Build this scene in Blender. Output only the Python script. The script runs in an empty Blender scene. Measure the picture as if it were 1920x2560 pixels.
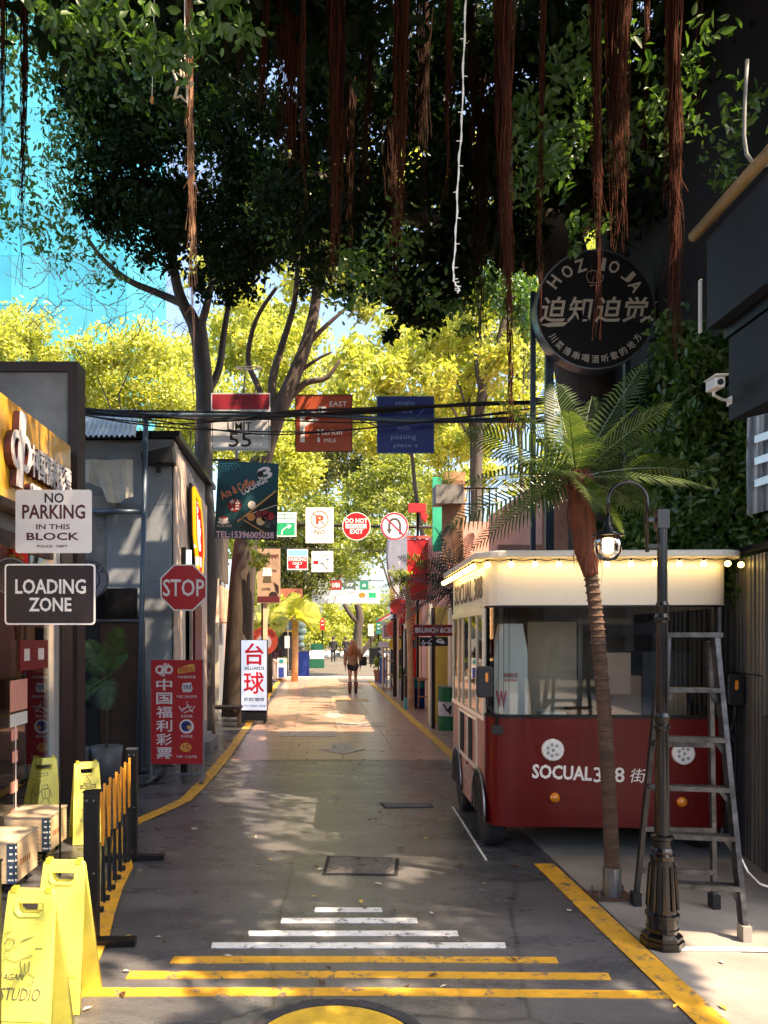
import bpy, math, random
import numpy as np
from mathutils import Vector, Matrix

# ---------------------------------------------------------------- camera, sky, sun, exposure
SC = bpy.context.scene
COL = SC.collection
F, U0, V0, H = 1921.0, 790.0, 1592.0, 1.75
cam_d = bpy.data.cameras.new('camera'); cam = bpy.data.objects.new('camera', cam_d); COL.objects.link(cam)
cam.location = (0, 0, H); cam.rotation_euler = (math.radians(90), 0, 0)
cam_d.sensor_fit = 'HORIZONTAL'; cam_d.sensor_width = 36; cam_d.lens = 36*F/1920
cam_d.shift_x = (960-U0)/1920; cam_d.shift_y = (V0-1280)/1920
cam_d.clip_start = 0.05; cam_d.clip_end = 2000
SC.camera = cam
SUN_TO = Vector((0.46, -0.30, 0.85)).normalized()
W = bpy.data.worlds.new('World'); SC.world = W; W.use_nodes = True
wn = W.node_tree.nodes; bg = wn['Background']
sky = wn.new('ShaderNodeTexSky'); sky.sky_type = 'NISHITA'; sky.sun_disc = False
sky.sun_elevation = math.asin(SUN_TO.z); sky.sun_rotation = math.atan2(SUN_TO.x, SUN_TO.y)
sky.air_density = 1.0; sky.dust_density = 4.0; sky.ozone_density = 1.0
W.node_tree.links.new(sky.outputs[0], bg.inputs[0]); bg.inputs[1].default_value = 0.15
sd = bpy.data.lights.new('sun', 'SUN'); sd.energy = 5.0; sd.angle = math.radians(0.5); sd.color = (1.0, 0.74, 0.50)
so = bpy.data.objects.new('sun', sd); COL.objects.link(so); so.location = (8, -8, 14)
so.rotation_euler = (-SUN_TO).to_track_quat('-Z', 'Y').to_euler()
SC.view_settings.view_transform = 'Standard'; SC.view_settings.look = 'None'
SC.view_settings.gamma = 1; SC.view_settings.use_curve_mapping = False
SC.view_settings.exposure = 1.75
SC.cycles.max_bounces = 6; SC.cycles.transparent_max_bounces = 12; SC.cycles.caustics_reflective = False
SC.cycles.caustics_refractive = False; SC.cycles.sample_clamp_indirect = 4

# ---------------------------------------------------------------- helpers
R = random.Random(11)
NP = np.random.default_rng(5)
def at(u, v, Y): return Vector(((u-U0)/F*Y, Y, H-(v-V0)/F*Y))
def gd(u, v):
    Y = H*F/(v-V0); return Vector(((u-U0)/F*Y, Y, 0))
def lin(h):
    h = h.lstrip('#'); h = ''.join(q*2 for q in h) if len(h) == 3 else h; c = [int(h[i:i+2], 16)/255 for i in (0, 2, 4)]
    return tuple(x/12.92 if x <= .04045 else ((x+.055)/1.055)**2.4 for x in c)+(1,)
MATS = {}
def mat(name, c, rough=.6, metal=0., var=.15, scale=6., bump=.15, emit=None, es=0., spec=.5, stretch=None, coat=0.):
    if name in MATS: return MATS[name]
    m = bpy.data.materials.new(name); m.use_nodes = True; N = m.node_tree.nodes; L = m.node_tree.links
    b = N['Principled BSDF']
    if isinstance(c, str): c = lin(c)
    c = tuple(c)[:3]
    b.inputs['Roughness'].default_value = rough; b.inputs['Metallic'].default_value = metal
    b.inputs['Specular IOR Level'].default_value = spec; b.inputs['Coat Weight'].default_value = coat
    tc = N.new('ShaderNodeTexCoord'); mp = N.new('ShaderNodeMapping'); L.new(tc.outputs['Object'], mp.inputs[0])
    if stretch: mp.inputs['Scale'].default_value = stretch
    if var > 0:
        n = N.new('ShaderNodeTexNoise'); n.inputs['Scale'].default_value = scale; n.inputs['Detail'].default_value = 6
        n.inputs['Roughness'].default_value = .65
        L.new(mp.outputs[0], n.inputs[0])
        r = N.new('ShaderNodeValToRGB'); r.color_ramp.elements[0].position = .3; r.color_ramp.elements[1].position = .72
        r.color_ramp.elements[0].color = (*[x*(1-var) for x in c], 1); r.color_ramp.elements[1].color = (*[min(1, x*(1+var)) for x in c], 1)
        L.new(n.outputs[0], r.inputs[0]); L.new(r.outputs[0], b.inputs['Base Color'])
        if bump:
            bp = N.new('ShaderNodeBump'); bp.inputs['Strength'].default_value = bump; bp.inputs['Distance'].default_value = .01
            n2 = N.new('ShaderNodeTexNoise'); n2.inputs['Scale'].default_value = scale*6; n2.inputs['Detail'].default_value = 4
            L.new(mp.outputs[0], n2.inputs[0]); L.new(n2.outputs[0], bp.inputs['Height']); L.new(bp.outputs[0], b.inputs['Normal'])
            mr = N.new('ShaderNodeMapRange'); mr.inputs[3].default_value = max(0, rough-.12); mr.inputs[4].default_value = min(1, rough+.12)
            L.new(n.outputs[0], mr.inputs[0]); L.new(mr.outputs[0], b.inputs['Roughness'])
    else:
        b.inputs['Base Color'].default_value = (*c, 1)
    if emit:
        b.inputs['Emission Color'].default_value = lin(emit) if isinstance(emit, str) else (*emit, 1)
        b.inputs['Emission Strength'].default_value = es
    MATS[name] = m; return m
def leafmat(name, c1, c2, trans=.45, gloss=.08, tr=None):
    m = bpy.data.materials.new(name); m.use_nodes = True; N = m.node_tree.nodes; L = m.node_tree.links
    N.remove(N['Principled BSDF']); out = N['Material Output']
    g = N.new('ShaderNodeNewGeometry'); r = N.new('ShaderNodeValToRGB')
    r.color_ramp.elements[0].color = (*c1, 1); r.color_ramp.elements[1].color = (*c2, 1)
    L.new(g.outputs['Random Per Island'], r.inputs[0])
    d = N.new('ShaderNodeBsdfDiffuse'); t = N.new('ShaderNodeBsdfTranslucent'); gl = N.new('ShaderNodeBsdfGlossy')
    gl.inputs['Roughness'].default_value = .42; gl.inputs['Color'].default_value = (.8, .85, .9, 1)
    L.new(r.outputs[0], d.inputs[0])
    mx = N.new('ShaderNodeMix'); mx.data_type = 'RGBA'; mx.blend_type = 'MULTIPLY'; mx.inputs[0].default_value = 1
    L.new(r.outputs[0], mx.inputs[6]); k = tr or (1.6, 1.6, .8); mx.inputs[7].default_value = (*k, 1)
    L.new(mx.outputs[2], t.inputs[0])
    a = N.new('ShaderNodeMixShader'); a.inputs[0].default_value = trans; L.new(d.outputs[0], a.inputs[1]); L.new(t.outputs[0], a.inputs[2])
    b = N.new('ShaderNodeMixShader'); b.inputs[0].default_value = gloss; L.new(a.outputs[0], b.inputs[1]); L.new(gl.outputs[0], b.inputs[2])
    L.new(b.outputs[0], out.inputs[0]); MATS[name] = m; return m
def glassmat(name, tint=(.85, .95, .95), refl=.12):
    m = bpy.data.materials.new(name); m.use_nodes = True; N = m.node_tree.nodes; L = m.node_tree.links
    N.remove(N['Principled BSDF']); out = N['Material Output']
    t = N.new('ShaderNodeBsdfTransparent'); t.inputs[0].default_value = (*tint, 1)
    g = N.new('ShaderNodeBsdfGlossy'); g.inputs['Roughness'].default_value = .02
    fr = N.new('ShaderNodeFresnel'); fr.inputs[0].default_value = 1.5
    ad = N.new('ShaderNodeMath'); ad.operation = 'ADD'; ad.inputs[1].default_value = refl; L.new(fr.outputs[0], ad.inputs[0])
    x = N.new('ShaderNodeMixShader'); L.new(ad.outputs[0], x.inputs[0]); L.new(t.outputs[0], x.inputs[1]); L.new(g.outputs[0], x.inputs[2])
    L.new(x.outputs[0], out.inputs[0]); MATS[name] = m; return m

class MB:
    def __init__(s): s.v = []; s.f = []
    def add(s, vs, fs):
        o = len(s.v); s.v += [tuple(p) for p in vs]; s.f += [tuple(i+o for i in f) for f in fs]; return s
    def box(s, x0, x1, y0, y1, z0, z1):
        return s.add([(x0,y0,z0),(x1,y0,z0),(x1,y1,z0),(x0,y1,z0),(x0,y0,z1),(x1,y0,z1),(x1,y1,z1),(x0,y1,z1)],
                     [(0,3,2,1),(4,5,6,7),(0,1,5,4),(1,2,6,5),(2,3,7,6),(3,0,4,7)])
    def bar(s, a, b, w, d=None, up=(0,0,1)):       # rectangular bar from a to b
        a, b = Vector(a), Vector(b); t = (b-a).normalized(); d = d or w
        up = Vector(up)
        if abs(t.dot(up)) > .95: up = Vector((0,1,0))
        x = t.cross(up).normalized(); y = x.cross(t).normalized(); vs = []
        for p in (a, b):
            for i, j in ((-1,-1),(1,-1),(1,1),(-1,1)): vs.append(p+x*(i*w/2)+y*(j*d/2))
        return s.add(vs, [(3,2,1,0),(4,5,6,7),(0,1,5,4),(1,2,6,5),(2,3,7,6),(3,0,4,7)])
    def tube(s, pts, r, n=6, cap=True):
        pts = [Vector(p) for p in pts]; m = len(pts)
        rs = list(r) if hasattr(r, '__len__') else [r]*m
        t = (pts[1]-pts[0]).normalized(); u = t.orthogonal().normalized(); vs = []; fs = []
        for i, p in enumerate(pts):
            tt = (pts[min(i+1, m-1)]-pts[max(i-1, 0)])
            tt = tt.normalized() if tt.length > 1e-9 else t
            u = (u-tt*u.dot(tt)); u = u.normalized() if u.length > 1e-6 else tt.orthogonal().normalized(); w = tt.cross(u)
            for k in range(n):
                a = 2*math.pi*k/n; vs.append(p+(u*math.cos(a)+w*math.sin(a))*rs[i])
        for i in range(m-1):
            for k in range(n):
                k2 = (k+1) % n; fs.append((i*n+k, i*n+k2, (i+1)*n+k2, (i+1)*n+k))
        if cap: fs += [tuple(range(n))[::-1], tuple((m-1)*n+k for k in range(n))]
        return s.add(vs, fs)
    def lathe(s, prof, c=(0,0,0), n=20, axis='z'):
        vs = []; fs = []; m = len(prof); c = Vector(c)
        for r, h in prof:
            for k in range(n):
                a = 2*math.pi*(k+.5)/n; x, y = r*math.cos(a), r*math.sin(a)
                vs.append(c+Vector({'z':(x,y,h),'x':(h,x,y),'y':(x,-h,y)}[axis]))
        for i in range(m-1):
            for k in range(n):
                k2 = (k+1) % n; fs.append((i*n+k, i*n+k2, (i+1)*n+k2, (i+1)*n+k))
        fs += [tuple(range(n))[::-1], tuple((m-1)*n+k for k in range(n))]
        return s.add(vs, fs)
    def prism(s, poly, y0, y1):                     # polygon in xz, extruded along y
        n = len(poly); vs = [(x, y0, z) for x, z in poly]+[(x, y1, z) for x, z in poly]
        a = sum(poly[i][0]*poly[(i+1) % n][1]-poly[(i+1) % n][0]*poly[i][1] for i in range(n))
        fs = [tuple(range(n)), tuple(range(2*n-1, n-1, -1))]+[(i, i+n, (i+1) % n+n, (i+1) % n) for i in range(n)]
        if a < 0: fs = [f[::-1] for f in fs]
        return s.add(vs, fs)
    def slab(s, poly, z0, z1):                      # polygon in xy, extruded along z
        n = len(poly); vs = [(x, y, z0) for x, y in poly]+[(x, y, z1) for x, y in poly]
        a = sum(poly[i][0]*poly[(i+1) % n][1]-poly[(i+1) % n][0]*poly[i][1] for i in range(n))
        fs = [tuple(range(n))[::-1], tuple(range(n, 2*n))]+[(i, (i+1) % n, (i+1) % n+n, i+n) for i in range(n)]
        if a < 0: fs = [f[::-1] for f in fs]
        return s.add(vs, fs)
    def ball(s, c, r, n=10, m=6, sx=1, sy=1, sz=1):
        vs = []; fs = []
        for i in range(m+1):
            th = math.pi*i/m
            for k in range(n):
                a = 2*math.pi*k/n
                vs.append((c[0]+r*sx*math.sin(th)*math.cos(a), c[1]+r*sy*math.sin(th)*math.sin(a), c[2]+r*sz*math.cos(th)))
        for i in range(m):
            for k in range(n):
                k2 = (k+1) % n; fs.append((i*n+k, (i+1)*n+k, (i+1)*n+k2, i*n+k2))
        return s.add(vs, fs)
    def xf(s, M):
        s.v = [tuple(M @ Vector(p)) for p in s.v]; return s
    def mesh(s, name):
        me = bpy.data.meshes.new(name); me.from_pydata(s.v, [], s.f); me.validate(); me.update(); return me

def link(name, me, m, parent=None, smooth=False, **props):
    o = bpy.data.objects.new(name, me); COL.objects.link(o)
    if m is not None and not me.materials: me.materials.append(m)
    if parent: o.parent = parent
    if smooth: me.polygons.foreach_set('use_smooth', [True]*len(me.polygons))
    for k, v in props.items(): o[k] = v
    return o
def obj(name, mb, m, parent=None, smooth=False, world=False, bevel=0, **props):
    if world and parent:
        M = parent_matrix(parent).inverted(); mb.xf(M)
    o = link(name, mb.mesh(name), m, parent, smooth, **props)
    if bevel:
        b = o.modifiers.new('bevel', 'BEVEL'); b.width = bevel; b.segments = 2; b.limit_method = 'ANGLE'; b.harden_normals = False
    return o
def parent_matrix(o):
    M = Matrix.Identity(4)
    while o:
        M = Matrix.Translation(o.location) @ o.rotation_euler.to_matrix().to_4x4() @ M; o = o.parent
    return M
def thing(name, label, cat, loc=(0,0,0), rotz=0, group=None):
    o = bpy.data.objects.new(name, None); COL.objects.link(o); o.empty_display_size = .1
    o.location = loc; o.rotation_euler = (0, 0, rotz); o['label'] = label; o['category'] = cat
    if group: o['group'] = group
    return o
def tag(o, label, cat, group=None):
    o['label'] = label; o['category'] = cat
    if group: o['group'] = group
    return o
def struct(name, mb, m, parent=None, **k):
    o = obj(name, mb, m, parent, **k)
    if not parent: o['kind'] = 'structure'
    return o
def copy_tree(o, parent=None):
    c = o.copy(); COL.objects.link(c); c.parent = parent
    for ch in list(o.children): copy_tree(ch, c)
    return c
def curve_plate(splines, t, bevel=0., res=1):
    cu = bpy.data.curves.new('plate', 'CURVE'); cu.dimensions = '2D'; cu.fill_mode = 'BOTH'; cu.resolution_u = 2
    for pts in splines:
        s = cu.splines.new('POLY'); s.points.add(len(pts)-1)
        for p, q in zip(s.points, pts): p.co = (q[0], q[1], 0, 1)
        s.use_cyclic_u = True
    cu.extrude = t/2; cu.bevel_depth = bevel; cu.bevel_resolution = res
    ob = bpy.data.objects.new('plate', cu); me = bpy.data.meshes.new_from_object(ob)
    bpy.data.objects.remove(ob); bpy.data.curves.remove(cu)
    me.transform(Matrix(((1,0,0,0),(0,0,-1,0),(0,1,0,0),(0,0,0,1)))); return me
def rrect(x0, x1, z0, z1, r, n=4):
    p = []
    for cx, cz, a0 in ((x1-r, z1-r, 0), (x0+r, z1-r, 90), (x0+r, z0+r, 180), (x1-r, z0+r, 270)):
        for i in range(n+1):
            a = math.radians(a0+90*i/n); p.append((cx+r*math.cos(a), cz+r*math.sin(a)))
    return p
def circ(cx, cz, r, n=28, a0=0, rz=None):
    rz = rz or r
    return [(cx+r*math.cos(a0+2*math.pi*i/n), cz+rz*math.sin(a0+2*math.pi*i/n)) for i in range(n)]
def text_mesh(body, x0, x1, z0, z1, y, t=.002, bold=.0, shear=0., rot=0., keep=False, spacing=1.):
    cu = bpy.data.curves.new('text', 'FONT'); cu.body = body; cu.offset = bold; cu.extrude = .5; cu.resolution_u = 2; cu.shear = shear
    if any(ord(c) > 0x2fff for c in body): cu.offset = min(bold, .016)
    cu.space_character = spacing
    ob = bpy.data.objects.new('text', cu); me = bpy.data.meshes.new_from_object(ob)
    bpy.data.objects.remove(ob); bpy.data.curves.remove(cu)
    n = len(me.vertices)
    if n == 0: return me
    co = np.empty(n*3); me.vertices.foreach_get('co', co); co = co.reshape(-1, 3)
    a, b = co.min(0), co.max(0); sx = (x1-x0)/(b[0]-a[0]+1e-9); sz = (z1-z0)/(b[1]-a[1]+1e-9)
    if keep: sx = sz = min(sx, sz)
    cx, cz = (x0+x1)/2, (z0+z1)/2
    X = (co[:, 0]-(a[0]+b[0])/2)*sx; Z = (co[:, 1]-(a[1]+b[1])/2)*sz
    c, s_ = math.cos(rot), math.sin(rot)
    new = np.stack([cx+X*c-Z*s_, y-(co[:, 2])*t, cz+X*s_+Z*c], 1)
    me.vertices.foreach_set('co', new.ravel()); me.update(); return me

class Board:      # draws in photo pixels on a plane facing the viewer; local x right, z up
    def __init__(s, root, uc, vc, sc, y=0.): s.r = root; s.u = uc; s.v = vc; s.s = sc; s.y = y
    def P(s, u, v): return ((u-s.u)*s.s, (s.v-v)*s.s)
    def text(s, body, u0, v0, u1, v1, m, name='lettering', y=.004, **k):
        x0, z1 = s.P(u0, v0); x1, z0 = s.P(u1, v1)
        return link(name, text_mesh(body, x0, x1, z0, z1, s.y-y, **k), m, s.r)
    def poly(s, pts, m, name='emblem', y=.003, t=.003):
        return obj(name, MB().prism([s.P(*p) for p in pts], s.y-y-t, s.y-y), m, s.r)
    def plate(s, u0, v0, u1, v1, m, name='panel', r=0., y=0., t=.01, bevel=0.):
        x0, z1 = s.P(u0, v0); x1, z0 = s.P(u1, v1)
        if r <= 0: return obj(name, MB().box(x0, x1, s.y-y-t, s.y-y, z0, z1), m, s.r)
        return obj(name, MB().prism(rrect(x0, x1, z0, z1, r*s.s), s.y-y-t, s.y-y), m, s.r)
    def disc(s, u, v, r, m, name='emblem', y=.003, t=.003, rv=None, n=28):
        x, z = s.P(u, v); return obj(name, MB().prism(circ(x, z, r*s.s, n, rz=(rv or r)*s.s), s.y-y-t, s.y-y), m, s.r)
    def ring(s, u, v, r0, r1, m, name='border', y=.003, t=.003, n=32):
        x, z = s.P(u, v); mb = MB(); a = circ(x, z, r0*s.s, n); b = circ(x, z, r1*s.s, n)
        for i in range(n):
            j = (i+1) % n; mb.prism([a[i], b[i], b[j], a[j]], s.y-y-t, s.y-y)
        return obj(name, mb, m, s.r)
    def frame(s, u0, v0, u1, v1, w, m, name='border', y=.003, t=.004):
        x0, z1 = s.P(u0, v0); x1, z0 = s.P(u1, v1); w *= s.s; mb = MB(); Y0, Y1 = s.y-y-t, s.y-y
        mb.box(x0, x1, Y0, Y1, z1-w, z1).box(x0, x1, Y0, Y1, z0, z0+w).box(x0, x0+w, Y0, Y1, z0+w, z1-w).box(x1-w, x1, Y0, Y1, z0+w, z1-w)
        return obj(name, mb, m, s.r)
    def strokes(s, lines, w, m, name='drawing', y=.004):
        mb = MB()
        for L in lines:
            pts = [s.P(*p) for p in L]
            for (a, b) in zip(pts, pts[1:]):
                mb.bar((a[0], s.y-y, a[1]), (b[0], s.y-y, b[1]), w*s.s, .002, up=(0, 1, 0))
        return obj(name, mb, m, s.r)

def tri_mesh(name, V, nper, faces_per):
    """V: (N, nper, 3) points, the same small face list for each of the N pieces."""
    N = V.shape[0]; fp = np.array(faces_per, dtype=np.int32); nf, k = fp.shape
    me = bpy.data.meshes.new(name); me.vertices.add(N*nper); me.vertices.foreach_set('co', V.astype(np.float32).ravel())
    idx = (fp[None]+(np.arange(N, dtype=np.int32)*nper)[:, None, None]).reshape(-1)
    me.loops.add(len(idx)); me.loops.foreach_set('vertex_index', idx)
    me.polygons.add(N*nf); me.polygons.foreach_set('loop_start', np.arange(N*nf, dtype=np.int32)*k)
    me.update(calc_edges=True); return me
def unit(a): return a/(np.linalg.norm(a, axis=-1, keepdims=True)+1e-9)
def leaf_pts(blobs, clump=.3, per=60, keepf=None):
    P = []
    for (x, y, z, rx, ry, rz, n) in blobs:
        n = int(n); k = max(1, n//per)
        c = unit(NP.normal(size=(k, 3)))*NP.random((k, 1))**.45
        idx = NP.integers(0, k, n)
        q = c[idx]+NP.normal(size=(n, 3))*clump*NP.uniform(.5, 1.1, (k, 1))[idx]*.8
        P.append(q*np.array([rx, ry, rz])+np.array([x, y, z]))
    P = np.concatenate(P)
    if keepf is not None: P = P[keepf(P)]
    return P
def leaves_mesh(name, P, size, aspect=.5, up=.6, droop=.4, var=.35):
    n = len(P); d = NP.normal(size=(n, 3)); d[:, 2] -= droop; d = unit(d)
    nn = NP.normal(size=(n, 3)); nn[:, 2] += up; w = unit(np.cross(d, nn)); nn = np.cross(w, d)
    L = size*NP.uniform(1-var, 1+var, (n, 1)); Wd = L*aspect
    f = nn*L*.07
    V = np.stack([P-d*L*.5, P+w*Wd*.42-d*L*.22+f, P+w*Wd*.40+d*L*.12+f, P+d*L*.5-nn*L*.05, P-w*Wd*.40+d*L*.12+f, P-w*Wd*.42-d*L*.22+f], 1)
    return tri_mesh(name, V, 6, [(0, 1, 2, 3), (0, 3, 4, 5)])
def leaves(name, blobs, size, m, parent=None, per=60, clump=.3, keepf=None, aspect=.5, up=.6, droop=.4, **props):
    P = leaf_pts(blobs, clump, per, keepf)
    if parent is not None: P = P-np.array(parent_matrix(parent).translation)
    return link(name, leaves_mesh(name, P, size, aspect, up, droop), m, parent, **props)
def wiggle(a, b, k, amp, seed=None):
    rr = random.Random(seed) if seed is not None else R
    a, b = Vector(a), Vector(b); out = []
    for i in range(k+1):
        t = i/k; p = a.lerp(b, t)
        if 0 < i < k: p += Vector([rr.uniform(-1, 1)*amp for _ in range(3)])
        out.append(p)
    return out

# ---------------------------------------------------------------- shared materials
M_STEEL = mat('galvanised_steel', '#8a9096', .35, .9, .12, 8, .05)
M_PIPE = mat('painted_pipe', '#56697a', .4, .3, .2, 10, .1)
M_BLACK = mat('black_metal', '#101113', .35, .3, .3, 10, .08)
M_BLKGLOSS = mat('gloss_black_paint', '#060607', .22, .0, .1, 12, .04, coat=.15)
M_BLKPLAS = mat('black_plastic', '#15161a', .5, 0, .2, 12, .08)
M_WHITE = mat('white_paint', '#e4e4e0', .5, 0, .06, 6, .05)
M_OFFW = mat('cream_paint', '#efe6d2', .32, 0, .05, 3, .03, coat=.2)
M_RED = mat('sign_red', '#b8141e', .4, 0, .08, 5, .04)
M_PRINTW = mat('printed_white', '#eceae6', .5, 0, .03, 10, 0)
M_PRINTK = mat('printed_black', '#141416', .5, 0, .0, 10, 0)
M_CABLE = mat('cable_rubber', '#141518', .55, 0, .2, 20, 0)
M_WARMBULB = mat('warm_bulb', '#fff0c0', .3, 0, 0, 1, 0, emit='#ffcf6a', es=3.5)
M_BARK = mat('grey_bark', (.075, .068, .058), .85, 0, .55, 5, .9, stretch=(1, 1, .25))
M_BARKD = mat('dark_bark', (.06, .045, .035), .9, 0, .6, 5, .9, stretch=(1, 1, .25))
def fibremat(name, c1, c2):
    m = bpy.data.materials.new(name); m.use_nodes = True; N = m.node_tree.nodes; L = m.node_tree.links; b_ = N['Principled BSDF']
    g = N.new('ShaderNodeNewGeometry'); r = N.new('ShaderNodeValToRGB'); r.color_ramp.elements[0].color = (*c1, 1); r.color_ramp.elements[1].color = (*c2, 1)
    L.new(g.outputs['Random Per Island'], r.inputs[0]); L.new(r.outputs[0], b_.inputs['Base Color']); b_.inputs['Roughness'].default_value = .9; b_.inputs['Specular IOR Level'].default_value = .08
    MATS[name] = m; return m
def wornpaint(name, c, under, rough=.5, amt=.42, scale=9):
    m = mat(name, c, rough, 0, .2, 5, .25); N = m.node_tree.nodes; L = m.node_tree.links; b_ = N['Principled BSDF']; src = b_.inputs['Base Color'].links[0].from_socket
    tc = N.new('ShaderNodeTexCoord'); n = N.new('ShaderNodeTexNoise'); n.inputs['Scale'].default_value = scale; n.inputs['Detail'].default_value = 12; n.inputs['Roughness'].default_value = .8
    L.new(tc.outputs['Object'], n.inputs[0]); r = N.new('ShaderNodeValToRGB'); r.color_ramp.elements[0].position = amt; r.color_ramp.elements[1].position = amt+.05
    L.new(n.outputs[0], r.inputs[0]); x = N.new('ShaderNodeMix'); x.data_type = 'RGBA'; x.inputs[6].default_value = (*under, 1)
    L.new(r.outputs[0], x.inputs[0]); L.new(src, x.inputs[7]); L.new(x.outputs[2], b_.inputs['Base Color']); return m
M_ROOT = fibremat('root_fibre', (.010, .006, .005), (.115, .038, .022)); M_ROOT0 = mat('reddish_root_fibre', (.15, .036, .018), .75, 0, .6, 12, .2, stretch=(1, 1, .3))
M_ROOTD = fibremat('dark_root_fibre', (.008, .005, .004), (.06, .028, .018))
M_ROOTPALE = fibremat('pale_root_fibre', (.14, .06, .035), (.55, .34, .22))
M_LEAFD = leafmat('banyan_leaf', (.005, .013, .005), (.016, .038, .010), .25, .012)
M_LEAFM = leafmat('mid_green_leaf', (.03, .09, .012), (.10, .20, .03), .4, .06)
M_LEAFY = leafmat('yellow_green_leaf', (.24, .29, .05), (.54, .55, .12), .5, .04)
M_LEAFG = leafmat('fresh_green_leaf', (.10, .15, .03), (.34, .38, .08), .5, .05)
M_LEAFO = leafmat('olive_leaf', (.04, .055, .012), (.16, .17, .04), .4, .05)
M_PALM = leafmat('palm_leaflet', (.035, .07, .018), (.10, .15, .035), .35, .06)
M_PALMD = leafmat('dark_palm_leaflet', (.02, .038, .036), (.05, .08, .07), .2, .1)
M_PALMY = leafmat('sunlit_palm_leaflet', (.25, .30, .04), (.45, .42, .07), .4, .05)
# ---------------------------------------------------------------- ground
def ground_mat():
    m = bpy.data.materials.new('worn_concrete_road'); m.use_nodes = True; N = m.node_tree.nodes; L = m.node_tree.links; b = N['Principled BSDF']
    tc = N.new('ShaderNodeTexCoord'); mp = N.new('ShaderNodeMapping'); mp.inputs['Scale'].default_value = (1, 2.2, 1); L.new(tc.outputs['Object'], mp.inputs[0])
    n1 = N.new('ShaderNodeTexNoise'); n1.inputs['Scale'].default_value = 1.1; n1.inputs['Detail'].default_value = 9; n1.inputs['Roughness'].default_value = .7
    n2 = N.new('ShaderNodeTexNoise'); n2.inputs['Scale'].default_value = 60; n2.inputs['Detail'].default_value = 5
    L.new(mp.outputs[0], n1.inputs[0]); L.new(mp.outputs[0], n2.inputs[0])
    r = N.new('ShaderNodeValToRGB'); e = r.color_ramp.elements; e[0].position = .3; e[1].position = .7
    e[0].color = (.052, .060, .072, 1); e[1].color = (.125, .125, .128, 1)
    L.new(n1.outputs[0], r.inputs[0])
    mx = N.new('ShaderNodeMix'); mx.data_type = 'RGBA'; mx.blend_type = 'OVERLAY'; mx.inputs[0].default_value = .55
    ns = N.new('ShaderNodeTexNoise'); ns.inputs['Scale'].default_value = .7; ns.inputs['Detail'].default_value = 10; ns.inputs['Roughness'].default_value = .75; ns.inputs['Distortion'].default_value = .6
    mp2 = N.new('ShaderNodeMapping'); mp2.inputs['Scale'].default_value = (.6, 2.6, 1); L.new(tc.outputs['Object'], mp2.inputs[0]); L.new(mp2.outputs[0], ns.inputs[0])
    rs_ = N.new('ShaderNodeValToRGB'); rs_.color_ramp.elements[0].position = .36; rs_.color_ramp.elements[0].color = (.5, .5, .53, 1); rs_.color_ramp.elements[1].position = .56; rs_.color_ramp.elements[1].color = (1.15, 1.12, 1.08, 1)
    L.new(ns.outputs[0], rs_.inputs[0]); m0 = N.new('ShaderNodeMix'); m0.data_type = 'RGBA'; m0.blend_type = 'MULTIPLY'; m0.inputs[0].default_value = .8
    L.new(r.outputs[0], m0.inputs[6]); L.new(rs_.outputs[0], m0.inputs[7])
    L.new(m0.outputs[2], mx.inputs[6]); L.new(n2.outputs[0], mx.inputs[7])
    # thin dark cracks
    v = N.new('ShaderNodeTexVoronoi'); v.feature = 'DISTANCE_TO_EDGE'; v.inputs['Scale'].default_value = .45
    n3 = N.new('ShaderNodeTexNoise'); n3.inputs['Scale'].default_value = 3; n3.inputs['Detail'].default_value = 6
    va = N.new('ShaderNodeVectorMath'); va.operation = 'ADD'; L.new(tc.outputs['Object'], va.inputs[0]); L.new(n3.outputs[1], va.inputs[1]); L.new(va.outputs[0], v.inputs[0])
    cr = N.new('ShaderNodeValToRGB'); cr.color_ramp.elements[0].color = (.25, .25, .25, 1); cr.color_ramp.elements[1].position = .009; L.new(v.outputs[0], cr.inputs[0])
    m2 = N.new('ShaderNodeMix'); m2.data_type = 'RGBA'; m2.blend_type = 'MULTIPLY'; m2.inputs[0].default_value = .7
    L.new(mx.outputs[2], m2.inputs[6]); L.new(cr.outputs[0], m2.inputs[7]); L.new(m2.outputs[2], b.inputs['Base Color'])
    mr = N.new('ShaderNodeMapRange'); mr.inputs[1].default_value = .3; mr.inputs[2].default_value = .7; mr.inputs[3].default_value = .2; mr.inputs[4].default_value = .4
    L.new(n1.outputs[0], mr.inputs[0]); L.new(mr.outputs[0], b.inputs['Roughness']); b.inputs['Specular IOR Level'].default_value = .62
    bp = N.new('ShaderNodeBump'); bp.inputs['Strength'].default_value = .35; bp.inputs['Distance'].default_value = .006
    L.new(n2.outputs[0], bp.inputs['Height']); L.new(bp.outputs[0], b.inputs['Normal'])
    return m
M_ROAD = ground_mat()
M_PAVE = mat('pale_pavement_concrete', (.26, .24, .215), .65, 0, .3, 1.6, .3)
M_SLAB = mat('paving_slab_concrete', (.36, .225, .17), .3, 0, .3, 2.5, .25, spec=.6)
M_YEL = wornpaint('yellow_road_paint', (.68, .36, .03), (.14, .12, .10), .5, .41)
M_WPAINT = wornpaint('white_road_paint', (.78, .78, .76), (.14, .14, .14), .5, .41)
struct('ground', MB().box(-200, 200, -60, 600, -.5, -.012), mat('earth', (.1, .09, .07), .9))
road = struct('road', MB().box(-3.2, 2.35, -12, 31.9, -.3, 0), M_ROAD)
struct('pavement', MB().slab([(2.35, -12), (9, -12), (9, 31.9), (2.35, 31.9)], -.3, .0), M_PAVE)
struct('pavement_strip', MB().box(1.86, 2.35, -12, 10.9, .001, .005), M_PAVE)
struct('left_pavement', MB().box(-9, -3.2, -12, 31.9, -.3, .0), M_PAVE)
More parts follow.
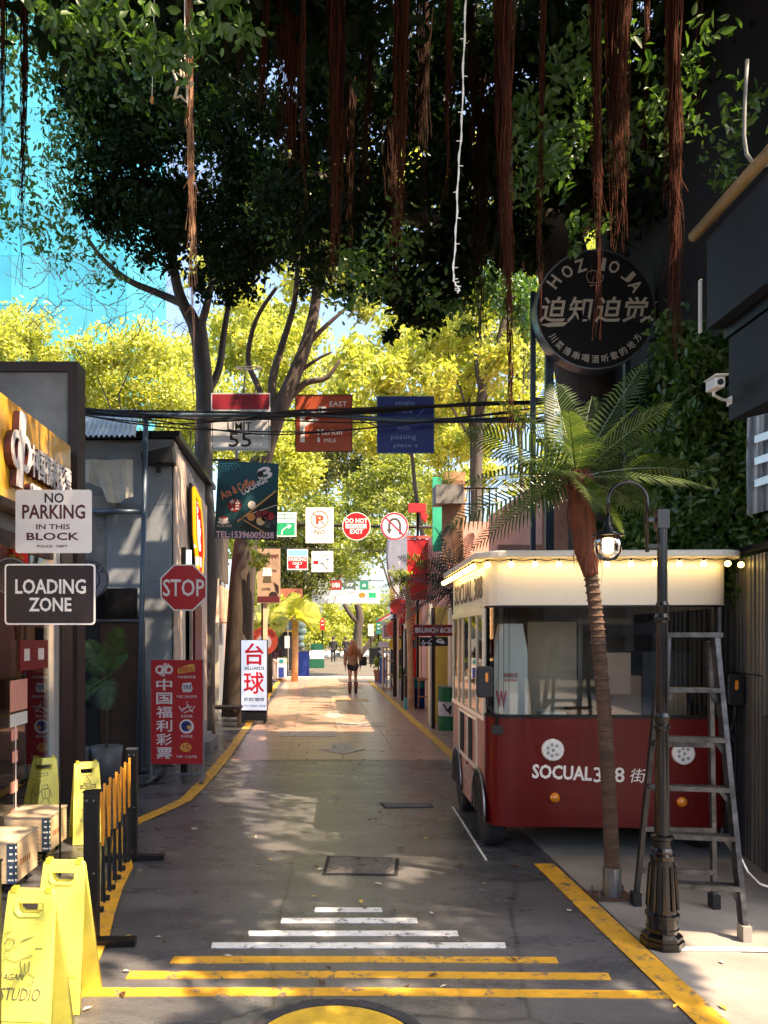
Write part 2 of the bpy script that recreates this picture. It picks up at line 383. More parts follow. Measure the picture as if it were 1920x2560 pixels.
struct('far_road', MB().box(-9, 9, 32.3, 62, -.3, -.02), mat('far_shaded_asphalt', (.05, .06, .05), .3, 0, .3, 1, .2, spec=.8))  # dark colour holds the shade lying beyond the kerb
# crossing kerb of pale blocks at the end of the near lane
kerb = bpy.data.objects.new('kerb', None); COL.objects.link(kerb); kerb['kind'] = 'structure'; kerb.location = (0, 32, 0)
kme = MB().box(-.49, .49, -.16, .16, -.1, .09).mesh('kerb_stone')
for i in range(14): 
    o = link('kerb_stone', kme, mat('pale_kerb_stone', (.55, .52, .47), .7, 0, .15, 4), kerb); o.location = (-6.5+i, .08, 0)
# paving slabs of the sunlit stretch, joints left open
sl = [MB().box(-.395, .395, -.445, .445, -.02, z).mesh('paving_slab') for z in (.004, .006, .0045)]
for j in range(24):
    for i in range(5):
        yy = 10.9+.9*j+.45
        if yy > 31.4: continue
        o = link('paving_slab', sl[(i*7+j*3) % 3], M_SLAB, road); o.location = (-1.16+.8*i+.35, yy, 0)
def marking(name, poly, m, z=.004, **k):
    o = obj(name, MB().slab(poly, z-.004, z), m, **k); o['kind'] = 'structure'; return o
# cross bars
for (a, b, v, h) in ((789, 953, 2275, 10), (705, 1041, 2302, 12), (622, 1143, 2334, 12), (531, 1262, 2364, 13)):
    p = [gd(a, v-h/2), gd(b, v-h/2), gd(b+3, v+h/2), gd(a-3, v+h/2)]; marking('white_marking', [(q.x, q.y) for q in p], M_WPAINT)
for (a, b, v, h, dv) in ((430, 1389, 2399, 14, 2), (320, 1520, 2437, 16, 5), (200, 1667, 2480, 19, 8)):
    p = [gd(a+6, v-h/2), gd((a+b)/2, v-h/2), gd(b, v-h/2+dv), gd(b+8, v+h/2+dv), gd((a+b)/2, v+h/2), gd(a-6, v+h/2+3)]
    marking('yellow_marking', [(q.x, q.y) for q in p], M_YEL)
def stripe(name, pts, w, m, z=.009):
    pts = [Vector((x, y, 0)) for x, y in pts]; L = []; Rr = []
    for i, p in enumerate(pts):
        t = (pts[min(i+1, len(pts)-1)]-pts[max(i-1, 0)]).normalized(); s = Vector((t.y, -t.x, 0))
        L.append(p-s*w/2); Rr.append(p+s*w/2)
    mb = MB()
    for i in range(len(pts)-1):
        q = [L[i], Rr[i], Rr[i+1], L[i+1]]; mb.slab([(a.x, a.y) for a in q], z-.004, z)
    o = obj(name, mb, m); o['kind'] = 'structure'; return o
stripe('yellow_edge_line', [(1.82, 2.6), (1.79, 3.5), (1.765, 4.6), (1.75, 5.9)], .15, M_YEL)
stripe('yellow_edge_line', [(2.0, 8.6), (2.0, 11.2), (2.05, 20), (2.1, 30.5)], .15, M_YEL, .012)
stripe('yellow_edge_line', [(-1.18, 3.5), (-1.22, 3.96), (-1.27, 4.46), (-1.33, 4.79), (-1.41, 5.34), (-1.45, 5.8), (-1.60, 6.27), (-1.73, 6.83), (-1.70, 7.2), (-1.52, 7.75), (-1.39, 8.2), (-1.34, 9.4), (-1.31, 11.5), (-1.36, 18), (-1.46, 30.5)], .14, M_YEL, .014)
stripe('chalk_line', [(p.x, p.y) for p in (gd(1131, 2018), gd(1152, 2050), gd(1180, 2095), gd(1216, 2152))], .018, M_WPAINT, .008)
stripe('white_floor_strip', [(1.98, 4.29), (2.75, 4.27)], .05, M_WPAINT, .012)
# worn lettering, arrows and bars far down the lane
FW = wornpaint('faded_white_paint', (.42, .38, .33), (.24, .18, .15), .5, .46); FY = wornpaint('faded_yellow_paint', (.5, .33, .12), (.26, .18, .14), .5, .46); FR = wornpaint('faded_red_paint', (.42, .2, .13), (.26, .18, .14), .5, .46)
def arrow(u, v, w, h):
    a = [gd(u-w*.22, v-h/2), gd(u+w*.22, v-h/2), gd(u+w*.25, v+h*.05), gd(u+w*.55, v+h*.05), gd(u, v+h*.55), gd(u-w*.6, v+h*.05), gd(u-w*.27, v+h*.05)]
    marking('white_arrow_marking', [(q.x, q.y) for q in a], FW, .011)
arrow(856, 1873, 105, 26); arrow(834, 1788, 62, 16)
for (a, b, v, h, m) in ((700, 840, 1836, 13, FW), (842, 965, 1812, 9, FW), (722, 820, 1766, 8, FR), (829, 920, 1750, 7, FY), (797, 845, 1740, 3, FW), (797, 838, 1732, 3, FW), (770, 905, 1719, 5, FY), (765, 905, 1711, 3, FR)):
    p = [gd(a, v-h/2), gd(b, v-h/2), gd(b+2, v+h/2), gd(a-2, v+h/2)]; marking('worn_lane_marking', [(q.x, q.y) for q in p], m, .011)
# manholes
def manhole():
    t = thing('manhole_cover', 'round manhole cover painted yellow at the bottom of the picture', 'manhole cover', (.09, 3.27, 0))
    obj('cover', MB().lathe([(.36, 0), (.36, .008), (.352, .011), (0.001, .012)], n=48), mat('yellow_cover_paint', (.66, .42, .035), .55, 0, .35, 7, .5), t)
    obj('rim', ringmb(.372, .43, .0, .009), mat('dark_rim_tar', (.04, .04, .045), .7, 0, .4, 20, .6), t)
def ringmb(r0, r1, z0, z1, n=48):
    mb = MB()
    for i in range(n):
        a, b = 2*math.pi*i/n, 2*math.pi*(i+1)/n; r1a = r1+R.uniform(-.01, .01)
        mb.slab([(r0*math.cos(a), r0*math.sin(a)), (r1a*math.cos(a), r1a*math.sin(a)), (r1a*math.cos(b), r1a*math.sin(b)), (r0*math.cos(b), r0*math.sin(b))], z0, z1)
    return mb
manhole()
def slabcover(label, px):
    q = [gd(*p) for p in px]; c = sum(q, Vector())/4; t = thing('access_cover', label, 'access cover', c)
    pl = [(p.x-c.x, p.y-c.y) for p in q]
    obj('rim', MB().slab(pl, -.001, .005), mat('tar_seam', (.010, .010, .012), .7, 0, .3, 20, .4), t)
    obj('cover', MB().slab([(x*.90, y*.86) for x, y in pl], .001, .009), mat('dark_cover_concrete', (.12, .115, .11), .6, 0, .5, 12, .8), t)
    h = MB(); h.box(-.03, .03, -.012, .012, .0095, .011); obj('lifting_slot', h, M_PRINTK, t)
slabcover('rectangular concrete access cover in the road with a crumbled dark rim', [(805, 2188), (994, 2190), (998, 2146), (818, 2141)])
slabcover('smaller access cover sunk in the road near the rear of the red food truck', [(960, 2021), (1085, 2019), (1076, 2009), (948, 2007)])
# fallen leaves
lm = []
for k in range(3):
    w = .5+.15*k; mb = MB(); mb.add([(-.03, 0, .003), (0, .014*w*2, .010), (.035, 0, .004), (0, -.014*w*2, .008), (.0, 0, .002)], [(0, 4, 1), (4, 2, 1), (0, 3, 4), (4, 3, 2)])
    lm.append(mb.mesh('leaf'))
LM = [mat('dry_brown_leaf', (.09, .045, .02), .7, 0, .2), mat('pale_dry_leaf', (.55, .5, .38), .6, 0, .2), mat('yellow_dry_leaf', (.6, .42, .08), .6, 0, .2)]
lv = [[], [], []]
for k in range(3):
    for me in lm:
        m2 = me.copy(); m2.materials.clear(); m2.materials.append(LM[k]); lv[k].append(m2)
names = [('fallen_leaf', 'curled dark brown leaf lying on the road', 'fallen leaves on the road'), ('fallen_leaf', 'small pale dry leaf lying on the road', 'fallen leaves on the road'), ('fallen_leaf', 'small yellow leaf lying on the road', 'fallen leaves on the road')]
known = [(1665, 2310, 0), (570, 2395, 1), (790, 2170, 0), (895, 2150, 0), (475, 2212, 0), (490, 2230, 0), (548, 2385, 0), (705, 2130, 0), (1010, 2062, 0), (925, 2052, 0), (640, 2098, 1), (820, 2425, 0), (1110, 2470, 1), (1690, 2520, 2), (680, 2448, 2), (805, 2462, 0), (410, 2360, 0), (395, 2347, 1), (218, 2527, 1), (1180, 2510, 0), (315, 2432, 1), (1020, 2468, 0), (350, 2180, 1)]
spots = [(gd(u, v), k) for u, v, k in known]
for i in range(90):
    y = R.uniform(3.6, 15)**1; x = R.uniform(-1.7, 1.7) if y > 5 else R.uniform(-1.2, 2.4); spots.append((Vector((x, y, 0)), R.choice([0, 0, 0, 0, 1, 1, 2])))
for p, k in spots:
    o = link('fallen_leaf', lv[k][R.randrange(3)], None); o.location = (p.x, p.y, .009+(.003 if p.y > 10.8 else 0)); o.rotation_euler = (R.uniform(-.2, .2), R.uniform(-.2, .2), R.uniform(0, 6.28))
    s = R.uniform(.5, 1.15); o.scale = (s, s, s); tag(o, names[k][1], 'leaf', names[k][2])

# ---------------------------------------------------------------- left side buildings
M_CONC = mat('stained_render', (.24, .24, .235), .85, 0, .35, 2.2, .5)
M_DKBRN = mat('dark_brown_trim', (.035, .018, .015), .6, 0, .3)
M_FASC = mat('yellow_fascia_panel', (.72, .38, .035), .3, 0, .22, 1.2, .04, coat=.3)
M_GLASS = glassmat('shop_glass', (.8, .85, .85), .08)
M_DARKIN = mat('dark_interior', (.012, .012, .014), .8, 0, .3)
X1 = -2.41
shop = thing('lottery_shop', 'lottery shop with a yellow fascia over its glazed front on the left', 'shop', (X1, 6.2, 0))
def S(name, mb, m, **k): return obj(name, mb, m, shop, world=True, **k)
for i in range(4):
    y0 = 4.2+.84*i; S('fascia_panel', MB().box(X1-.12, X1, y0, y0+.83, 2.83, 3.62), M_FASC, bevel=.004)
S('fascia_trim', MB().box(X1-.13, X1+.03, 4.2, 7.55, 2.76, 2.82), M_DKBRN)
S('wall', MB().box(-6, X1-.13, 7.0, 7.6, 0, 3.6).box(-6, X1-.13, 4.2, 7.0, 2.6, 3.58).box(-6, -4.4, 4.2, 7.0, 0, 2.6), M_CONC)
S('floor', MB().box(-4.4, X1-.02, 4.2, 7.0, .002, .05), mat('shop_floor_tile', (.4, .36, .3), .3))
S('back_wall', MB().box(-4.39, -4.36, 4.2, 7.0, .05, 2.6), mat('glowing_tan_wall', (.75, .42, .25), .6, 0, .1, 2, .05, emit='#ffb27a', es=1.0))  # wall emits light itself to lift the dim shop interior
S('ceiling_lamp', MB().box(-3.9, -3.3, 4.8, 6.6, 2.55, 2.59), mat('shop_lamp', '#fff2d8', emit='#ffd9a8', es=14))
for y0, y1 in ((4.3, 5.6), (5.66, 7.0)): S('window_pane', MB().box(X1-.03, X1-.02, y0, y1, .12, 2.45), M_GLASS)
S('window_frame', MB().box(X1-.06, X1+.01, 4.2, 7.03, .0, .115).box(X1-.06, X1+.01, 5.605, 5.655, .12, 2.45).box(X1-.06, X1+.01, 4.2, 7.03, 2.455, 2.58), M_DKBRN)
S('grey_jamb', MB().box(X1-.1, X1+.01, 7.04, 7.2, 0, 2.75), mat('jamb_grey', (.35, .37, .38), .5, 0, .1))
S('door_frame', MB().box(X1-.12, X1+.02, 7.22, 7.55, 0, 2.75), M_BLACK)
lg = mat('raised_letter_face', '#d9d6da', .4, 0, .05)
lsh = mat('raised_letter_side', (.06, .012, .012), .5)
brd = bpy.data.objects.new('fascia_lettering', None)
def fletter(body, y0, y1, z0, z1, t=.05, bold=.02):
    for tt, m, off in ((t, lsh, .03), (.01, lg, .03+t/2+.005)):
        me = text_mesh(body, y0, y1, z0, z1, -off, t=tt, bold=bold)
        me.transform(Matrix(((0, -1, 0, 0), (1, 0, 0, 0), (0, 0, 1, 0), (0, 0, 0, 1)))); me.transform(Matrix.Translation((0, -6.2, 0)))
        link('fascia_lettering', me, m, shop)
fletter('中国福利彩票', 6.33, 7.38, 3.08, 3.35, bold=.03); fletter('CHINA WELFARE LOTTERY', 6.33, 7.38, 2.94, 3.02)
# emblem: two loops and slanting bars
for tt, m, xo in ((.05, lsh, .0), (.012, lg, .052)):
    mb = MB()
    for cy in (6.02, 6.20):
        for i in range(18):
            a, b = 2*math.pi*i/18, 2*math.pi*(i+1)/18
            if (cy < 6.1 and (a < .9 or a > 5.6)) or (cy > 6.1 and 2.2 < a < 4.0): continue
            q = [(cy+rr*.11*math.cos(t_), 3.22+rr*.15*math.sin(t_)) for rr, t_ in ((.62, a), (1, a), (1, b), (.62, b))]
            vs = [(X1+.012+xo, y_, z_) for y_, z_ in q]+[(X1+.012+xo+tt, y_, z_) for y_, z_ in q]
            mb.add(vs, [(0,1,2,3),(7,6,5,4),(0,4,5,1),(1,5,6,2),(2,6,7,3),(3,7,4,0)])
    for dy in (-.035, .005, .045): mb.bar((X1+.012+xo+tt/2, 6.06+dy, 2.93), (X1+.012+xo+tt/2, 6.14+dy, 3.54), .028, tt, up=(1, 0, 0))
    S('emblem', mb, m)
# posters and goods behind and on the glass
PR = mat('poster_red', '#7c0c16', .45, 0, .1); PK = mat('poster_pink', '#e8a592', .5, 0, .1)
S('poster', MB().box(X1-.017, X1-.013, 6.3, 6.95, 1.47, 1.72), PR)
S('poster_print', MB().box(X1-.0125, X1-.011, 6.38, 6.5, 1.55, 1.65), M_PRINTW); S('poster_print', MB().box(X1-.0125, X1-.011, 6.7, 6.84, 1.55, 1.65), M_PRINTW)
S('price_card', MB().box(X1-.017, X1-.013, 6.1, 6.45, 1.15, 1.4), PK); S('price_card', MB().box(X1-.017, X1-.013, 6.1, 6.45, 1.03, 1.13), M_WHITE)
for z in (.28, .5, .74, .92): S('scratch_ticket', MB().box(X1-.017, X1-.012, 6.12+R.uniform(-.03, .03), 6.24, z, z+.09), PK)
S('ticket_string', MB().tube([(X1-.012, 6.2, .2), (X1-.012, 6.2, 1.03)], .004, 5), M_WHITE)
S('bottle_row', MB().box(X1-.5, X1-.2, 6.5, 6.9, 1.30, 1.32), M_WHITE)
S('display_shelf', MB().box(-3.7, -3.1, 4.5, 5.9, .05, 1.1), mat('shelf_orange', (.6, .25, .12), .6, 0, .3))
for i in range(5): S('goods_box', MB().box(-3.6+.02*i, -3.3, 4.6+.25*i, 4.8+.25*i, 1.1, 1.25+.06*(i % 3)), [PR, PK, M_WHITE][i % 3])
# white ticket cabinet outside
cb = thing('white_cabinet', 'narrow white cabinet with a black slot handle behind the lottery shop window', 'cabinet', (-2.66, 6.72, .05))
CM = mat('cabinet_white', '#c9d6d6', .35, 0, .04)
obj('lower_cabinet', MB().box(-.14, .14, -.12, .2, 0, .98), CM, cb, bevel=.008); obj('upper_cabinet', MB().box(-.09, .135, -.08, .18, .985, 1.38), CM, cb, bevel=.008)
obj('handle', MB().box(-.02, .14, -.13, -.121, .80, .83), M_PRINTK, cb)

pw = thing('parapet_wall', 'stained grey concrete parapet panel framed in dark brown above the yellow fascia', 'wall', (-3.9, 7.7, 0))
obj('panel', MB().box(-1.8, 1.42, 0, .2, 3.2, 4.40), M_CONC, pw); obj('frame', MB().box(-1.9, 1.52, -.03, .23, 4.402, 4.50).box(1.422, 1.52, -.03, .23, 0, 4.40), M_DKBRN, pw)
obj('panel', MB().box(-1.8, 1.42, .03, .2, 0, 3.198), mat('dark_panel', (.03, .03, .035), .6), pw)
sh = thing('metal_shed', 'pale corrugated shed end peeping over the parapet at the left edge', 'shed', (-5.1, 10.2, 0))
mb = MB()
for i in range(26): mb.box(-2.2+.1*i, -2.14+.1*i, -.02, 0, 3.5, 6.0-.045*i*1.9)
obj('cladding', MB().prism([(-2.2, 0), (.62, 0), (.62, 4.6), (.15, 5.65), (-2.2, 6.4)], .02, 2), mat('pale_cladding', (.5, .55, .6), .5, .2, .1), sh); 

# grey house behind the pipe gantry
M_GREYB = mat('blue_grey_render', (.25, .29, .335), .7, 0, .22, 1.6, .35)
gh = thing('grey_house', 'two storey blue grey rendered house behind the pipe frame with plank side wall', 'house', (-1.93, 10.5, 0))
def G(name, mb, m, **k): return obj(name, mb, m, gh, world=True, **k)
G('wall', MB().box(-5.2, -1.97, 10.56, 14.0, 2.35, 4.45).box(-5.2, -3.2, 10.56, 14.0, 0, 2.35).box(-2.36, -1.97, 10.56, 11.5, 0, 2.35).box(-5.2, -1.97, 12.9, 14.0, 0, 2.35), M_CONC)
for x0, x1, z0, z1 in ((-2.86, -2.38, 2.02, 3.55), (-2.375, -1.95, 0, 2.5), (-2.375, -1.95, 2.505, 3.55), (-2.375, -1.95, 3.555, 4.45), (-2.86, -2.38, 3.555, 4.4)):
    G('wall_panel', MB().box(x0, x1, 10.5, 10.555, z0, z1), M_GREYB)
M_SIDE = mat('side_plank_paint', (.62, .50, .40), .6, 0, .2, 3, .2, stretch=(1, 6, .6))
for i in range(14):
    y0 = 10.5+.24*i; z0 = 2.35 if 11.2 < y0+.1 < 12.9 else 0
    G('plank', MB().box(-1.965, -1.93+R.uniform(-.003, .003), y0, y0+.232, z0, 4.42-.03*i), M_SIDE)
G('roof', MB().box(-5.3, -1.85, 10.4, 14.2, 4.46, 4.54), M_BLACK)
G('door_frame', MB().box(-1.96, -1.92, 11.22, 11.3, 0, 2.34).box(-1.96, -1.92, 12.8, 12.88, 0, 2.34).box(-1.96, -1.92, 11.9, 11.96, 0, 2.34), M_SIDE)
G('door', MB().box(-2.1, -2.05, 11.3, 12.8, 0, 2.3), M_DARKIN); G('red_door_panel', MB().box(-1.95, -1.9, 12.1, 12.8, .1, 2.25), mat('deep_red_panel', (.16, .012, .015), .4), label='dark red door leaf')
G('porch_step', MB().box(-2.0, -1.6, 11.6, 12.6, 0, .16), M_CONC)
G('wall_lamp', MB().box(-1.92, -1.80, 11.05, 11.12, 2.72, 3.0), mat('lamp_glow', '#fff', emit='#fff4e0', es=.6)); G('lamp_bracket', MB().box(-1.925, -1.86, 10.97, 11.04, 2.7, 3.03), M_BLACK)
# ivy recess wall left of it
G('recess_wall', MB().box(-5.2, -2.87, 10.9, 11.0, 0, 4.3), M_DARKIN)
# black doorway below
dw = thing('black_doorway', 'dark open doorway with a thin steel frame behind the potted palms', 'doorway', (-2.9, 10.3, 0))
obj('lintel', MB().box(-1.2, .55, 0, .05, 1.95, 1.985).box(.56, .6, -.02, .05, 0, 1.985), M_STEEL, dw)
obj('doorway_panel', MB().box(.0, .55, .03, .08, 0, 1.94), mat('dark_wood_door', (.05, .022, .012), .6, 0, .3), dw); obj('doorway_panel', MB().box(-1.2, -.01, .03, .08, 0, 1.94), M_DARKIN, dw)  # black sheet stands in for the dark inside of the open doorway
obj('fascia_board', MB().box(-1.2, .5, .0, .04, 1.99, 2.4), M_BLACK, dw)
# awning
aw = thing('white_awning', 'white corrugated awning with torn pale tarp behind the pipe frame', 'awning', (-2.6, 10.2, 0))
mb = MB()
for i in range(16):
    x0 = -.6+.055*i*1.15; mb.add([(x0, -.9, 4.16), (x0+.032, -.9, 4.20), (x0+.064, -.9, 4.16), (x0-.3, .6, 4.92), (x0-.27, .6, 4.96), (x0-.24, .6, 4.92)], [(0,1,4,3), (1,2,5,4)])
obj('corrugated_sheet', mb, mat('awning_sheet', (.62, .72, .8), .5, .1, .1), aw)
mb = MB(); n = 10
for i in range(n+1):
    x = -.55+.80*i/n; mb.v += [(x, -.35+.03*math.sin(i*1.3), 4.02), (x+.0, -.33+.05*math.sin(i*1.9), 3.68+.05*math.sin(i*.7)-(.16 if i > 5 else 0))]
mb.f += [(2*i, 2*i+1, 2*i+3, 2*i+2) for i in range(n)]
obj('tarp', mb, mat('tarp_cloth', (.55, .55, .5), .8, 0, .15), aw)
ac = thing('wall_box', 'dusty grey vent box under the torn tarp', 'vent box', (-2.85, 10.3, 0)); obj('case', MB().box(-.15, .12, -.1, .3, 3.42, 3.62), mat('dusty_case', (.3, .3, .28), .7), ac, bevel=.01)
fl = thing('floodlight', 'black floodlight box on the roof edge of the grey house', 'floodlight', (-2.12, 10.35, 4.1)); obj('housing', MB().prism([(-.22, .1), (.2, .2), (.22, -.02), (-.2, -.02)], -.1, .15), M_BLKPLAS, fl); obj('bracket', MB().box(-.03, .03, -.02, .02, -.14, -.021), M_BLKPLAS, fl)
# climbing ivy in the recess
iv = thing('climbing_vine', 'green vine climbing the dark recess between the shop and the grey house', 'vine', (-2.95, 10.8, 0))
obj('stem', MB().tube(wiggle((-2.92, 10.75, 0), (-3.0, 10.75, 3.9), 9, .05, 3), .015, 5), M_BARKD, iv, world=True)
leaves('foliage', [(-2.95, 10.7, 3.4, .25, .12, .5, 900), (-3.0, 10.7, 2.5, .28, .12, .5, 700), (-2.9, 10.7, 2.0, .2, .1, .4, 500)], .09, M_LEAFM, iv, per=30)
# the street behind the viewpoint
for nm, lab, b_, c in (('brick_building', 'long brown building along the left of the street behind the viewpoint', (-12, -6.5, -16, 3.0, 0, 3.4), (.12, .09, .08)), ('dark_building', 'dark building along the right of the street behind the viewpoint', (8.2, 13, -16, 1.5, 0, 3.4), (.09, .09, .10)), ('end_building', 'building closing the street behind the viewpoint', (-12, 13, -28, -21, 0, 4.2), (.14, .12, .11))):
    t = thing(nm, lab, 'building', ((b_[0]+b_[1])/2, (b_[2]+b_[3])/2, 0)); obj('wall', MB().box(*b_), mat(nm+'_wall', c, .8, 0, .2, 1), t, world=True)
    for i in range(6):
        for j in range(2):
            if nm == 'end_building': q = (-7+2.6*i, -5.6+2.6*i, -20.99, -20.93, .8+1.7*j, 1.9+1.7*j)
            elif nm == 'brick_building': q = (-6.49, -6.43, -14+2.8*i, -12.4+2.8*i, .8+1.4*j, 1.8+1.4*j)
            else: q = (8.13, 8.19, -14+2.4*i, -12.6+2.4*i, .8+1.4*j, 1.8+1.4*j)
            obj('window', MB().box(*q), M_DARKIN, t, world=True)
# neon sign on side wall
ns = thing('neon_sign', 'red and yellow glowing flame shaped neon sign on the plank side wall', 'neon sign', (-1.9, 11.9, 3.2), math.radians(90))
obj('backing', MB().prism([(-.42, .85), (.2, .78), (.55, .3), (.62, -.1), (.35, -.75), (.05, -.82), (-.1, -.3), (-.35, .1)], -.04, 0), M_BLACK, ns)
ny = mat('yellow_neon', '#ffb020', emit='#ffae18', es=.5); nr = mat('red_neon', '#ff3020', emit='#ff2a16', es=.35); nw = mat('white_neon', '#fff', emit='#fff1e0', es=.35)
for (m, off, rr) in ((ny, .0, .028), (nr, .13, .03)):
    k = 1-off*2; pts = [(-.38*k, .78*k), (.16*k, .7*k), (.45*k, .25*k), (.52*k, -.1*k), (.28*k, -.66*k), (.08*k, -.74*k), (-.05*k, -.25*k), (-.3*k, .1*k), (-.38*k, .78*k)]
    obj('neon_tube', MB().tube([(x, -.07, z) for x, z in pts], rr, 6), m, ns)
link('lettering', text_mesh('烤 火', -.22, .3, -.1, .45, -.06, t=.03, bold=.03), nw, ns)
for q in ((-.3, -.1, -.09, -.05, .45, .6), (-.1, .25, -.09, -.05, -.35, -.2), (.0, .2, -.09, -.05, -.6, -.48)): obj('neon_tube', MB().box(*q), nw, ns)

# further left houses
lb = thing('balcony_house', 'narrow pale house with timber balcony behind the left tree trunks', 'house', (-2.3, 17, 0))
def G2(name, mb, m, **k): return obj(name, mb, m, lb, world=True, **k)
G2('wall', MB().box(-6, -2.45, 14.6, 20.5, 0, 4.4), mat('slate_wall', (.16, .18, .2), .7, 0, .2, 2)); G2('corner_post', MB().box(-2.28, -2.16, 14.6, 14.72, 0, 4.4), M_OFFW); G2('corner_post', MB().box(-2.2, -2.08, 16.4, 16.5, 0, 3.0), M_OFFW)
for i in range(14): G2('baluster', MB().box(-2.25, -2.22, 14.9+.35*i, 15.15+.35*i, 2.2, 2.95), mat('balcony_timber', (.62, .38, .25), .6, 0, .2))
G2('balcony_floor', MB().box(-2.44, -2.15, 14.75, 20, 2.1, 2.18), mat('balcony_timber', 0)); G2('awning_panel', MB().box(-2.44, -2.3, 15.5, 17.5, 3.2, 4.2), mat('pink_panel', (.75, .3, .3), .6))
G2('sky_blue_panel', MB().box(-2.44, -2.31, 14.8, 15.4, 3.0, 4.4), mat('pale_blue_panel', (.45, .62, .75), .6)); G2('awning_frame', MB().box(-2.3, -2.26, 17.6, 19.8, 3.1, 4.2), M_BARKD)
lc = thing('mauve_house', 'low mauve plastered house past the billiards sign', 'house', (-3, 25, 0))
obj('wall', MB().box(-5, .35, -3, 7, 0, 2.6), mat('mauve_render', (.42, .3, .3), .8, 0, .2, 1.5, .2), lc); obj('roof', MB().box(-5, .5, -3.2, 7.2, 2.61, 2.75), M_BARKD, lc); obj('wall_panel', MB().box(.36, .42, 3.5, 6.9, 0, 2.4), mat('dark_brown_wall', (.1, .07, .06), .8), lc)
k = thing('corner_kiosk', 'dark kiosk with blue and green boards beyond the crossing kerb', 'kiosk', (-1.35, 40, 0))
obj('wall', MB().box(-.9, .55, 0, 6, 0, 2.9), M_DARKIN, k); obj('roof', MB().box(-1.0, .7, -.3, 6.2, 2.91, 3.2), M_BLACK, k)
obj('sign_board', MB().box(-.5, .1, -.08, -.01, 2.1, 2.8), mat('blue_board', (.05, .12, .2), .5), k); obj('sign_board', MB().box(.14, .6, -.08, -.01, 2.0, 2.8), mat('teal_board', (.05, .16, .14), .5), k)
obj('post', MB().box(-.12, -.07, -.4, -.35, 0, 2.9).box(.2, .25, -.4, -.35, 0, 2.9), mat('pale_post', (.5, .45, .42)), k); obj('yellow_strip', MB().box(-.5, .1, -.09, -.01, 2.0, 2.09), M_YEL, k)
k2 = thing('small_gable_house', 'little orange gabled sign house hanging above the kiosk', 'sign', (-1.1, 37, 3.35)); obj('panel', MB().box(-.75, .45, 0, .1, 0, .72), mat('orange_gable', (.45, .13, .07), .6), k2); obj('roof', MB().prism([(-.35, .1), (.15, .1), (.15, .3), (-.1, .55), (-.35, .3)], -.05, -.01), M_DARKIN, k2)
# ---------------------------------------------------------------- right side structures
pb = thing('pink_building', 'pink stucco building with roof terrace behind the food truck', 'building', (2.7, 11.5, 0))
M_PINK = mat('pink_stucco', (.60, .33, .26), .85, 0, .2, 2.2, .6)
def P_(name, mb, m, **k): return obj(name, mb, m, pb, world=True, **k)
P_('wall', MB().box(2.75, 9, 11.5, 20, 0, 3.1).box(3.37, 9, 11.5, 15, 3.101, 4.1), M_PINK)
for x0, x1 in ((2.7, 3.35), (3.36, 4.05), (4.06, 5.4), (5.41, 7)): P_('wall_panel', MB().box(x0, x1, 11.42, 11.49, 0, 3.12 if x0 < 3 else 4.12), M_PINK)
P_('parapet', MB().box(3.34, 9, 11.35, 11.6, 4.13, 4.2), M_PINK); P_('terrace_block', MB().box(2.76, 4.5, 16, 19.9, 3.101, 4.15), M_PINK)
P_('terrace_rail', MB().box(2.76, 3.8, 16, 16.03, 4.82, 4.86).box(2.76, 3.8, 16, 16.03, 4.5, 4.53), M_BLACK)
for i in range(8): P_('terrace_rail_bar', MB().box(2.76+.14*i, 2.79+.14*i, 16, 16.03, 4.151, 4.82), M_BLACK)
P_('brown_slat_panel', MB().box(2.3, 2.68, 14, 14.06, 3.1, 4.6), mat('brown_slat', (.4, .22, .12), .6, 0, .3))
for (x0, x1, y, z0, z1, m) in ((2.30, 2.52, 15.5, 0, 2.35, mat('lemon_wall', (.80, .66, .14), .6, 0, .1)), (2.54, 2.62, 14.5, 0, 2.3, M_OFFW), (2.63, 2.74, 13.5, 0, 2.3, mat('orange_tan_wall', (.62, .33, .16), .7, 0, .2))):
    P_('pier', MB().box(x0, x1+.3, y, y+.3, z0, z1), m)
P_('pier', MB().box(2.25, 2.30, 15.2, 15.3, 0, 2.4), M_WHITE)
fb = thing('far_shop_row', 'row of low sunlit shops with awnings past the red banner', 'shop', (2.6, 20, 0))
def Q(name, mb, m, **k): return obj(name, mb, m, fb, world=True, **k)
for i, (y, c) in enumerate(((20.2, (.62, .36, .2)), (22.5, (.7, .62, .5)), (25, (.55, .25, .2)), (28, (.65, .6, .55)))):
    Q('wall', MB().box(2.75+.05*i, 6, y, y+2.2, 0, 3.3+.4*(i % 2)), mat('shop_wall_%s' % 'abcd'[i], c, .7, 0, .15))
    Q('awning', MB().prism([(2.3, 2.3), (2.8, 2.6), (2.8, 2.65), (2.3, 2.35)], y+.1, y+2), [M_RED, M_WHITE, M_OFFW, M_RED][i]); Q('door', MB().box(2.70+.05*i, 2.745+.05*i, y+.6, y+1.4, 0, 2.0), M_DARKIN)
Q('brown_slat', MB().box(2.85, 3.3, 17, 17.1, 3.2, 5.4), mat('brown_slat', 0)); Q('yellow_drape', MB().box(2.75, 3.0, 16.8, 16.85, 3.4, 5.0), mat('yellow_cloth', (.75, .65, .12), .8)); Q('green_drape', MB().box(2.52, 2.72, 16.6, 16.65, 3.6, 5.2), mat('green_cloth', (.03, .42, .25), .8))
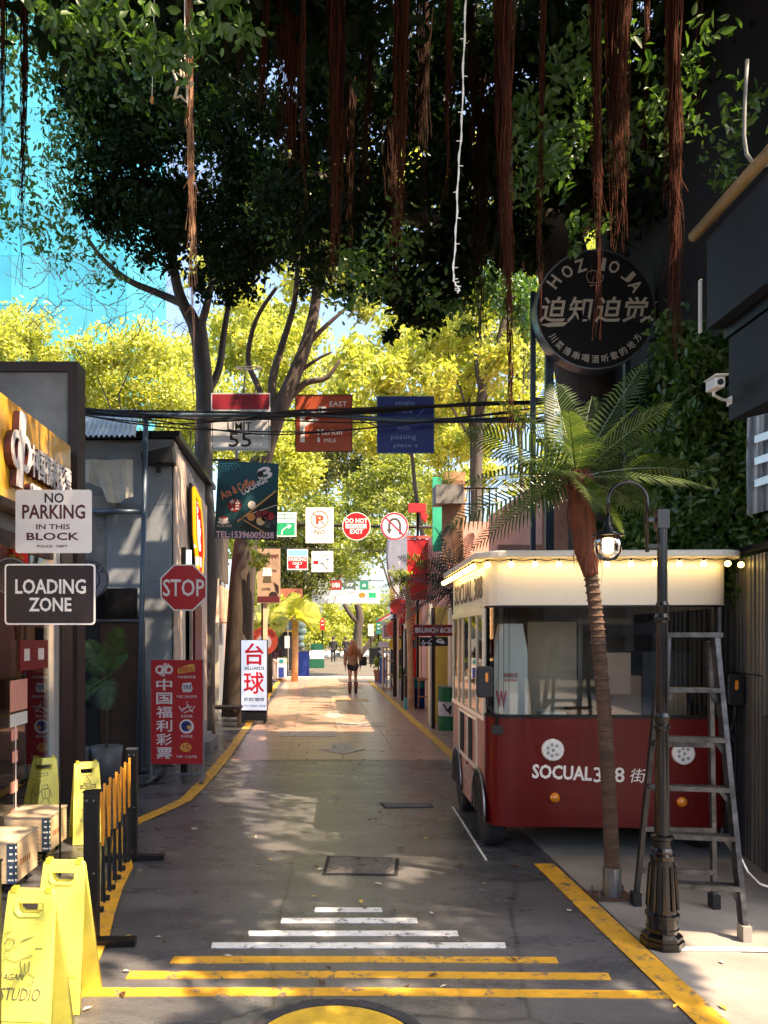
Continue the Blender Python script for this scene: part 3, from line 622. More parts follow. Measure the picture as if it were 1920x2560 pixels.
# dark navy building
M_NAVY = mat('navy_cladding', (.008, .012, .021), .6, .1, .25, 1.5, .1)
nb = thing('navy_building', 'dark navy clad upper storey jutting out at the right edge', 'building', (3.4, 5, 0))
def NBf(name, mb, m, **k): return obj(name, mb, m, nb, world=True, **k)
NBf('upper_box', MB().box(2.9, 7, 4.72, 5.70, 4.03, 4.73), M_NAVY); NBf('lower_box', MB().box(3.02, 7, 4.74, 5.62, 3.33, 3.93), M_NAVY)
NBf('soffit', MB().box(3.0, 7, 4.73, 5.66, 3.94, 4.02), M_BLACK)
NBf('wall', MB().box(4.0, 7, 4.9, 9.5, 0, 3.32).box(4.0, 7, 5.71, 11, 3.33, 9), mat('black_wall', (.01, .01, .012), .7, 0, .3))
NBf('edge_pipe', MB().tube([(2.84, 5.78, 4.76), (2.84, 4.6, 4.79)], .042, 12), mat('yellowed_pipe', (.26, .18, .085), .5, 0, .3), smooth=True)
NBf('white_strip', MB().box(2.90, 2.915, 5.8, 5.83, 4.05, 4.45), M_WHITE)
hz = thing('drooping_hose', 'grey hose drooping in a loop at the upper right edge', 'hose', (3.0, 5.0, 5))
obj('hose', MB().tube([at(1868, 150, 5.0), at(1862, 250, 5.0), at(1860, 340, 5.), at(1866, 385, 5.), at(1884, 410, 5.), at(1905, 416, 5.), at(1935, 408, 5.)], .012, 8), mat('grey_hose', (.25, .27, .26), .5), hz, world=True, smooth=True)
cs = thing('striped_cloth_sign', 'grey satin cloth sign with pale blue bars at the right edge', 'sign', at(1905, 1290, 4.75))
mb = MB(); ns_ = 24
for i in range(ns_+1):
    for j, v in enumerate((1045, 1165, 1288)): 
        p = at(1868+i*5-(3 if j == 1 else 0), v-(i*1.2), 4.75+.02*math.sin(i*.9+j)+.03); mb.v.append(tuple(p))
for i in range(ns_):
    for j in range(2): a = i*3+j; mb.f.append((a, a+1, a+4, a+3))
obj('cloth', mb, mat('grey_satin', (.10, .11, .12), .35, .1, .3, 6), cs, world=True, smooth=True)
for v in (1080, 1135, 1190): 
    mb = MB(); mb.add([at(1886, v+10, 4.72), at(1925, v-4, 4.72), at(1925, v+16, 4.72), at(1886, v+28, 4.72)], [(0, 3, 2, 1)]); mb.add([at(1886, v+10, 4.73), at(1925, v-4, 4.73), at(1925, v+16, 4.73), at(1886, v+28, 4.73)], [(0, 1, 2, 3)])
    obj('pale_bar', mb, mat('pale_blue_bar', (.35, .5, .58), .6), cs, world=True)
cc = thing('security_camera', 'white security camera on a bracket under the navy building', 'camera', at(1792, 985, 5.5)); cc.scale = (.75, .75, .75)
obj('camera_body', MB().box(-.08, .02, -.12, .06, .03, .13), M_WHITE, cc, bevel=.012); obj('sun_shield', MB().box(-.09, .03, -.16, .07, .131, .142), M_WHITE, cc); obj('lens', MB().lathe([(.028, -.0), (.028, .012)], (-.03, -.121, .075), 14, 'y'), M_BLKPLAS, cc)
obj('arm', MB().tube([(-.03, 0, .03), (-.03, 0, -.01), (.1, .1, -.02), (.22, .15, -.02)], .014, 8), M_WHITE, cc); obj('mount', MB().box(.2, .24, .1, .2, -.06, .02), M_WHITE, cc)
# corrugated fence at right
cf = thing('corrugated_fence', 'dull grey corrugated metal fence standing behind the ladder', 'fence', (3.42, 6.1, 0))
a = Vector((3.50, 6.6)); b = Vector((3.16, 4.75)); d = (b-a)
MFE = mat('dull_corrugated_metal', (.24, .24, .225), .5, .4, .35, 4, .1, stretch=(1, 1, .3)); MFD = mat('dark_corrugated_metal', (.13, .13, .13), .5, .3, .3, 4)
obj('backing', MB().bar((a.x+.06, a.y, 1.2), (b.x+.06, b.y, 1.2), 2.4, .02, up=(1, 0, 0)) if False else MB().slab([(a.x+.05, a.y), (b.x+.05, b.y), (b.x+.07, b.y), (a.x+.07, a.y)], 0, 2.4), M_DARKIN, cf, world=True)  # near-black sheet puts the shade of the valleys between the ribs
for i in range(26):
    p = a+d*(i/26); q = a+d*((i+.62)/26)
    for z0, z1, m in ((.0, 1.15+.3*(i < 12), MFD if i % 12 < 9 else MFE), (1.16+.3*(i < 12), 2.38, MFE)):
        off = R.uniform(-.008, .008); obj('slat', MB().slab([(p.x+off, p.y), (q.x+off, q.y), (q.x+.03+off, q.y), (p.x+.03+off, p.y)], z0, z1), m, cf, world=True)
obj('top_cap', MB().bar((a.x, a.y, 2.45), (b.x, b.y, 2.4), .08, .05), M_BLACK, cf, world=True)
ic = thing('white_cable', 'thin white cable trailing down the fence onto the pavement', 'cable', (2.9, 5, 0))
obj('cable', MB().tube([at(1838, 2080, 5.0), at(1850, 2140, 4.9), at(1870, 2180, 4.85), at(1900, 2210, 4.7), at(1960, 2230, 4.6)], .006, 6), M_WHITE, ic, world=True)
# ivy wall above fence
iw = thing('ivy_wall', 'dark creeper covering the wall above the fence and under the navy building', 'ivy', (3.7, 6.8, 0))
def pb_(u, v, Y, ru, rv, ry, n): p = at(u, v, Y); s = Y/F; return (p.x, p.y, p.z, ru*s, ry, rv*s, n)
leaves('foliage', [pb_(1640, 1230, 7.2, 90, 100, .3, 1600), pb_(1720, 1080, 7.0, 110, 130, .3, 2600), pb_(1690, 1350, 7.0, 150, 80, .3, 2200), pb_(1800, 1250, 6.7, 120, 140, .3, 2600), pb_(1850, 1420, 6.6, 70, 100, .3, 1500), pb_(1760, 930, 7.0, 90, 90, .3, 1800), pb_(1880, 1450, 6.3, 40, 90, .2, 500), pb_(1700, 900, 7.3, 60, 120, .3, 1200), pb_(1870, 1080, 6.7, 60, 120, .3, 1200), pb_(1600, 1340, 7.4, 60, 60, .3, 700)], .085, M_LEAFM, iw, per=40)
leaves('foliage', [pb_(1720, 1080, 7.3, 130, 180, .3, 2600), pb_(1700, 1330, 7.4, 190, 110, .3, 2600), pb_(1830, 1250, 7.0, 130, 220, .3, 2600)], .09, M_LEAFD, iw, per=40)
obj('stem', MB().tube(wiggle(at(1700, 1500, 7.4), at(1650, 900, 7.4), 8, .08, 4), .02, 5), M_BARKD, iw, world=True); obj('stem', MB().tube(wiggle(at(1800, 1500, 7.1), at(1780, 900, 7.1), 8, .08, 5), .02, 5), M_BARKD, iw, world=True)
wp = thing('white_pillar', 'tall pale sunlit wall pier behind the round bar sign', 'pillar', at(1600, 1300, 10.2))
wp.location.z = 0; obj('pier', MB().box(-.2, .2, 0, .4, 0, 5.9), mat('pale_green_plaster', (.62, .68, .62), .8, 0, .1, 2), wp)

# round bar sign
rs = thing('round_bar_sign', 'large round black sign HOZIOJA with white Chinese calligraphy on steel posts', 'sign', at(1488, 775, 9.0))
B = Board(rs, 1488, 775, 9.0/F)
obj('face', MB().prism(circ(0, 0, 146*B.s, 56), 0, .05), mat('matt_black_sign', (.006, .006, .009), .6, 0, .3), rs); B.ring(1488, 775, 146.5, 150, M_STEEL, 'rim', y=-.16, t=.18, n=56)
CAL = mat('sign_cream_letter', (.75, .72, .66), .5, 0, .05)
for ch, ang, rr in (('H', 143, 132), ('O', 125, 125), ('Z', 108, 122), ('H', 91, 121), ('I', 80, 121), ('O', 67, 123), ('J', 48, 125), ('A', 34, 124)):
    if ch == 'H' and ang == 91: continue
    a_ = math.radians(ang); u, v = 1488+rr*math.cos(a_)*.98, 790-rr*math.sin(a_)*1.08
    w = 5 if ch == 'I' else 13
    B.text(ch, u-w, v-16, u+w, v+16, CAL, rot=a_-math.pi/2, bold=.02)
for i, ch in enumerate('迫知迫觉'): B.text(ch, 1348+69*i, 742, 1414+69*i, 806, CAL, bold=.035, shear=.18)
B.poly([(1352, 812), (1385, 806), (1420, 806), (1408, 816), (1370, 818)], CAL, 'brush_stroke'); B.poly([(1600, 800), (1625, 788), (1637, 806), (1618, 797), (1602, 808)], CAL, 'brush_stroke')
for i, ch in enumerate('川菜撸串喝酒听歌的地方'):
    a_ = math.radians(216+10.8*i); u, v = 1488+130*math.cos(a_), 768-130*math.sin(a_)
    B.text(ch, u-9, v-10, u+9, v+10, CAL, rot=a_+math.pi/2, bold=.01)
B.strokes([[(1465, 690), (1470, 680), (1482, 676), (1494, 680), (1508, 690), (1506, 702), (1490, 708), (1472, 706), (1465, 690)], [(1474, 714), (1500, 714)]], 1.2, CAL, 'emblem')
dz = rs.location.z
obj('post', MB().box(-150*B.s, -138*B.s, .17, .22, -dz, .3).box(-112*B.s, -92*B.s, .17, .24, -dz, .0).box(90*B.s, 104*B.s, .17, .24, -dz, 0), mat('navy_steel', (.04, .06, .09), .4, .5, .1), rs)
obj('rung', MB().box(-137*B.s, -113*B.s, .18, .2, -1.01, -.97).box(-137*B.s, -113*B.s, .18, .2, -1.28, -1.24).box(-137*B.s, -113*B.s, .18, .2, -1.5, -1.46).box(-91*B.s, 89*B.s, .18, .2, -1.1, -1.06), M_BLACK, rs)

# ---------------------------------------------------------------- pipe gantry, its signs and cables
GY = 9.86
gn = thing('pipe_gantry', 'blue grey pipe frame carrying a long crossbar over the street', 'gantry', (-2.63, GY, 0))
def GN(name, mb, m, **k): return obj(name, mb, m, gn, world=True, **k)
GN('post', MB().tube([at(190, 1962, GY), at(192, 1040, GY)], .033, 12), M_PIPE, smooth=True); GN('post', MB().tube([at(346, 1928, GY), at(365, 1040, GY)], .033, 12), M_PIPE, smooth=True)
GN('crossbar', MB().tube([at(30, 1003, GY), at(190, 1030, GY), at(362, 1040, GY), at(530, 1038, GY), at(760, 1034, GY), at(1000, 1052, GY), at(1400, 1050, GY)], .034, 12), M_PIPE, smooth=True)
GN('rung', MB().tube([at(230, 1278, GY), at(358, 1280, GY)], .033, 12), M_PIPE, smooth=True); GN('base_plate', MB().box(-2.40, -2.16, GY-.1, GY+.1, .001, .02), M_BLACK)
GN('clamp', MB().lathe([(.045, -.04), (.045, .04)], at(192, 1036, GY), 12).lathe([(.045, -.04), (.045, .04)], at(364, 1040, GY), 12), M_STEEL)
cbn = thing('cable_bundle', 'bundle of black cables sagging along the crossbar above the street', 'cable', at(700, 1030, 9.6))
ends = [((-40, 980), (190, 1022), (560, 1030), (900, 1034), (1150, 1010), (1420, 1002)), ((-40, 992), (220, 1034), (600, 1046), (860, 1030), (1150, 1014), (1420, 1006)), ((60, 1010), (330, 1042), (640, 1085), (900, 1072), (1180, 1040), (1420, 1010)),
        ((120, 1020), (340, 1060), (560, 1076), (830, 1078), (1100, 1050), (1300, 1030)), ((190, 1036), (420, 1060), (640, 1048), (840, 1056), (1130, 1053), (1400, 1030)), ((60, 1006), (300, 1030), (560, 1052), (700, 1030), (1000, 1018), (1420, 1000))]
def smooth_pts(P, k=5):
    out = []
    for i in range(len(P)-1):
        p0, p1, p2, p3 = P[max(i-1, 0)], P[i], P[i+1], P[min(i+2, len(P)-1)]
        for j in range(k):
            t = j/k; out.append(.5*((2*p1)+(p2-p0)*t+(2*p0-5*p1+4*p2-p3)*t*t+(3*p1-p0-3*p2+p3)*t**3))
    return out+[P[-1]]
for i, e in enumerate(ends):
    obj('cable', MB().tube(smooth_pts([at(u, v, 9.74-.02*i) for u, v in e]), .016 if i in (0, 1, 5) else .009, 6), M_CABLE, cbn, world=True, smooth=True)
def hang(name, label, cat, u0, v0, u1, v1, Y, **k):
    t = thing(name, label, cat, at((u0+u1)/2, v1, Y), **k); return t, Board(t, (u0+u1)/2, v1, Y/F)
M_PWS = mat('sign_white', '#c9cdd0', .5, 0, .06, 3, .03)
t, b = hang('hanging_sign', 'square white speed limit 55 sign with a red top band hanging over the street', 'sign', 528, 983, 676, 1127, 9.86, group='square signs hanging from the crossbar')
b.plate(528, 983, 676, 1127, M_PWS); b.plate(531, 986, 673, 1024, mat('dark_red_band', '#8c1226', .5), 'red_band', y=.0102, t=.002); b.frame(531, 1030, 673, 1124, 1.3, M_PRINTK, y=.0102, t=.002)
b.text('OPEN 24', 575, 992, 625, 1000, M_PRINTK, y=.013, t=.001); b.text('HOURS', 575, 1006, 625, 1014, M_PRINTK, y=.013, t=.001)
b.text('SPEED', 562, 1036, 645, 1052, M_PRINTK, y=.0115, bold=.004); b.text('LIMIT', 569, 1056, 629, 1076, M_PRINTK, y=.0115, bold=.004); b.text('55', 572, 1082, 629, 1118, M_PRINTK, y=.0115, bold=.01)
obj('hook', MB().bar((-.2, .02, .74), (-.2, .0, .50), .012).bar((.2, .02, .74), (.2, .0, .50), .012), M_STEEL, t)
t, b = hang('hanging_sign', 'orange brown route sign reading EAST Marion 1 MILE with white arrow', 'sign', 738, 987, 881, 1130, 9.86, group='square signs hanging from the crossbar')
b.plate(738, 987, 881, 1130, mat('orange_brown_sign', '#a8431a', .5, 0, .08)); b.frame(738, 987, 881, 1130, 2, mat('dark_edge', '#3a140c'), y=.0102)
b.text('EAST', 824, 1004, 867, 1017, M_PRINTW, y=.0115, bold=.004); b.text('Marion', 794, 1073, 855, 1088, M_PRINTW, y=.0115, bold=.004); b.text('1', 794, 1094, 799, 1106, M_PRINTW, y=.0115, bold=.01); b.text('MILE', 811, 1097, 840, 1106, M_PRINTW, y=.0115)
b.plate(796, 1017, 815, 1033, M_PRINTW, 'number_patch', y=.0102, t=.001); b.text('24', 799, 1020, 813, 1030, M_PRINTK, y=.0125, bold=.01)
b.poly([(750, 1106), (750, 1043), (747, 1043), (757, 1026), (766, 1043), (762, 1043), (762, 1054), (780, 1048), (776, 1043), (799, 1049), (778, 1061), (780, 1055), (762, 1068), (762, 1106)], M_PRINTW, 'arrow', y=.0102, t=.001)
t, b = hang('hanging_sign', 'dark blue sign reading single track road with passing places', 'sign', 942, 991, 1085, 1134, 9.86, group='square signs hanging from the crossbar')
b.plate(942, 991, 1085, 1134, mat('deep_blue_sign', '#142a78', .5, 0, .08)); b.frame(942, 991, 1085, 1134, 1.5, mat('pale_edge', '#5f88a0'), y=.0102); LB = mat('pale_blue_print', '#7f9ac8', .5, 0, 0)
for s_, u0, u1, v0, v1 in (('single', 987, 1036, 1002, 1017), ('track', 991, 1033, 1022, 1034), ('road', 993, 1031, 1044, 1056), ('with', 993, 1025, 1065, 1076), ('passing', 977, 1040, 1087, 1102), ('place s', 984, 1044, 1109, 1121)): b.text(s_, u0, v0, u1, v1, LB, y=.0115)

# no parking / loading zone
MNP = mat('no_parking_white', '#dcdad8', .45, 0, .04, 3, .03); MMA = mat('maroon_print', '#4a0f1a', .5, 0, 0)
t, b = hang('no_parking_sign', 'white NO PARKING IN THIS BLOCK sign above the black loading zone sign', 'sign', 40, 1225, 230, 1383, 5.6)
b.plate(40, 1225, 230, 1383, MNP, r=7); b.text('NO', 113, 1233, 161, 1258, mat('print_dark', '#1a1418'), y=.0115, bold=.015)
b.text('PARKING', 57, 1262, 214, 1298, MMA, y=.0115, bold=.02); b.text('IN THIS', 92, 1311, 176, 1324, MMA, y=.0115, bold=.012); b.text('BLOCK', 68, 1332, 199, 1351, MMA, y=.0115, bold=.02); b.text('POLICE · DEPT', 94, 1363, 170, 1369, MMA, y=.0115, bold=.01)
obj('hanger', MB().tube([(.02, .0, -.09), (.02, .0, 0)], .004, 6), M_STEEL, t)
t, b = hang('loading_zone_sign', 'black LOADING ZONE sign with rounded white border on a slim pole', 'sign', 13, 1410, 239, 1562, 5.6)
b.plate(13, 1410, 239, 1562, M_PRINTW, r=9); b.plate(17, 1414, 235, 1558, mat('sign_black', (.010, .003, .006), .6, 0, .5, 2, .02), 'face', r=7, y=.0102, t=.002)
b.text('LOADING', 40, 1448, 216, 1485, MNP, y=.0135, bold=.022); b.text('ZONE', 74, 1494, 180, 1529, MNP, y=.0135, bold=.022)
obj('pole', MB().tube([(.06, .03, .0), (.06, .03, -t.location.z)], .008, 8), M_BLACK, t)
for (u, v, Y, txt, lab, cx) in ((222, 1448, 9.7, 'BAKERY', 'round grey badge sign with dark lettering half behind the loading zone sign', 48), (26, 1440, 5.75, 'SINCE', 'round dark brown badge sign at the left edge behind the loading zone sign', 46)):
    t = thing('round_badge_sign', lab, 'sign', at(u, v, Y)); b = Board(t, u, v, Y/F)
    m1 = mat('badge_grey' if txt == 'BAKERY' else 'badge_brown', (.22, .22, .28) if txt == 'BAKERY' else (.08, .05, .05), .5)
    obj('face', MB().prism(circ(0, 0, cx*b.s, 40), 0, .06), m1, t); b.ring(u, v, cx-3, cx, M_STEEL, 'rim'); b.ring(u, v, cx*.55, cx*.6, M_PRINTK)
    for i, ch in enumerate(txt):
        a_ = math.radians(150-24*i); b.text(ch, u+cx*.76*math.cos(a_)-5, v-cx*.76*math.sin(a_)-6, u+cx*.76*math.cos(a_)+5, v-cx*.76*math.sin(a_)+6, M_PRINTK, rot=a_-math.pi/2, bold=.02)
# stop sign
t, b = hang('stop_sign', 'red octagonal STOP sign on a slim pole above the lottery banner', 'sign', 401, 1411, 518, 1527, 9.8)
def octa(cx, cy, r): return [(cx+r*math.cos(math.radians(22.5+45*i)), cy+r*math.sin(math.radians(22.5+45*i))) for i in range(8)]
b.poly(octa(459.5, 1469, 63), M_PRINTW, 'border', y=0, t=.012); b.poly(octa(459.5, 1469, 59), M_RED, 'face', y=.0125, t=.002); b.text('STOP', 408, 1448, 511, 1491, M_PRINTW, y=.0155, bold=.012)
zb = -t.location.z
obj('pole', MB().box(-.02, .01, .01, .03, zb+.9, .3), M_OFFW, t); obj('lower_post', MB().box(-.045, .045, .01, .1, zb, zb+.9), M_BLACK, t); obj('base_plate', MB().box(-.22, .2, -.05, .16, zb+.001, zb+.015), M_STEEL, t)
for x in (-.18, -.12, .1, .16): obj('bolt', MB().lathe([(.008, 0), (.008, .05)], (x, .05, zb+.015), 6), M_STEEL, t)
# red lottery banner stand
t, b = hang('lottery_banner_stand', 'tall red lottery banner on a grey wheeled stand below the stop sign', 'banner', 378, 1647, 507, 1911, 9.26)
BR = mat('banner_red', '#a3121c', .6, 0, .08, 4, .1); MB4 = mat('banner_white', '#d8d2d4', .6, 0, .03)
b.plate(378, 1650, 507, 1910, BR, 'banner')
for i, ch in enumerate('中国福利彩票'):
    v = 1697+34.2*i; b.text(ch, 391, v, 431, v+29, MB4, y=.0115, bold=.045)
b.ring(400, 1674, 6, 11, MB4, 'emblem', y=.0102); b.ring(422, 1674, 6, 11, MB4, 'emblem', y=.0102); b.strokes([[(405, 1690), (417, 1658)], [(410, 1691), (422, 1659)], [(400, 1688), (412, 1658)]], 3, MB4, 'emblem', y=.013)
GO = mat('gold_print', '#d8a84a', .6, 0, .1); BL = mat('print_blue', '#20266a', .6, 0, 0)
for v, txt in ((1692, '中彩游戏开奖'), (1741, '每周二四日开奖'), (1790, '天天开奖'), (1840, '天天开奖'), (1891, '每周一三五开奖')):
    w = len(txt)*3.7; b.text(txt, 467-w, v-3, 467+w, v+4, MB4, y=.0115, bold=.01)
b.poly([(446, 1670), (470, 1662), (486, 1660), (488, 1678), (462, 1682), (445, 1684)], GO, y=.0102); b.text('刮刮乐', 448, 1666, 486, 1680, BR, y=.0145, bold=.02)
b.poly([(457, 1708), (478, 1706), (482, 1722), (478, 1730), (458, 1730), (455, 1720)], MB4, y=.0102); b.text('双色球', 458, 1711, 479, 1724, BL, y=.0145, bold=.02)
b.strokes([[(448, 1765), (455, 1778), (466, 1768), (470, 1760), (478, 1778), (488, 1764)], [(455, 1772), (480, 1766)], [(466, 1757), (470, 1754)], [(460, 1782), (474, 1776), (484, 1780)]], 2, MB4, 'emblem', y=.012)
b.disc(467, 1816, 18, MB4, y=.0102); b.disc(466, 1815, 13, BL, y=.0135, t=.001); b.disc(473, 1818, 5, GO, y=.0150, t=.001); b.disc(465, 1868, 14, GO, y=.0102, rv=11); b.text('7乐', 455, 1860, 476, 1876, BR, y=.0145, bold=.02)
s9 = 9.26/F
obj('frame', MB().box(-.325, -.3, .0, .03, .005, 1.27).box(.3, .325, 0, .03, .005, 1.27), M_STEEL, t)
lz = -t.location.z
obj('leg', MB().box(-.325, -.3, 0, .03, lz+.06, 0), M_STEEL, t); obj('leg', MB().box(.3, .325, 0, .03, lz+.06, 0), M_STEEL, t)
for x in (-.312, .312): obj('foot', MB().box(x-.02, x+.02, -.18, .22, lz+.03, lz+.058), M_STEEL, t); obj('caster', MB().lathe([(.03, -.015), (.03, .015)], (x, -.15, lz+.03), 10, 'x'), M_BLKPLAS, t)
hs = thing('black_hose', 'black cable hose curling from behind the lottery banner to the barrier', 'hose', (-1.9, 9, 0))
obj('hose', MB().tube(smooth_pts([at(432, 1890, 9.5), at(418, 1915, 9.4), at(405, 1938, 9.15), at(385, 1955, 9.2), at(360, 1962, 9.0), at(342, 1968, 8.9)]), .022, 8), M_CABLE, hs, world=True, smooth=True)
# potted palms in the doorway
def pot_plant(label, x, y, pr, ph, tips, Lw, m, z0):
    t = thing('potted_palm', label, 'plant', (x, y, 0)); obj('pot', MB().lathe([(pr*.75, 0.001), (pr, ph), (pr*.92, ph), (pr*.9, ph-.04)], n=18), mat('grey_pot', (.12, .13, .14), .5, 0, .2), t, smooth=True); obj('soil', MB().lathe([(pr*.88, ph-.05), (pr*.88, ph-.045)], n=16), M_BARKD, t)
    obj('stem', MB().tube([(0, 0, ph-.05), (.01, 0, z0)], .02, 6), M_BARKD, t)
    for tp in tips: frond(t, Vector((x, y, z0)), Vector(tp), .12, Lw, m, 22)
    return t
def frond(root, a, b, sag, wid, m, n=34, rach=.007, tw=0., name='frond'):
    a, b = Vector(a), Vector(b); L = (b-a).length; M = parent_matrix(root).inverted()
    up = Vector((0, 0, 1)); h = Vector((b.x-a.x, b.y-a.y, 0)); side0 = h.cross(up)
    side0 = side0.normalized() if side0.length > .05*L else Vector((1, 0, 0))
    c = (a+b)/2+Vector((0, 0, sag*L*1.6))
    def q(t): return a*(1-t)**2+c*2*t*(1-t)+b*t*t
    rl = R.choice((-1, 1))*R.uniform(.3, .9)
    mb = MB(); pts = [q(i/10) for i in range(11)]; mb.tube(pts, [rach*(1-.08*i) for i in range(11)], 4, cap=False)
    for i in range(n):
        t = .10+.9*(i+.5)/n; p = q(t); tan = (q(min(1, t+.02))-q(t-.02)).normalized(); sd = side0
        if abs(sd.dot(tan)) > .9: sd = Vector((0, 1, 0))
        sd = (sd-tan*sd.dot(tan)).normalized(); nrm = sd.cross(tan); nrm = nrm if nrm.z > 0 else -nrm; sd, nrm = sd*math.cos(rl)+nrm*math.sin(rl), nrm*math.cos(rl)-sd*math.sin(rl)
        ln = wid*(math.sin(math.pi*min(1, .18+.86*t))**.7)*R.uniform(.88, 1.08); k = .35+.75*t
        for s in (-1, 1):
            d = (sd*s+tan*k+nrm*(.25+tw)).normalized(); bw = .0105*(wid/.18)
            e1 = p+d*ln*.55; e2 = p+d*ln-Vector((0, 0, ln*.28)); 
            mb.add([p-tan*bw*.5, p+tan*bw*.6, e1+tan*bw*.7-Vector((0, 0, ln*.04)), e1-tan*bw*.5-Vector((0, 0, ln*.04)), e2], [(0, 1, 2, 3), (3, 2, 4)])
    mb.xf(M); return obj(name, mb, m, root)
x0, y0 = -2.55, 9.35
pot_plant('potted palm with bright arching fronds in the black doorway', x0, y0, .2, .42, [at(300, 1565, 9.1), at(322, 1640, 9.2), at(215, 1600, 9.5), at(160, 1660, 9.3), at(270, 1780, 9.0), at(170, 1780, 9.2), at(240, 1640, 9.8)], .22, M_LEAFM, 1.25)
pot_plant('second potted plant with low dark fronds beside the doorway palm', -2.95, 9.3, .22, .4, [at(150, 1650, 9.2), at(110, 1700, 9.2), at(210, 1750, 9.1), at(180, 1600, 9.4)], .2, M_LEAFD, .9)

# ---------------------------------------------------------------- floor signs
M_YPL = mat('yellow_plastic', (.84, .79, .13), .42, 0, .14, 9, .06); M_YPL2 = mat('yellow_plastic_inner', (.80, .72, .06), .45, 0, .1, 5, .03); M_INK = mat('ink_scribble', (.06, .06, .05), .7, 0, 0); M_PENCIL = mat('pencil_scribble', (.15, .15, .09), .7, 0, 0)
def leaf_plate(w0, w1, h):
    out = [(-w0/2, 0), (w0/2, 0)]
    for i in range(5): a = math.radians(90*i/4); out.append((w1/2-.02+.02*math.cos(a), h-.02+.02*math.sin(a)))
    for i in range(5): a = math.radians(90+90*i/4); out.append((-w1/2+.02+.02*math.cos(a), h-.02+.02*math.sin(a)))
    hole = [(-.058, h-.052), (.058, h-.052), (.056, h-.085), (.04, h-.102), (-.04, h-.102), (-.056, h-.085)]
    return out, hole
fm = curve_plate([leaf_plate(.26, .20, .68)[0], leaf_plate(.26, .2, .68)[1]], .012, .004, 1); fm.materials.append(M_YPL)
pm = MB().prism([(-.105, .16), (.105, .16), (.083, .55), (-.083, .55)], -.014, -.0105).mesh('inner_panel'); pm.materials.append(M_YPL)
hm = MB().tube([(-.064, -.012, .628), (-.064, -.012, .592), (-.045, -.012, .573), (.045, -.012, .573), (.064, -.012, .592), (.064, -.012, .628)], .005, 6).mesh('handle_rim'); hm.materials.append(M_YPL)
def floor_sign(label, x, y, rz, spread=.13):
    t = thing('floor_sign', label, 'floor sign', (x, y, 0), rz, 'yellow folding floor signs')
    lf = []
    for s in (-1, 1):
        o = link('front_leaf' if s < 0 else 'back_leaf', fm, None, t); a = math.asin(spread/.68)
        o.location = (0, s*spread, .004); o.rotation_euler = (-s*0, 0, 0 if s < 0 else math.pi)
        o.rotation_euler = (-a, 0, 0) if s < 0 else (a, 0, 0)
        if s > 0:
            o.rotation_euler = (a, 0, 0)
        link('inner_panel', pm, None, o); link('handle_rim', hm, None, o); lf.append(o)
        if s > 0: 
            for c in o.children: c.rotation_euler = (0, 0, math.pi)
    for sx in (-1, 1): obj('hinge', MB().box(sx*.075-.012, sx*.075+.012, -.016, .016, .662, .684), M_YPL2, t)
    return t, Board(lf[0], 0, 0, 1., -.0145)
# A: nearest
tA, bA = floor_sign('nearest yellow floor sign with a winking face drawn in pencil at the lower left corner', -1.21, 3.28, math.radians(-4))
sA = .26/150
def L2(pts): return [(x, -z) for x, z in pts]
bA.strokes([L2([(-.1, .50), (-.065, .515)]), L2([(-.095, .46), (-.08, .485), (-.055, .482), (-.05, .465), (-.065, .44), (-.09, .438)]), L2([(-.075, .47), (-.07, .465)]), L2([(-.03, .47), (.03, .495), (-.02, .478)]), L2([(-.05, .45), (-.035, .455)]),
            L2([(-.09, .41), (-.04, .395), (.03, .42)]), L2([(-.02, .395), (-.01, .35), (.0, .335), (.02, .36), (.02, .395)]), L2([(.0, .39), (.005, .35)]), L2([(.02, .35), (.045, .34), (.04, .31), (.02, .305)])], .0022, M_PENCIL)
bA.text('AGAN', -.09, -.345, .0, -.32, M_PENCIL, y=.001, shear=.2); bA.text('STUDIO', -.1, -.29, .075, -.24, M_PENCIL, y=.001, shear=.25)
bA.text('SOS', .04, -.45, .07, -.442, M_PENCIL, y=.001)
tB, bB = floor_sign('plain yellow floor sign just behind the winking face one, near the barrier post', -1.21, 3.70, math.radians(-6))
tC, bC = floor_sign('yellow floor sign with a small sketched robot figure, behind the rear wooden crate', -2.42, 6.85, math.radians(28), .16)
bC.strokes([L2([(-.08, .54), (.02, .555), (.02, .53), (-.08, .52), (-.08, .54)]), L2([(-.08, .49), (-.06, .50), (-.04, .48), (-.06, .46), (-.08, .47), (-.08, .49)]), L2([(-.03, .44), (.01, .45), (.02, .42), (-.03, .41), (-.03, .44)]), L2([(-.04, .41), (.03, .41), (.025, .33), (-.03, .33), (-.04, .41)]), L2([(-.04, .4), (-.07, .36)]), L2([(.03, .4), (.05, .34)]), L2([(-.02, .33), (-.05, .29)]), L2([(.01, .33), (.03, .28)]), L2([(-.01, .4), (-.01, .33)])], .004, M_INK)
tD, bD = floor_sign('yellow floor sign with CAUTION triangle scribbles beside the black barrier post', -1.98, 6.63, math.radians(24), .15)
bD.strokes([L2([(-.03, .5), (.0, .56), (.03, .5), (-.03, .5)]), L2([(0, .53), (0, .515)])], .004, M_INK)
bD.plate(-.06, -.49, .07, -.455, M_INK, 'caution_patch', t=.001); bD.text('CAUTION', -.055, -.486, .065, -.459, M_YPL, y=.0025, bold=.02)
bD.strokes([L2([(-.05, .43-.05*i), (-.02, .44-.05*i), (0, .41-.05*i), (.03, .44-.05*i), (.05, .42-.05*i)]) for i in range(4)]+[L2([(-.03, .41-.06*i), (-.01, .38-.06*i), (.02, .4-.06*i)]) for i in range(3)], .0035, M_INK); bD.text('DANGER', -.07, -.21, .06, -.18, M_INK, y=.001)

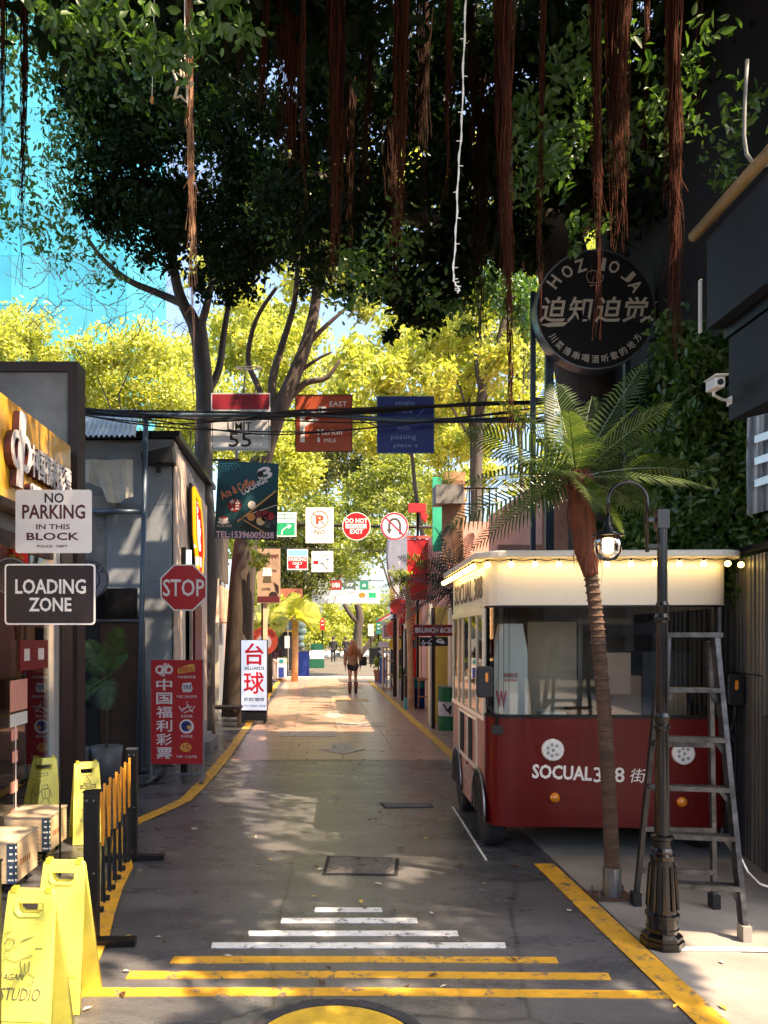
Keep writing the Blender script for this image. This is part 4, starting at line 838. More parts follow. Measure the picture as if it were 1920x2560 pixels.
# ---------------------------------------------------------------- wooden crates
M_PLY = mat('pale_plywood', (.76, .56, .33), .6, 0, .18, 3, .15, stretch=(.6, 1, 5)); M_FOAM = mat('blue_corner_foil', (.10, .16, .24), .25, .5, .3, 30, .1); M_PLYT = mat('grey_plywood_lid', (.50, .42, .30), .55, 0, .2, 3, .15)
def crate(label, x, y, w, d, h):
    t = thing('wooden_crate', label, 'crate', (x, y, 0), 0, 'wooden crates by the barrier')
    z0 = .075
    for nm, b_, m in (('side_board', (-w/2, w/2, -d/2, -d/2+.012, z0, z0+h), M_PLY), ('side_board', (-w/2, w/2, d/2-.012, d/2, z0, z0+h), M_PLY), ('end_board', (-w/2, -w/2+.012, -d/2+.013, d/2-.013, z0, z0+h), M_PLY), ('end_board', (w/2-.012, w/2, -d/2+.013, d/2-.013, z0, z0+h), M_PLY), ('bottom_board', (-w/2+.013, w/2-.013, -d/2+.013, d/2-.013, z0, z0+.012), M_PLY)): obj(nm, MB().box(*b_), m, t)
    obj('lid', MB().box(-w/2-.006, w/2+.006, -d/2-.006, d/2+.006, z0+h+.001, z0+h+.014), M_PLYT, t, bevel=.003)
    for sx in (-1, 1):
        x_ = sx*(w/2); q = MB().box(min(x_, x_-sx*.055), max(x_, x_-sx*.055), -d/2-.004, -d/2-.001, z0, z0+h); q.box(min(x_+sx*.001, x_+sx*.004), max(x_+sx*.001, x_+sx*.004), -d/2-.004, -d/2+.03, z0, z0+h)
        c = obj('corner_bracket', q, M_FOAM, t); r_ = MB()
        for k in range(6):
            zz = z0+.025+k*(h-.05)/5; ww = .02 if k % 3 == 0 else .010; r_.box(x_-sx*.027-ww, x_-sx*.027+ww, -d/2-.0065, -d/2-.0045, zz-.006, zz+.006); r_.lathe([(.009, 0), (.004, .006)], (x_+sx*.004, -d/2-.0, zz), 8, 'x')
        obj('slot', r_, M_PRINTW, c, kind='stuff')
    e = MB()
    for k in range(5): e.box(w/2+.0012, w/2+.003, -d/2+.09+.04*k, -d/2+.11+.04*k, z0+.1, z0+.14)
    obj('stencil_print', e, mat('orange_stencil', (.45, .18, .06), .6), t)
    for k in range(4): e2 = MB()
    f = MB()
    for k in range(9): f.lathe([(.007, 0), (.003, .006)], (w/2+.001, d/2-.012, z0+.02+k*(h-.04)/8), 6, 'x')
    obj('rivet', f, M_STEEL, t, kind='stuff')
    obj('trolley_base', MB().box(-w/2+.03, w/2-.03, -d/2+.03, d/2-.03, .045, .073), M_BLACK, t)
    for sx in (-1, 1):
        for sy in (-1, 1): obj('caster', MB().lathe([(.022, -.012), (.022, .012)], (sx*(w/2-.06), sy*(d/2-.06), .0225), 12, 'x'), M_BLKPLAS, t)
crate('rear plywood crate with perforated blue corner strips, in front of two yellow signs', -2.31, 6.2, .46, .42, .26)
crate('front plywood crate with perforated blue corner strips, cut by the left edge', -2.27, 5.42, .46, .42, .27)

# ---------------------------------------------------------------- barrier
def bpost(label, x, y, foot):
    t = thing('barrier_post', label, 'barrier post', (x, y, 0), math.radians(2), 'black barrier posts')
    obj('post', MB().box(-.04, .04, -.03, .03, .045, .87), M_BLACK, t, bevel=.003); obj('cap', MB().box(-.043, .043, -.033, .033, .871, .88), M_STEEL if y > 5 else M_BLACK, t); obj('foot', MB().box(-.22, .25, -.035, .035, .003, .044), M_BLACK, t, bevel=.003)
    for z in (.83, .42): obj('screw', MB().lathe([(.006, 0), (.006, .004)], (-.02, -.031, z), 8, 'y').lathe([(.006, 0), (.006, .004)], (.02, -.031, z), 8, 'y'), M_STEEL, t)
bpost('black barrier post with flat foot between the floor signs and the crosswalk bars', -1.27, 4.35, 0)
bpost('black barrier post with shiny cap at the far end of the expanding barrier', -1.44, 6.02, 0)
bpost('black barrier post cut by the lower left edge', -1.27, 2.98, 0)
eg = thing('expanding_barrier', 'collapsed black and yellow expanding barrier slats between two black posts', 'barrier', (-1.36, 5.2, 0))
ms = [MB().box(-.006, .006, -.012, .012, .40, .74).mesh('slat'), MB().box(-.006, .006, -.012, .012, .02, .398).mesh('slat')]
ys = mat('slat_orange', (.72, .30, .02), .45, 0, .12); ms[0].materials.append(ys); ms[1].materials.append(M_BLKPLAS)
for i in range(7):
    t_ = (i+.5)/7
    for s in (-1, 1):
        for k in (0, 1):
            o = link('slat', ms[k], None, eg); o.location = (-1.29-(-1.36)-.13*t_+.008*s, 4.45+1.45*t_-5.2, .09); o.rotation_euler = (s*.20+.02*R.uniform(-1, 1), s*.03, 0)
        o = link('slat_foot', ms[1], None, eg) if False else None
    obj('slat_foot', MB().lathe([(.018, -.02), (.018, .02)], (.07-.13*t_, 4.45+1.45*t_-5.2+.07, .11), 8, 'x'), M_BLKPLAS, eg)
obj('hanger', MB().box(.0, .06, -.6, -.55, .80, .83), M_BLKPLAS, eg)
# billiards light box
t = thing('billiards_light_box', 'white standing light box with red Chinese billiards characters beside the left kerb line', 'light box', (at(636, 1806, 15.6).x, 15.6, 0)); b = Board(t, 636, 1806, 15.6/F)
t.rotation_euler.z = math.radians(-4)
obj('case', MB().box(-.29, .25, .0, .22, .22, 1.69), M_BLACK, t); b.plate(603, 1599, 667, 1774, mat('light_box_face', '#e4eef8', .4, 0, .03, emit='#dce9ff', es=.22), 'face', y=0.002, t=.008)
RD = mat('light_box_red', '#d8202c', .4, 0, 0, emit='#d8202c', es=.12)
b.text('台', 612, 1606, 660, 1661, RD, y=.012, bold=.045); b.text('球', 609, 1678, 661, 1733, RD, y=.012, bold=.045); b.text('BILLIARDS', 612, 1665, 661, 1673, M_PRINTK, y=.012, bold=.01); b.text('棋牌·咖啡', 610, 1742, 661, 1752, M_PRINTK, y=.012, bold=.015); b.text('153 9600 5038', 610, 1760, 664, 1766, M_PRINTK, y=.012)
obj('base_panel', MB().box(-.28, .24, -.02, .2, .05, .215), mat('dark_base', (.03, .04, .05), .5), t); 
for x in (-.26, .22): obj('leg', MB().box(x-.02, x+.02, -.08, .25, .02, .048), M_BLACK, t); obj('caster', MB().lathe([(.02, -.012), (.02, .012)], (x, -.06, .0205), 8, 'x'), M_BLKPLAS, t)
# pool club poster
t, b = hang('billiards_poster', 'teal hanging poster with pool balls, cue and phone number by the left trunk', 'poster', 537, 1150, 695, 1350, 13.2)
TE = mat('teal_poster', '#0f4a55', .5, 0, .12, 2, .02)
b.poly([(546, 1151), (697, 1160), (692, 1351), (536, 1345)], TE, 'panel', y=0, t=.02)
b.poly([(640, 1270), (693, 1225), (692, 1351), (668, 1351), (600, 1320), (620, 1293)], mat('dark_baize', '#0d2e2c', .6), 'print', y=.0202, t=.001)
b.strokes([[(594, 1305), (690, 1228)]], 4, mat('cue_wood', '#c9a45e', .5), 'cue', y=.0235); b.strokes([[(594, 1301), (626, 1285), (692, 1263)]], 1.6, M_PRINTW, 'cue', y=.0235); b.strokes([[(609, 1300), (670, 1337)]], 3, mat('rail_wood', '#b8965a', .5), 'rail', y=.0235)
for u, v, r_, c in ((630, 1263, 10, '#e8e4d8'), (628, 1293, 10, '#d9922c'), (652, 1303, 11, '#e2cf9a'), (648, 1286, 9, '#7a1a20'), (664, 1283, 9, '#8c1c22'), (677, 1291, 10, '#a0161e'), (686, 1305, 8, '#141a3c'), (670, 1312, 9, '#1a1a24'), (662, 1296, 8, '#5c1418')): b.disc(u, v, r_, mat('ball_'+c[1:], c, .2, 0, 0), 'ball', y=.0245, t=.002, n=18)
b.text('Ace & Coffee', 548, 1210, 640, 1232, mat('poster_orange', '#d88860', .5, 0, 0), y=.0235, rot=.42, bold=.025); b.text('LOUNGE', 600, 1208, 672, 1222, M_PRINTW, y=.0235, rot=.5, bold=.03); b.text('8', 643, 1168, 680, 1200, M_PRINTW, y=.0235, rot=.3, bold=.02); b.disc(651, 1186, 8, M_PRINTK, 'ball', y=.0255)
b.disc(587, 1264, 17, mat('poster_crimson', '#9c1a2e', .5, 0, 0), y=.0212, t=.001, n=9); b.text('夹合', 575, 1248, 600, 1276, M_PRINTW, y=.0235, bold=.02)
b.disc(559, 1299, 12, M_PRINTW, 'cup', y=.0212, rv=8); b.disc(559, 1306, 15, M_PRINTW, 'saucer', y=.0212, t=.001, rv=4); b.disc(559, 1294, 9, BR, 'cup', y=.0245, t=.001, rv=2.5)
b.text('TEL:15396005038', 540, 1329, 685, 1346, mat('poster_lilac', '#e8cfe8', .5, 0, 0), y=.0235, bold=.02, rot=-.02); b.text('POOL CLUB COFFEE BAR', 543, 1312, 580, 1318, M_PRINTW, y=.0235)
b.strokes([[(551+6*i, 1156), (548+9*i, 1178-3*abs(i-3))] for i in range(7)]+[[(550, 1160+6*i), (586-5*i, 1160+6*i)] for i in range(4)], 1.2, mat('poster_aqua', '#5fb8c0', .5, 0, 0), 'net', y=.0225)
obj('bracket', MB().bar((-.6, .03, 1.38), (-.1, .03, 1.38), .03).bar((-.3, .03, 1.38), (-.3, .03, 1.3), .02), M_BLACK, t)
# vintage poster on pole
t = thing('coffee_banner', 'tall beige vintage coffee poster on a cream pole behind the billiards light box', 'banner', (at(668, 1780, 16.5).x, 16.5, 0)); b = Board(t, 668, V0+H*F/16.5, 16.5/F)
b.plate(643, 1372, 701, 1508, mat('poster_beige', '#b59a80', .6, 0, .08, 5), 'panel'); PK2 = mat('poster_maroon', '#5a1620', .6, 0, 0); PD = mat('poster_dark', '#2e1a1a', .6, 0, 0)
for i in range(10): a_ = math.radians(20+16*i); b.strokes([[(672+22*math.cos(a_), 1430-20*math.sin(a_)), (672+28*math.cos(a_), 1430-44*math.sin(a_))]], 2, mat('poster_ray', '#8f7660', .6, 0, 0), 'ray', y=.011)
b.text('Old Brown', 648, 1382, 696, 1397, PK2, y=.0125, bold=.02, rot=.05); b.disc(665, 1409, 9, PD, 'figure', y=.0115, rv=8); b.disc(667, 1411, 5, mat('poster_skin', '#c99a80', .6, 0, 0), 'figure', y=.0145, t=.001); b.poly([(658, 1420), (678, 1420), (680, 1440), (656, 1440)], M_PRINTW, 'figure', y=.0115); b.poly([(660, 1440), (677, 1440), (679, 1456), (657, 1456)], mat('poster_olive', '#5a5038', .6, 0, 0), 'figure', y=.0115)
b.strokes([[(652, 1457), (690, 1459)], [(656, 1424), (650, 1445)]], 3, PD, 'figure'); b.poly([(684, 1455), (697, 1465), (697, 1485), (690, 1478)], PD, 'figure', y=.0115); b.text('COFFEE', 654, 1470, 676, 1476, PD, y=.0125); b.text('TEA', 680, 1424, 692, 1430, PD, y=.0125, bold=.02); b.disc(683, 1488, 11, PD, 'figure', y=.0115, rv=9); b.plate(643, 1491, 699, 1505, PK2, 'band', y=.0152, t=.001)
obj('pole', MB().box(-.09, .0, .03, .1, 0, 2.5), mat('cream_pole', (.75, .55, .35), .5), t); obj('pole', MB().box(-.13, -.095, .03, .1, 0, 3.7), M_BLACK, t)

# ---------------------------------------------------------------- second, third and fourth rows of hanging signs
rw = thing('street_bar', 'thin dark pipe across the street carrying the second row of signs', 'pipe', at(950, 1316, 20)); obj('bar', MB().tube([at(560, 1310, 20.2), at(760, 1312, 20.2), at(960, 1316, 20.2), at(1300, 1322, 20.2)], .04, 8), M_BLACK, rw, world=True); obj('post', MB().tube([at(1200, 1322, 20.2), Vector((at(1200, 1322, 20.2).x, 20.2, 0))], .05, 8), M_BLACK, rw, world=True)
t, b = hang('hanging_sign', 'green and white direction sign with curved arrow next to the teal poster', 'sign', 690, 1281, 741, 1342, 20, group='second row of hanging street signs')
b.plate(690, 1281, 741, 1342, M_WHITE, t=.02); b.plate(693, 1307, 737, 1339, mat('sign_green', '#1fa06a', .5, 0, .05), 'green_field', y=.0202, t=.001); b.strokes([[(694, 1287), (738, 1287)], [(694, 1296), (738, 1296)], [(712, 1282), (712, 1296)]], 1.5, mat('sign_green', 0), 'line', y=.022); b.strokes([[(704, 1337), (706, 1326), (715, 1319), (724, 1316)]], 3, M_PRINTW, 'arrow', y=.023); b.poly([(719, 1310), (730, 1315), (721, 1322)], M_PRINTW, 'arrow', y=.0215)
t, b = hang('hanging_sign', 'tall white sign with crossed P in a ring and NO', 'sign', 764, 1269, 834, 1358, 20, group='second row of hanging street signs')
b.plate(764, 1269, 834, 1358, M_WHITE, t=.02); GR = mat('sign_brown_print', '#a8805e', .5, 0, 0); b.ring(799, 1299, 20, 22.5, GR, 'ring', y=.0202); b.text('P', 790, 1288, 810, 1310, mat('sign_rust_print', '#a84a30', .5, 0, 0), y=.0225, bold=.04); b.strokes([[(783, 1283), (815, 1315)]], 2, GR, 'bar', y=.0245); b.text('NO', 786, 1324, 813, 1336, GR, y=.0225, bold=.01); b.text('PARKING', 778, 1342, 820, 1349, mat('sign_pale_print', '#dcc9b4', .5, 0, 0), y=.0225)
t, b = hang('hanging_sign', 'round red DO NOT ENTER EXIT sign', 'sign', 856, 1281, 926, 1351, 20, group='second row of hanging street signs')
RD2 = mat('bright_sign_red', '#d4121c', .45, 0, .05); b.disc(891, 1316, 35, RD2, 'plate', y=0, t=.02); b.ring(891, 1316, 33.5, 35.2, M_PRINTW, y=.0202); b.text('DO NOT', 863, 1296, 919, 1308, M_PRINTW, y=.0225, bold=.03); b.plate(864, 1310, 916, 1321, M_PRINTW, 'bar', y=.0202, t=.001); b.text('ENTER', 872, 1312, 908, 1319, RD2, y=.0225); b.text('EXIT', 875, 1323, 908, 1335, M_PRINTW, y=.0225, bold=.03)
t, b = hang('hanging_sign', 'round white no U-turn sign with red ring in front of the red banner', 'sign', 951, 1281, 1021, 1351, 20, group='second row of hanging street signs')
b.disc(986, 1316, 35, M_WHITE, 'plate', y=0, t=.02); b.ring(986, 1316, 30, 34, mat('ring_crimson', '#a82440', .5, 0, 0), 'ring', y=.0202); b.strokes([[(1000, 1336), (1000, 1310), (995, 1300), (986, 1297), (977, 1300), (973, 1310), (973, 1326)]], 5.5, mat('arrow_grey', '#4a4648', .5, 0, 0), 'arrow', y=.0225); b.poly([(967, 1323), (980, 1323), (973, 1336)], mat('arrow_grey', 0), 'arrow', y=.0215); b.strokes([[(964, 1294), (1009, 1338)]], 3.5, mat('ring_crimson', 0), 'slash', y=.0245)
r3 = thing('street_wire', 'thin wire across the street holding the third row of signs', 'wire', at(770, 1375, 28)); obj('wire', MB().tube([at(600, 1368, 28), at(1100, 1380, 28)], .015, 6), M_CABLE, r3, world=True)
t, b = hang('hanging_sign', 'small sign with sky blue top and red lower half', 'sign', 718, 1373, 770, 1425, 28); b.plate(718, 1373, 770, 1425, M_WHITE, t=.02); b.plate(720, 1375, 768, 1390, mat('sky_print', '#7fd0d8', .5, 0, 0), 'band', y=.0202, t=.001); b.plate(720, 1393, 768, 1422, RD2, 'band', y=.0202, t=.001); b.text('PARKING', 722, 1394, 766, 1403, M_PRINTW, y=.0225, bold=.02); b.text('ONLY', 731, 1405, 756, 1412, M_PRINTW, y=.0225, bold=.02); b.disc(743, 1417, 4, M_PRINTW, y=.0225, t=.001)
t, b = hang('hanging_sign', 'small white sign with a red truck and black street lamp drawing', 'sign', 779, 1378, 833, 1430, 28); b.plate(779, 1378, 833, 1430, M_WHITE, t=.02); b.plate(783, 1402, 796, 1411, RD2, 'truck', y=.0202, t=.001); b.strokes([[(803, 1405), (808, 1412), (818, 1424), (818, 1397), (814, 1400)], [(818, 1397), (824, 1400)], [(800, 1408), (812, 1410)]], 1.6, M_PRINTK, 'drawing', y=.0225); b.text('NO STANDING', 790, 1386, 822, 1390, GR, y=.0225)
r4 = thing('street_wire', 'far wire with the row of tiny signs above the white banner', 'wire', at(870, 1450, 48)); obj('wire', MB().tube([at(780, 1449, 48), at(960, 1452, 48)], .025, 5), M_CABLE, r4, world=True)
for (u0, v0, u1, v1, c, lab, txt) in ((796, 1450, 819, 1478, '#8a9488', 'tiny grey ONE WAY sign on the far wire', 'ONE WAY'), (825, 1451, 854, 1475, '#8a2a26', 'tiny dark red sign on the far wire', 'OPEN'), (859, 1452, 889, 1472, '#4a5a58', 'tiny dark grey sign on the far wire', '97'), (899, 1452, 921, 1474, '#2a7a60', 'tiny green sign with a star on the far wire', '★')):
    t, b = hang('hanging_sign', lab, 'sign', u0, v0, u1, v1, 48); b.plate(u0, v0, u1, v1, mat('far_sign_'+c[1:], c, .5, 0, .05), t=.03); m = M_PRINTK if txt == 'ONE WAY' else M_PRINTW
    if txt == 'ONE WAY': b.text('ONE', u0+4, v0+3, u1-4, v0+9, m, y=.034, bold=.02); b.text('WAY', u0+4, v0+11, u1-4, v0+17, m, y=.034, bold=.02); b.strokes([[(u0+6, v0+22), (u1-4, v0+22)]], 2.5, m, 'arrow', y=.034)
    else: b.text(txt, u0+5, v0+6, u1-5, v1-6, m, y=.034, bold=.02)
bough = thing('red_lantern_cluster', 'dark red hanging bunch above the tiny signs', 'decoration', at(840, 1450, 47)); leaves('bunch', [pb_(840, 1445, 47, 16, 10, .4, 120)], .16, mat('deep_red_bunch', (.25, .05, .04), .8), bough)
t, b = hang('street_banner', 'long white banner stretched across the far end of the street', 'banner', 780, 1475, 952, 1512, 46); b.plate(780, 1476, 950, 1508, M_WHITE, t=.02); b.strokes([[(812, 1508), (862, 1478)]], 1.2, GR, 'line', y=.0225); b.disc(905, 1488, 9, mat('orange_print', '#d8742c', .5, 0, 0), y=.0202, rv=7); b.plate(921, 1481, 940, 1495, mat('sign_green', 0), 'patch', y=.0202, t=.001); b.strokes([[(868, 1484), (880, 1480), (888, 1484)], [(845, 1482), (846, 1488)]], 1.5, M_PRINTK, 'drawing', y=.0225)
# ---------------------------------------------------------------- food truck
BY, BX0, BX1, BL = 6.1, 1.375, 3.28, 2.05
tr = thing('food_truck', 'small red and cream food truck with wraparound windscreen and string lights under its roof', 'food truck', ((BX0+BX1)/2, BY, 0), -.042)
bw = (BX1-BX0)/2
M_BRED = mat('truck_red_paint', (.115, .002, .003), .35, 0, .2, 1.6, .03, spec=.3, coat=.05)
M_CREAM = mat('truck_cream_paint', (.78, .74, .64), .3, 0, .04, 2, .02, coat=.2)
M_SIDESHEEN = mat('truck_side_sheen', (.50, .26, .20), .5, 0, .35, 3.0, .15)  # red side coloured pale pink for the grazing reflection on it
M_WIN = glassmat('truck_window_glass', (.90, .93, .92), .03)
M_CHROME = mat('polished_chrome', '#c8ccd0', .12, 1., 0)
def plan(off=0, r=.16, y1=BL):
    w = bw+off; p = [(-w, y1)]
    for i in range(7): a = math.radians(180+90*i/6); p.append((-w+r+off*0+r*math.cos(a), -off+r+r*math.sin(a)))
    for i in range(7): a = math.radians(270+90*i/6); p.append((w-r+r*math.cos(a), -off+r+r*math.sin(a)))
    return p+[(w, y1)]
def wall(z0, z1, off=0, t=.02, y1=BL, part=None):
    P0 = plan(off, y1=y1); P1 = plan(off-t, y1=y1); n = len(P0); mb = MB(); rg = range(n-1) if part is None else part
    for i in rg: mb.slab([P0[i], P0[i+1], P1[i+1], P1[i]], z0, z1)
    return mb
fr_ = range(1, 14)
obj('front_panel', wall(.235, 1.10, part=fr_), M_BRED, tr)
obj('side_panel', wall(.235, 1.10, part=[0]), M_SIDESHEEN, tr); obj('side_panel', wall(.235, 1.10, part=[14]), M_BRED, tr)
obj('waist_trim', wall(1.102, 1.13, .006, part=fr_), M_BLACK, tr)
obj('windscreen', wall(1.132, 1.985, -.004, .006, part=fr_), M_WIN, tr)
obj('window_gasket', wall(1.986, 2.0, .004, part=fr_), M_BLACK, tr)
obj('upper_band', wall(2.002, 2.37, part=fr_), M_CREAM, tr); obj('upper_band', wall(1.985, 2.37, part=[0]), M_CREAM, tr); obj('upper_band', wall(1.985, 2.37, part=[14]), M_CREAM, tr)
P0 = plan(.10, .22, BL+.05); obj('roof', MB().slab(P0, 2.372, 2.43), M_CREAM, tr, bevel=.012)
obj('floor', MB().slab(plan(-.03), .24, .27), M_BLACK, tr); obj('back_wall', MB().box(-bw+.02, bw-.02, BL-.03, BL, .27, 2.37), mat('truck_interior_grey', (.38, .36, .33), .6, 0, .2), tr)
obj('side_wall', MB().box(bw-.021, bw-.001, .2, BL-.03, 1.102, 1.98), M_BLACK, tr)
obj('ceiling', MB().slab(plan(-.03), 2.33, 2.36), mat('truck_ceiling', (.45, .46, .46), .5), tr)
obj('window_post', MB().box(bw-.10, bw-.075, .012, .03, 1.13, 1.985), M_STEEL, tr); obj('window_post', MB().box(-bw+.0, -bw+.018, .15, .18, 1.1, 1.985), M_OFFW, tr)
# left side: windows in a cream frame
fy = [.20, .52, .92, 1.34, 1.62, 2.0]
sf = MB()
for y in fy: sf.box(-bw-.012, -bw+.008, y-.018, y+.018, 1.1, 1.98)
sf.box(-bw-.013, -bw+.009, .18, BL, 1.06, 1.099); sf.box(-bw-.013, -bw+.009, .18, BL, 1.935, 1.984)
obj('window_frame', sf, M_OFFW, tr)
for i in range(5): obj('window_pane', MB().box(-bw-.001, -bw+.003, fy[i]+.019, fy[i+1]-.019, 1.1, 1.934), M_WIN, tr)
lf_ = MB().box(-bw-.014, -bw-.001, .50, 1.55, 1.02, 1.05).box(-bw-.014, -bw-.001, .50, 1.55, .60, .63).box(-bw-.014, -bw-.001, .50, .53, .631, 1.019).box(-bw-.014, -bw-.001, 1.52, 1.55, .631, 1.019).box(-bw-.014, -bw-.001, 1.0, 1.03, .631, 1.019)
hf = obj('hatch_frame', lf_, M_OFFW, tr)
for y0, y1 in ((.78, .98), (1.28, 1.5)): obj('hatch_opening', MB().box(-bw-.008, -bw-.002, y0, y1, .64, 1.01), M_DARKIN, tr)
for y in (.6, 1.0, 1.45): obj('hinge', MB().box(-bw-.02, -bw-.001, y, y+.03, .57, .595), mat('rusty_hinge', (.2, .06, .03), .7), tr)
def side_text(body, y0, y1, z0, z1, m, bold=.02):
    me = text_mesh(body, -y1, -y0, z0, z1, 0, t=.004, bold=bold); me.transform(Matrix(((0, 1, 0, 0), (-1, 0, 0, 0), (0, 0, 1, 0), (0, 0, 0, 1)))); me.transform(Matrix.Translation((-bw-.004, 0, 0))); link('lettering', me, m, tr)
side_text('SOCUAL 308', .25, 1.9, 2.07, 2.27, mat('dark_graffiti', (.14, .12, .12), .7), .01); side_text('SOCUAL 308', .35, 1.2, .40, .55, mat('faint_print', (.62, .45, .38), .6), .01)
# front graphics
T = Board(tr, 790+0, 0, 1); T = Board(tr, (1223+1822)/2, V0+H*F/BY, BY/F, 0)
CW = mat('brush_white', '#f0eadf', .6, 0, .1)
T.text('SOCUAL', 1332, 1914, 1480, 1950, CW, bold=.03, y=.002, t=.002, rot=-.04); T.text('308', 1484, 1918, 1560, 1956, CW, bold=.012, y=.002, t=.002); T.text('街', 1574, 1921, 1616, 1956, CW, bold=.0, y=.002, t=.002, shear=.2)
for u, v in ((1382, 1875), (1703, 1882)):
    x, z = T.P(u, v); hl = obj('headlight', MB().lathe([(.088, 0.0), (.088, .02), (.082, .028), (.078, .030)], (x, 0, z), 28, 'y'), mat('headlight_white', '#e8e6e0', .25, 0, .12, 25, .3), tr)
    hl2 = MB()
    for i in range(7): a = i*.9; hl2.lathe([(.014, .031), (.010, .036)], (x+.045*math.cos(a)*(i > 0), 0, z+.045*math.sin(a)*(i > 0)), 10, 'y')
    obj('lens_cell', hl2, mat('lens_grey', (.35, .36, .33), .2), hl, kind='stuff')
    for m_ in (): pass
for u, v in ((1388, 1995), (1700, 2003)):
    x, z = T.P(u, v); o = obj('indicator', MB().lathe([(.042, 0), (.042, .012), (.036, .022), (.02, .035), (.001, .04)], (x, 0, z), 18, 'y'), mat('amber_lens', (.75, .24, .01), .15, 0, .3, 40, .2, coat=1), tr, smooth=True); obj('indicator_rim', MB().lathe([(.050, 0), (.050, .006), (.047, .008)], (x, 0, z), 18, 'y'), M_BRED, o)
# mirrors
def mirror(u, v, sx, Yl):
    x, z = T.P(u, v); o = obj('mirror', MB().prism(rrect(x-.065, x+.065, z-.125, z+.125, .03), Yl-.03, Yl+.03), M_BLKPLAS, tr, bevel=.01); obj('mirror_reflector', MB().prism(rrect(x+(.0 if sx < 0 else -.012), x+(.022 if sx < 0 else .012), z+.0, z+.075, .01), Yl-.036, Yl-.031), mat('amber_reflector', (.8, .3, .03), .3), o)
    obj('mirror_arm', MB().tube([(x+(.02 if sx < 0 else 0), Yl, z-.12), (x+(.02 if sx < 0 else 0), Yl, z-.2), (x+(.10 if sx < 0 else 0), Yl+.03, z-.28), ((x+.11) if sx < 0 else x-.03, Yl+.06, z-.38)], .013, 8), M_BLKPLAS, tr); obj('mirror_mount', MB().box((x+.07) if sx < 0 else x-.05, (x+.15) if sx < 0 else x+.03, Yl+.03, Yl+.09, z-.42, z-.35), M_BLKPLAS, tr)
mirror(1212, 1705, -1, -.03); mirror(1834, 1724, 1, .03)
# wheels
def wheel(x, y):
    w = obj('tyre', MB().lathe([(.20, -.075), (.255, -.075), (.27, -.05), (.27, .05), (.255, .075), (.20, .075)], (x, y, .2705), 30, 'x'), mat('tyre_rubber', (.018, .018, .02), .75, 0, .3), tr, smooth=False)
    obj('rim', MB().lathe([(.199, -.06), (.18, -.07), (.07, -.05), (.05, -.075), (.001, -.076)], (x, y, .2705), 24, 'x'), M_STEEL, w)
wheel(-bw+.09, .37); wheel(-bw+.09, 1.66); wheel(bw-.10, .37); wheel(bw-.10, 1.66)
for y in (.37, 1.66):
    mb = MB(); pts = [(-bw-.018, y+.31*math.cos(math.radians(a)), .30+.33*math.sin(math.radians(a))) for a in range(-8, 189, 14)]; mb.tube(pts, .011, 6); obj('wheel_arch', mb, M_STEEL, tr, smooth=True)
    mb = MB().prism([(0, 0)], 0, 0) if False else MB(); ps = [(y+.30*math.cos(math.radians(a)), .30+.32*math.sin(math.radians(a))) for a in range(-10, 191, 20)]
    n_ = len(ps); mb.v = [(-bw-.006, q[0], q[1]) for q in ps]; mb.f = [tuple(range(n_))]; obj('wheel_well', mb, M_DARKIN, tr)
obj('chassis', MB().box(-bw+.2, bw-.2, .3, 1.8, .16, .238), M_BLACK, tr)
# string lights and their bulbs
bm_ = MB(); wm = MB(); PL = plan(.105, .22, BL+.02); 
acc = []
def along(P, step, s0=0):
    out = []; d0 = s0
    for a, b in zip(P, P[1:]):
        a, b = Vector((*a, 0)), Vector((*b, 0)); L = (b-a).length
        while d0 <= L: out.append(a+(b-a)*(d0/L)); d0 += step
        d0 -= L
    return out
side_pts = along(PL[:2], .17, .05); front_pts = along(PL[1:15], .185, .02)
bulb = MB().ball((0, 0, -.034), .024, 12, 8); bme = bulb.mesh('bulb'); bme.polygons.foreach_set('use_smooth', [True]*len(bme.polygons)); bme.materials.append(M_WARMBULB)
soc = MB().lathe([(.009, -.014), (.009, .004)], n=8).mesh('bulb_socket'); soc.materials.append(M_BLKPLAS)
for p in side_pts+front_pts:
    o = link('bulb', bme, None, tr); o.location = (p.x, p.y, 2.352); q = link('bulb_socket', soc, None, o)
wp_ = []
for p, q in zip(side_pts+front_pts, (side_pts+front_pts)[1:]): wp_ += [(p.x, p.y, 2.36), ((p.x+q.x)/2, (p.y+q.y)/2, 2.345)]
obj('light_string', MB().tube(wp_, .004, 5), M_CABLE, tr)
# strip of warm light under the side eave and front eave (bulbs' glow as real lamps)
for (x, y, sx_, sy_, e) in ((-bw-.045, 1.0, .03, 1.9, .7), (0, -.045, 1.8, .03, .8)):
    ld = bpy.data.lights.new('bulb_string_lamp', 'AREA'); ld.shape = 'RECTANGLE'; ld.size = sx_; ld.size_y = sy_; ld.energy = e; ld.color = (1, .66, .22); lo = bpy.data.objects.new('bulb_string_lamp', ld); COL.objects.link(lo); lo.parent = tr; lo.location = (x, y, 2.34)
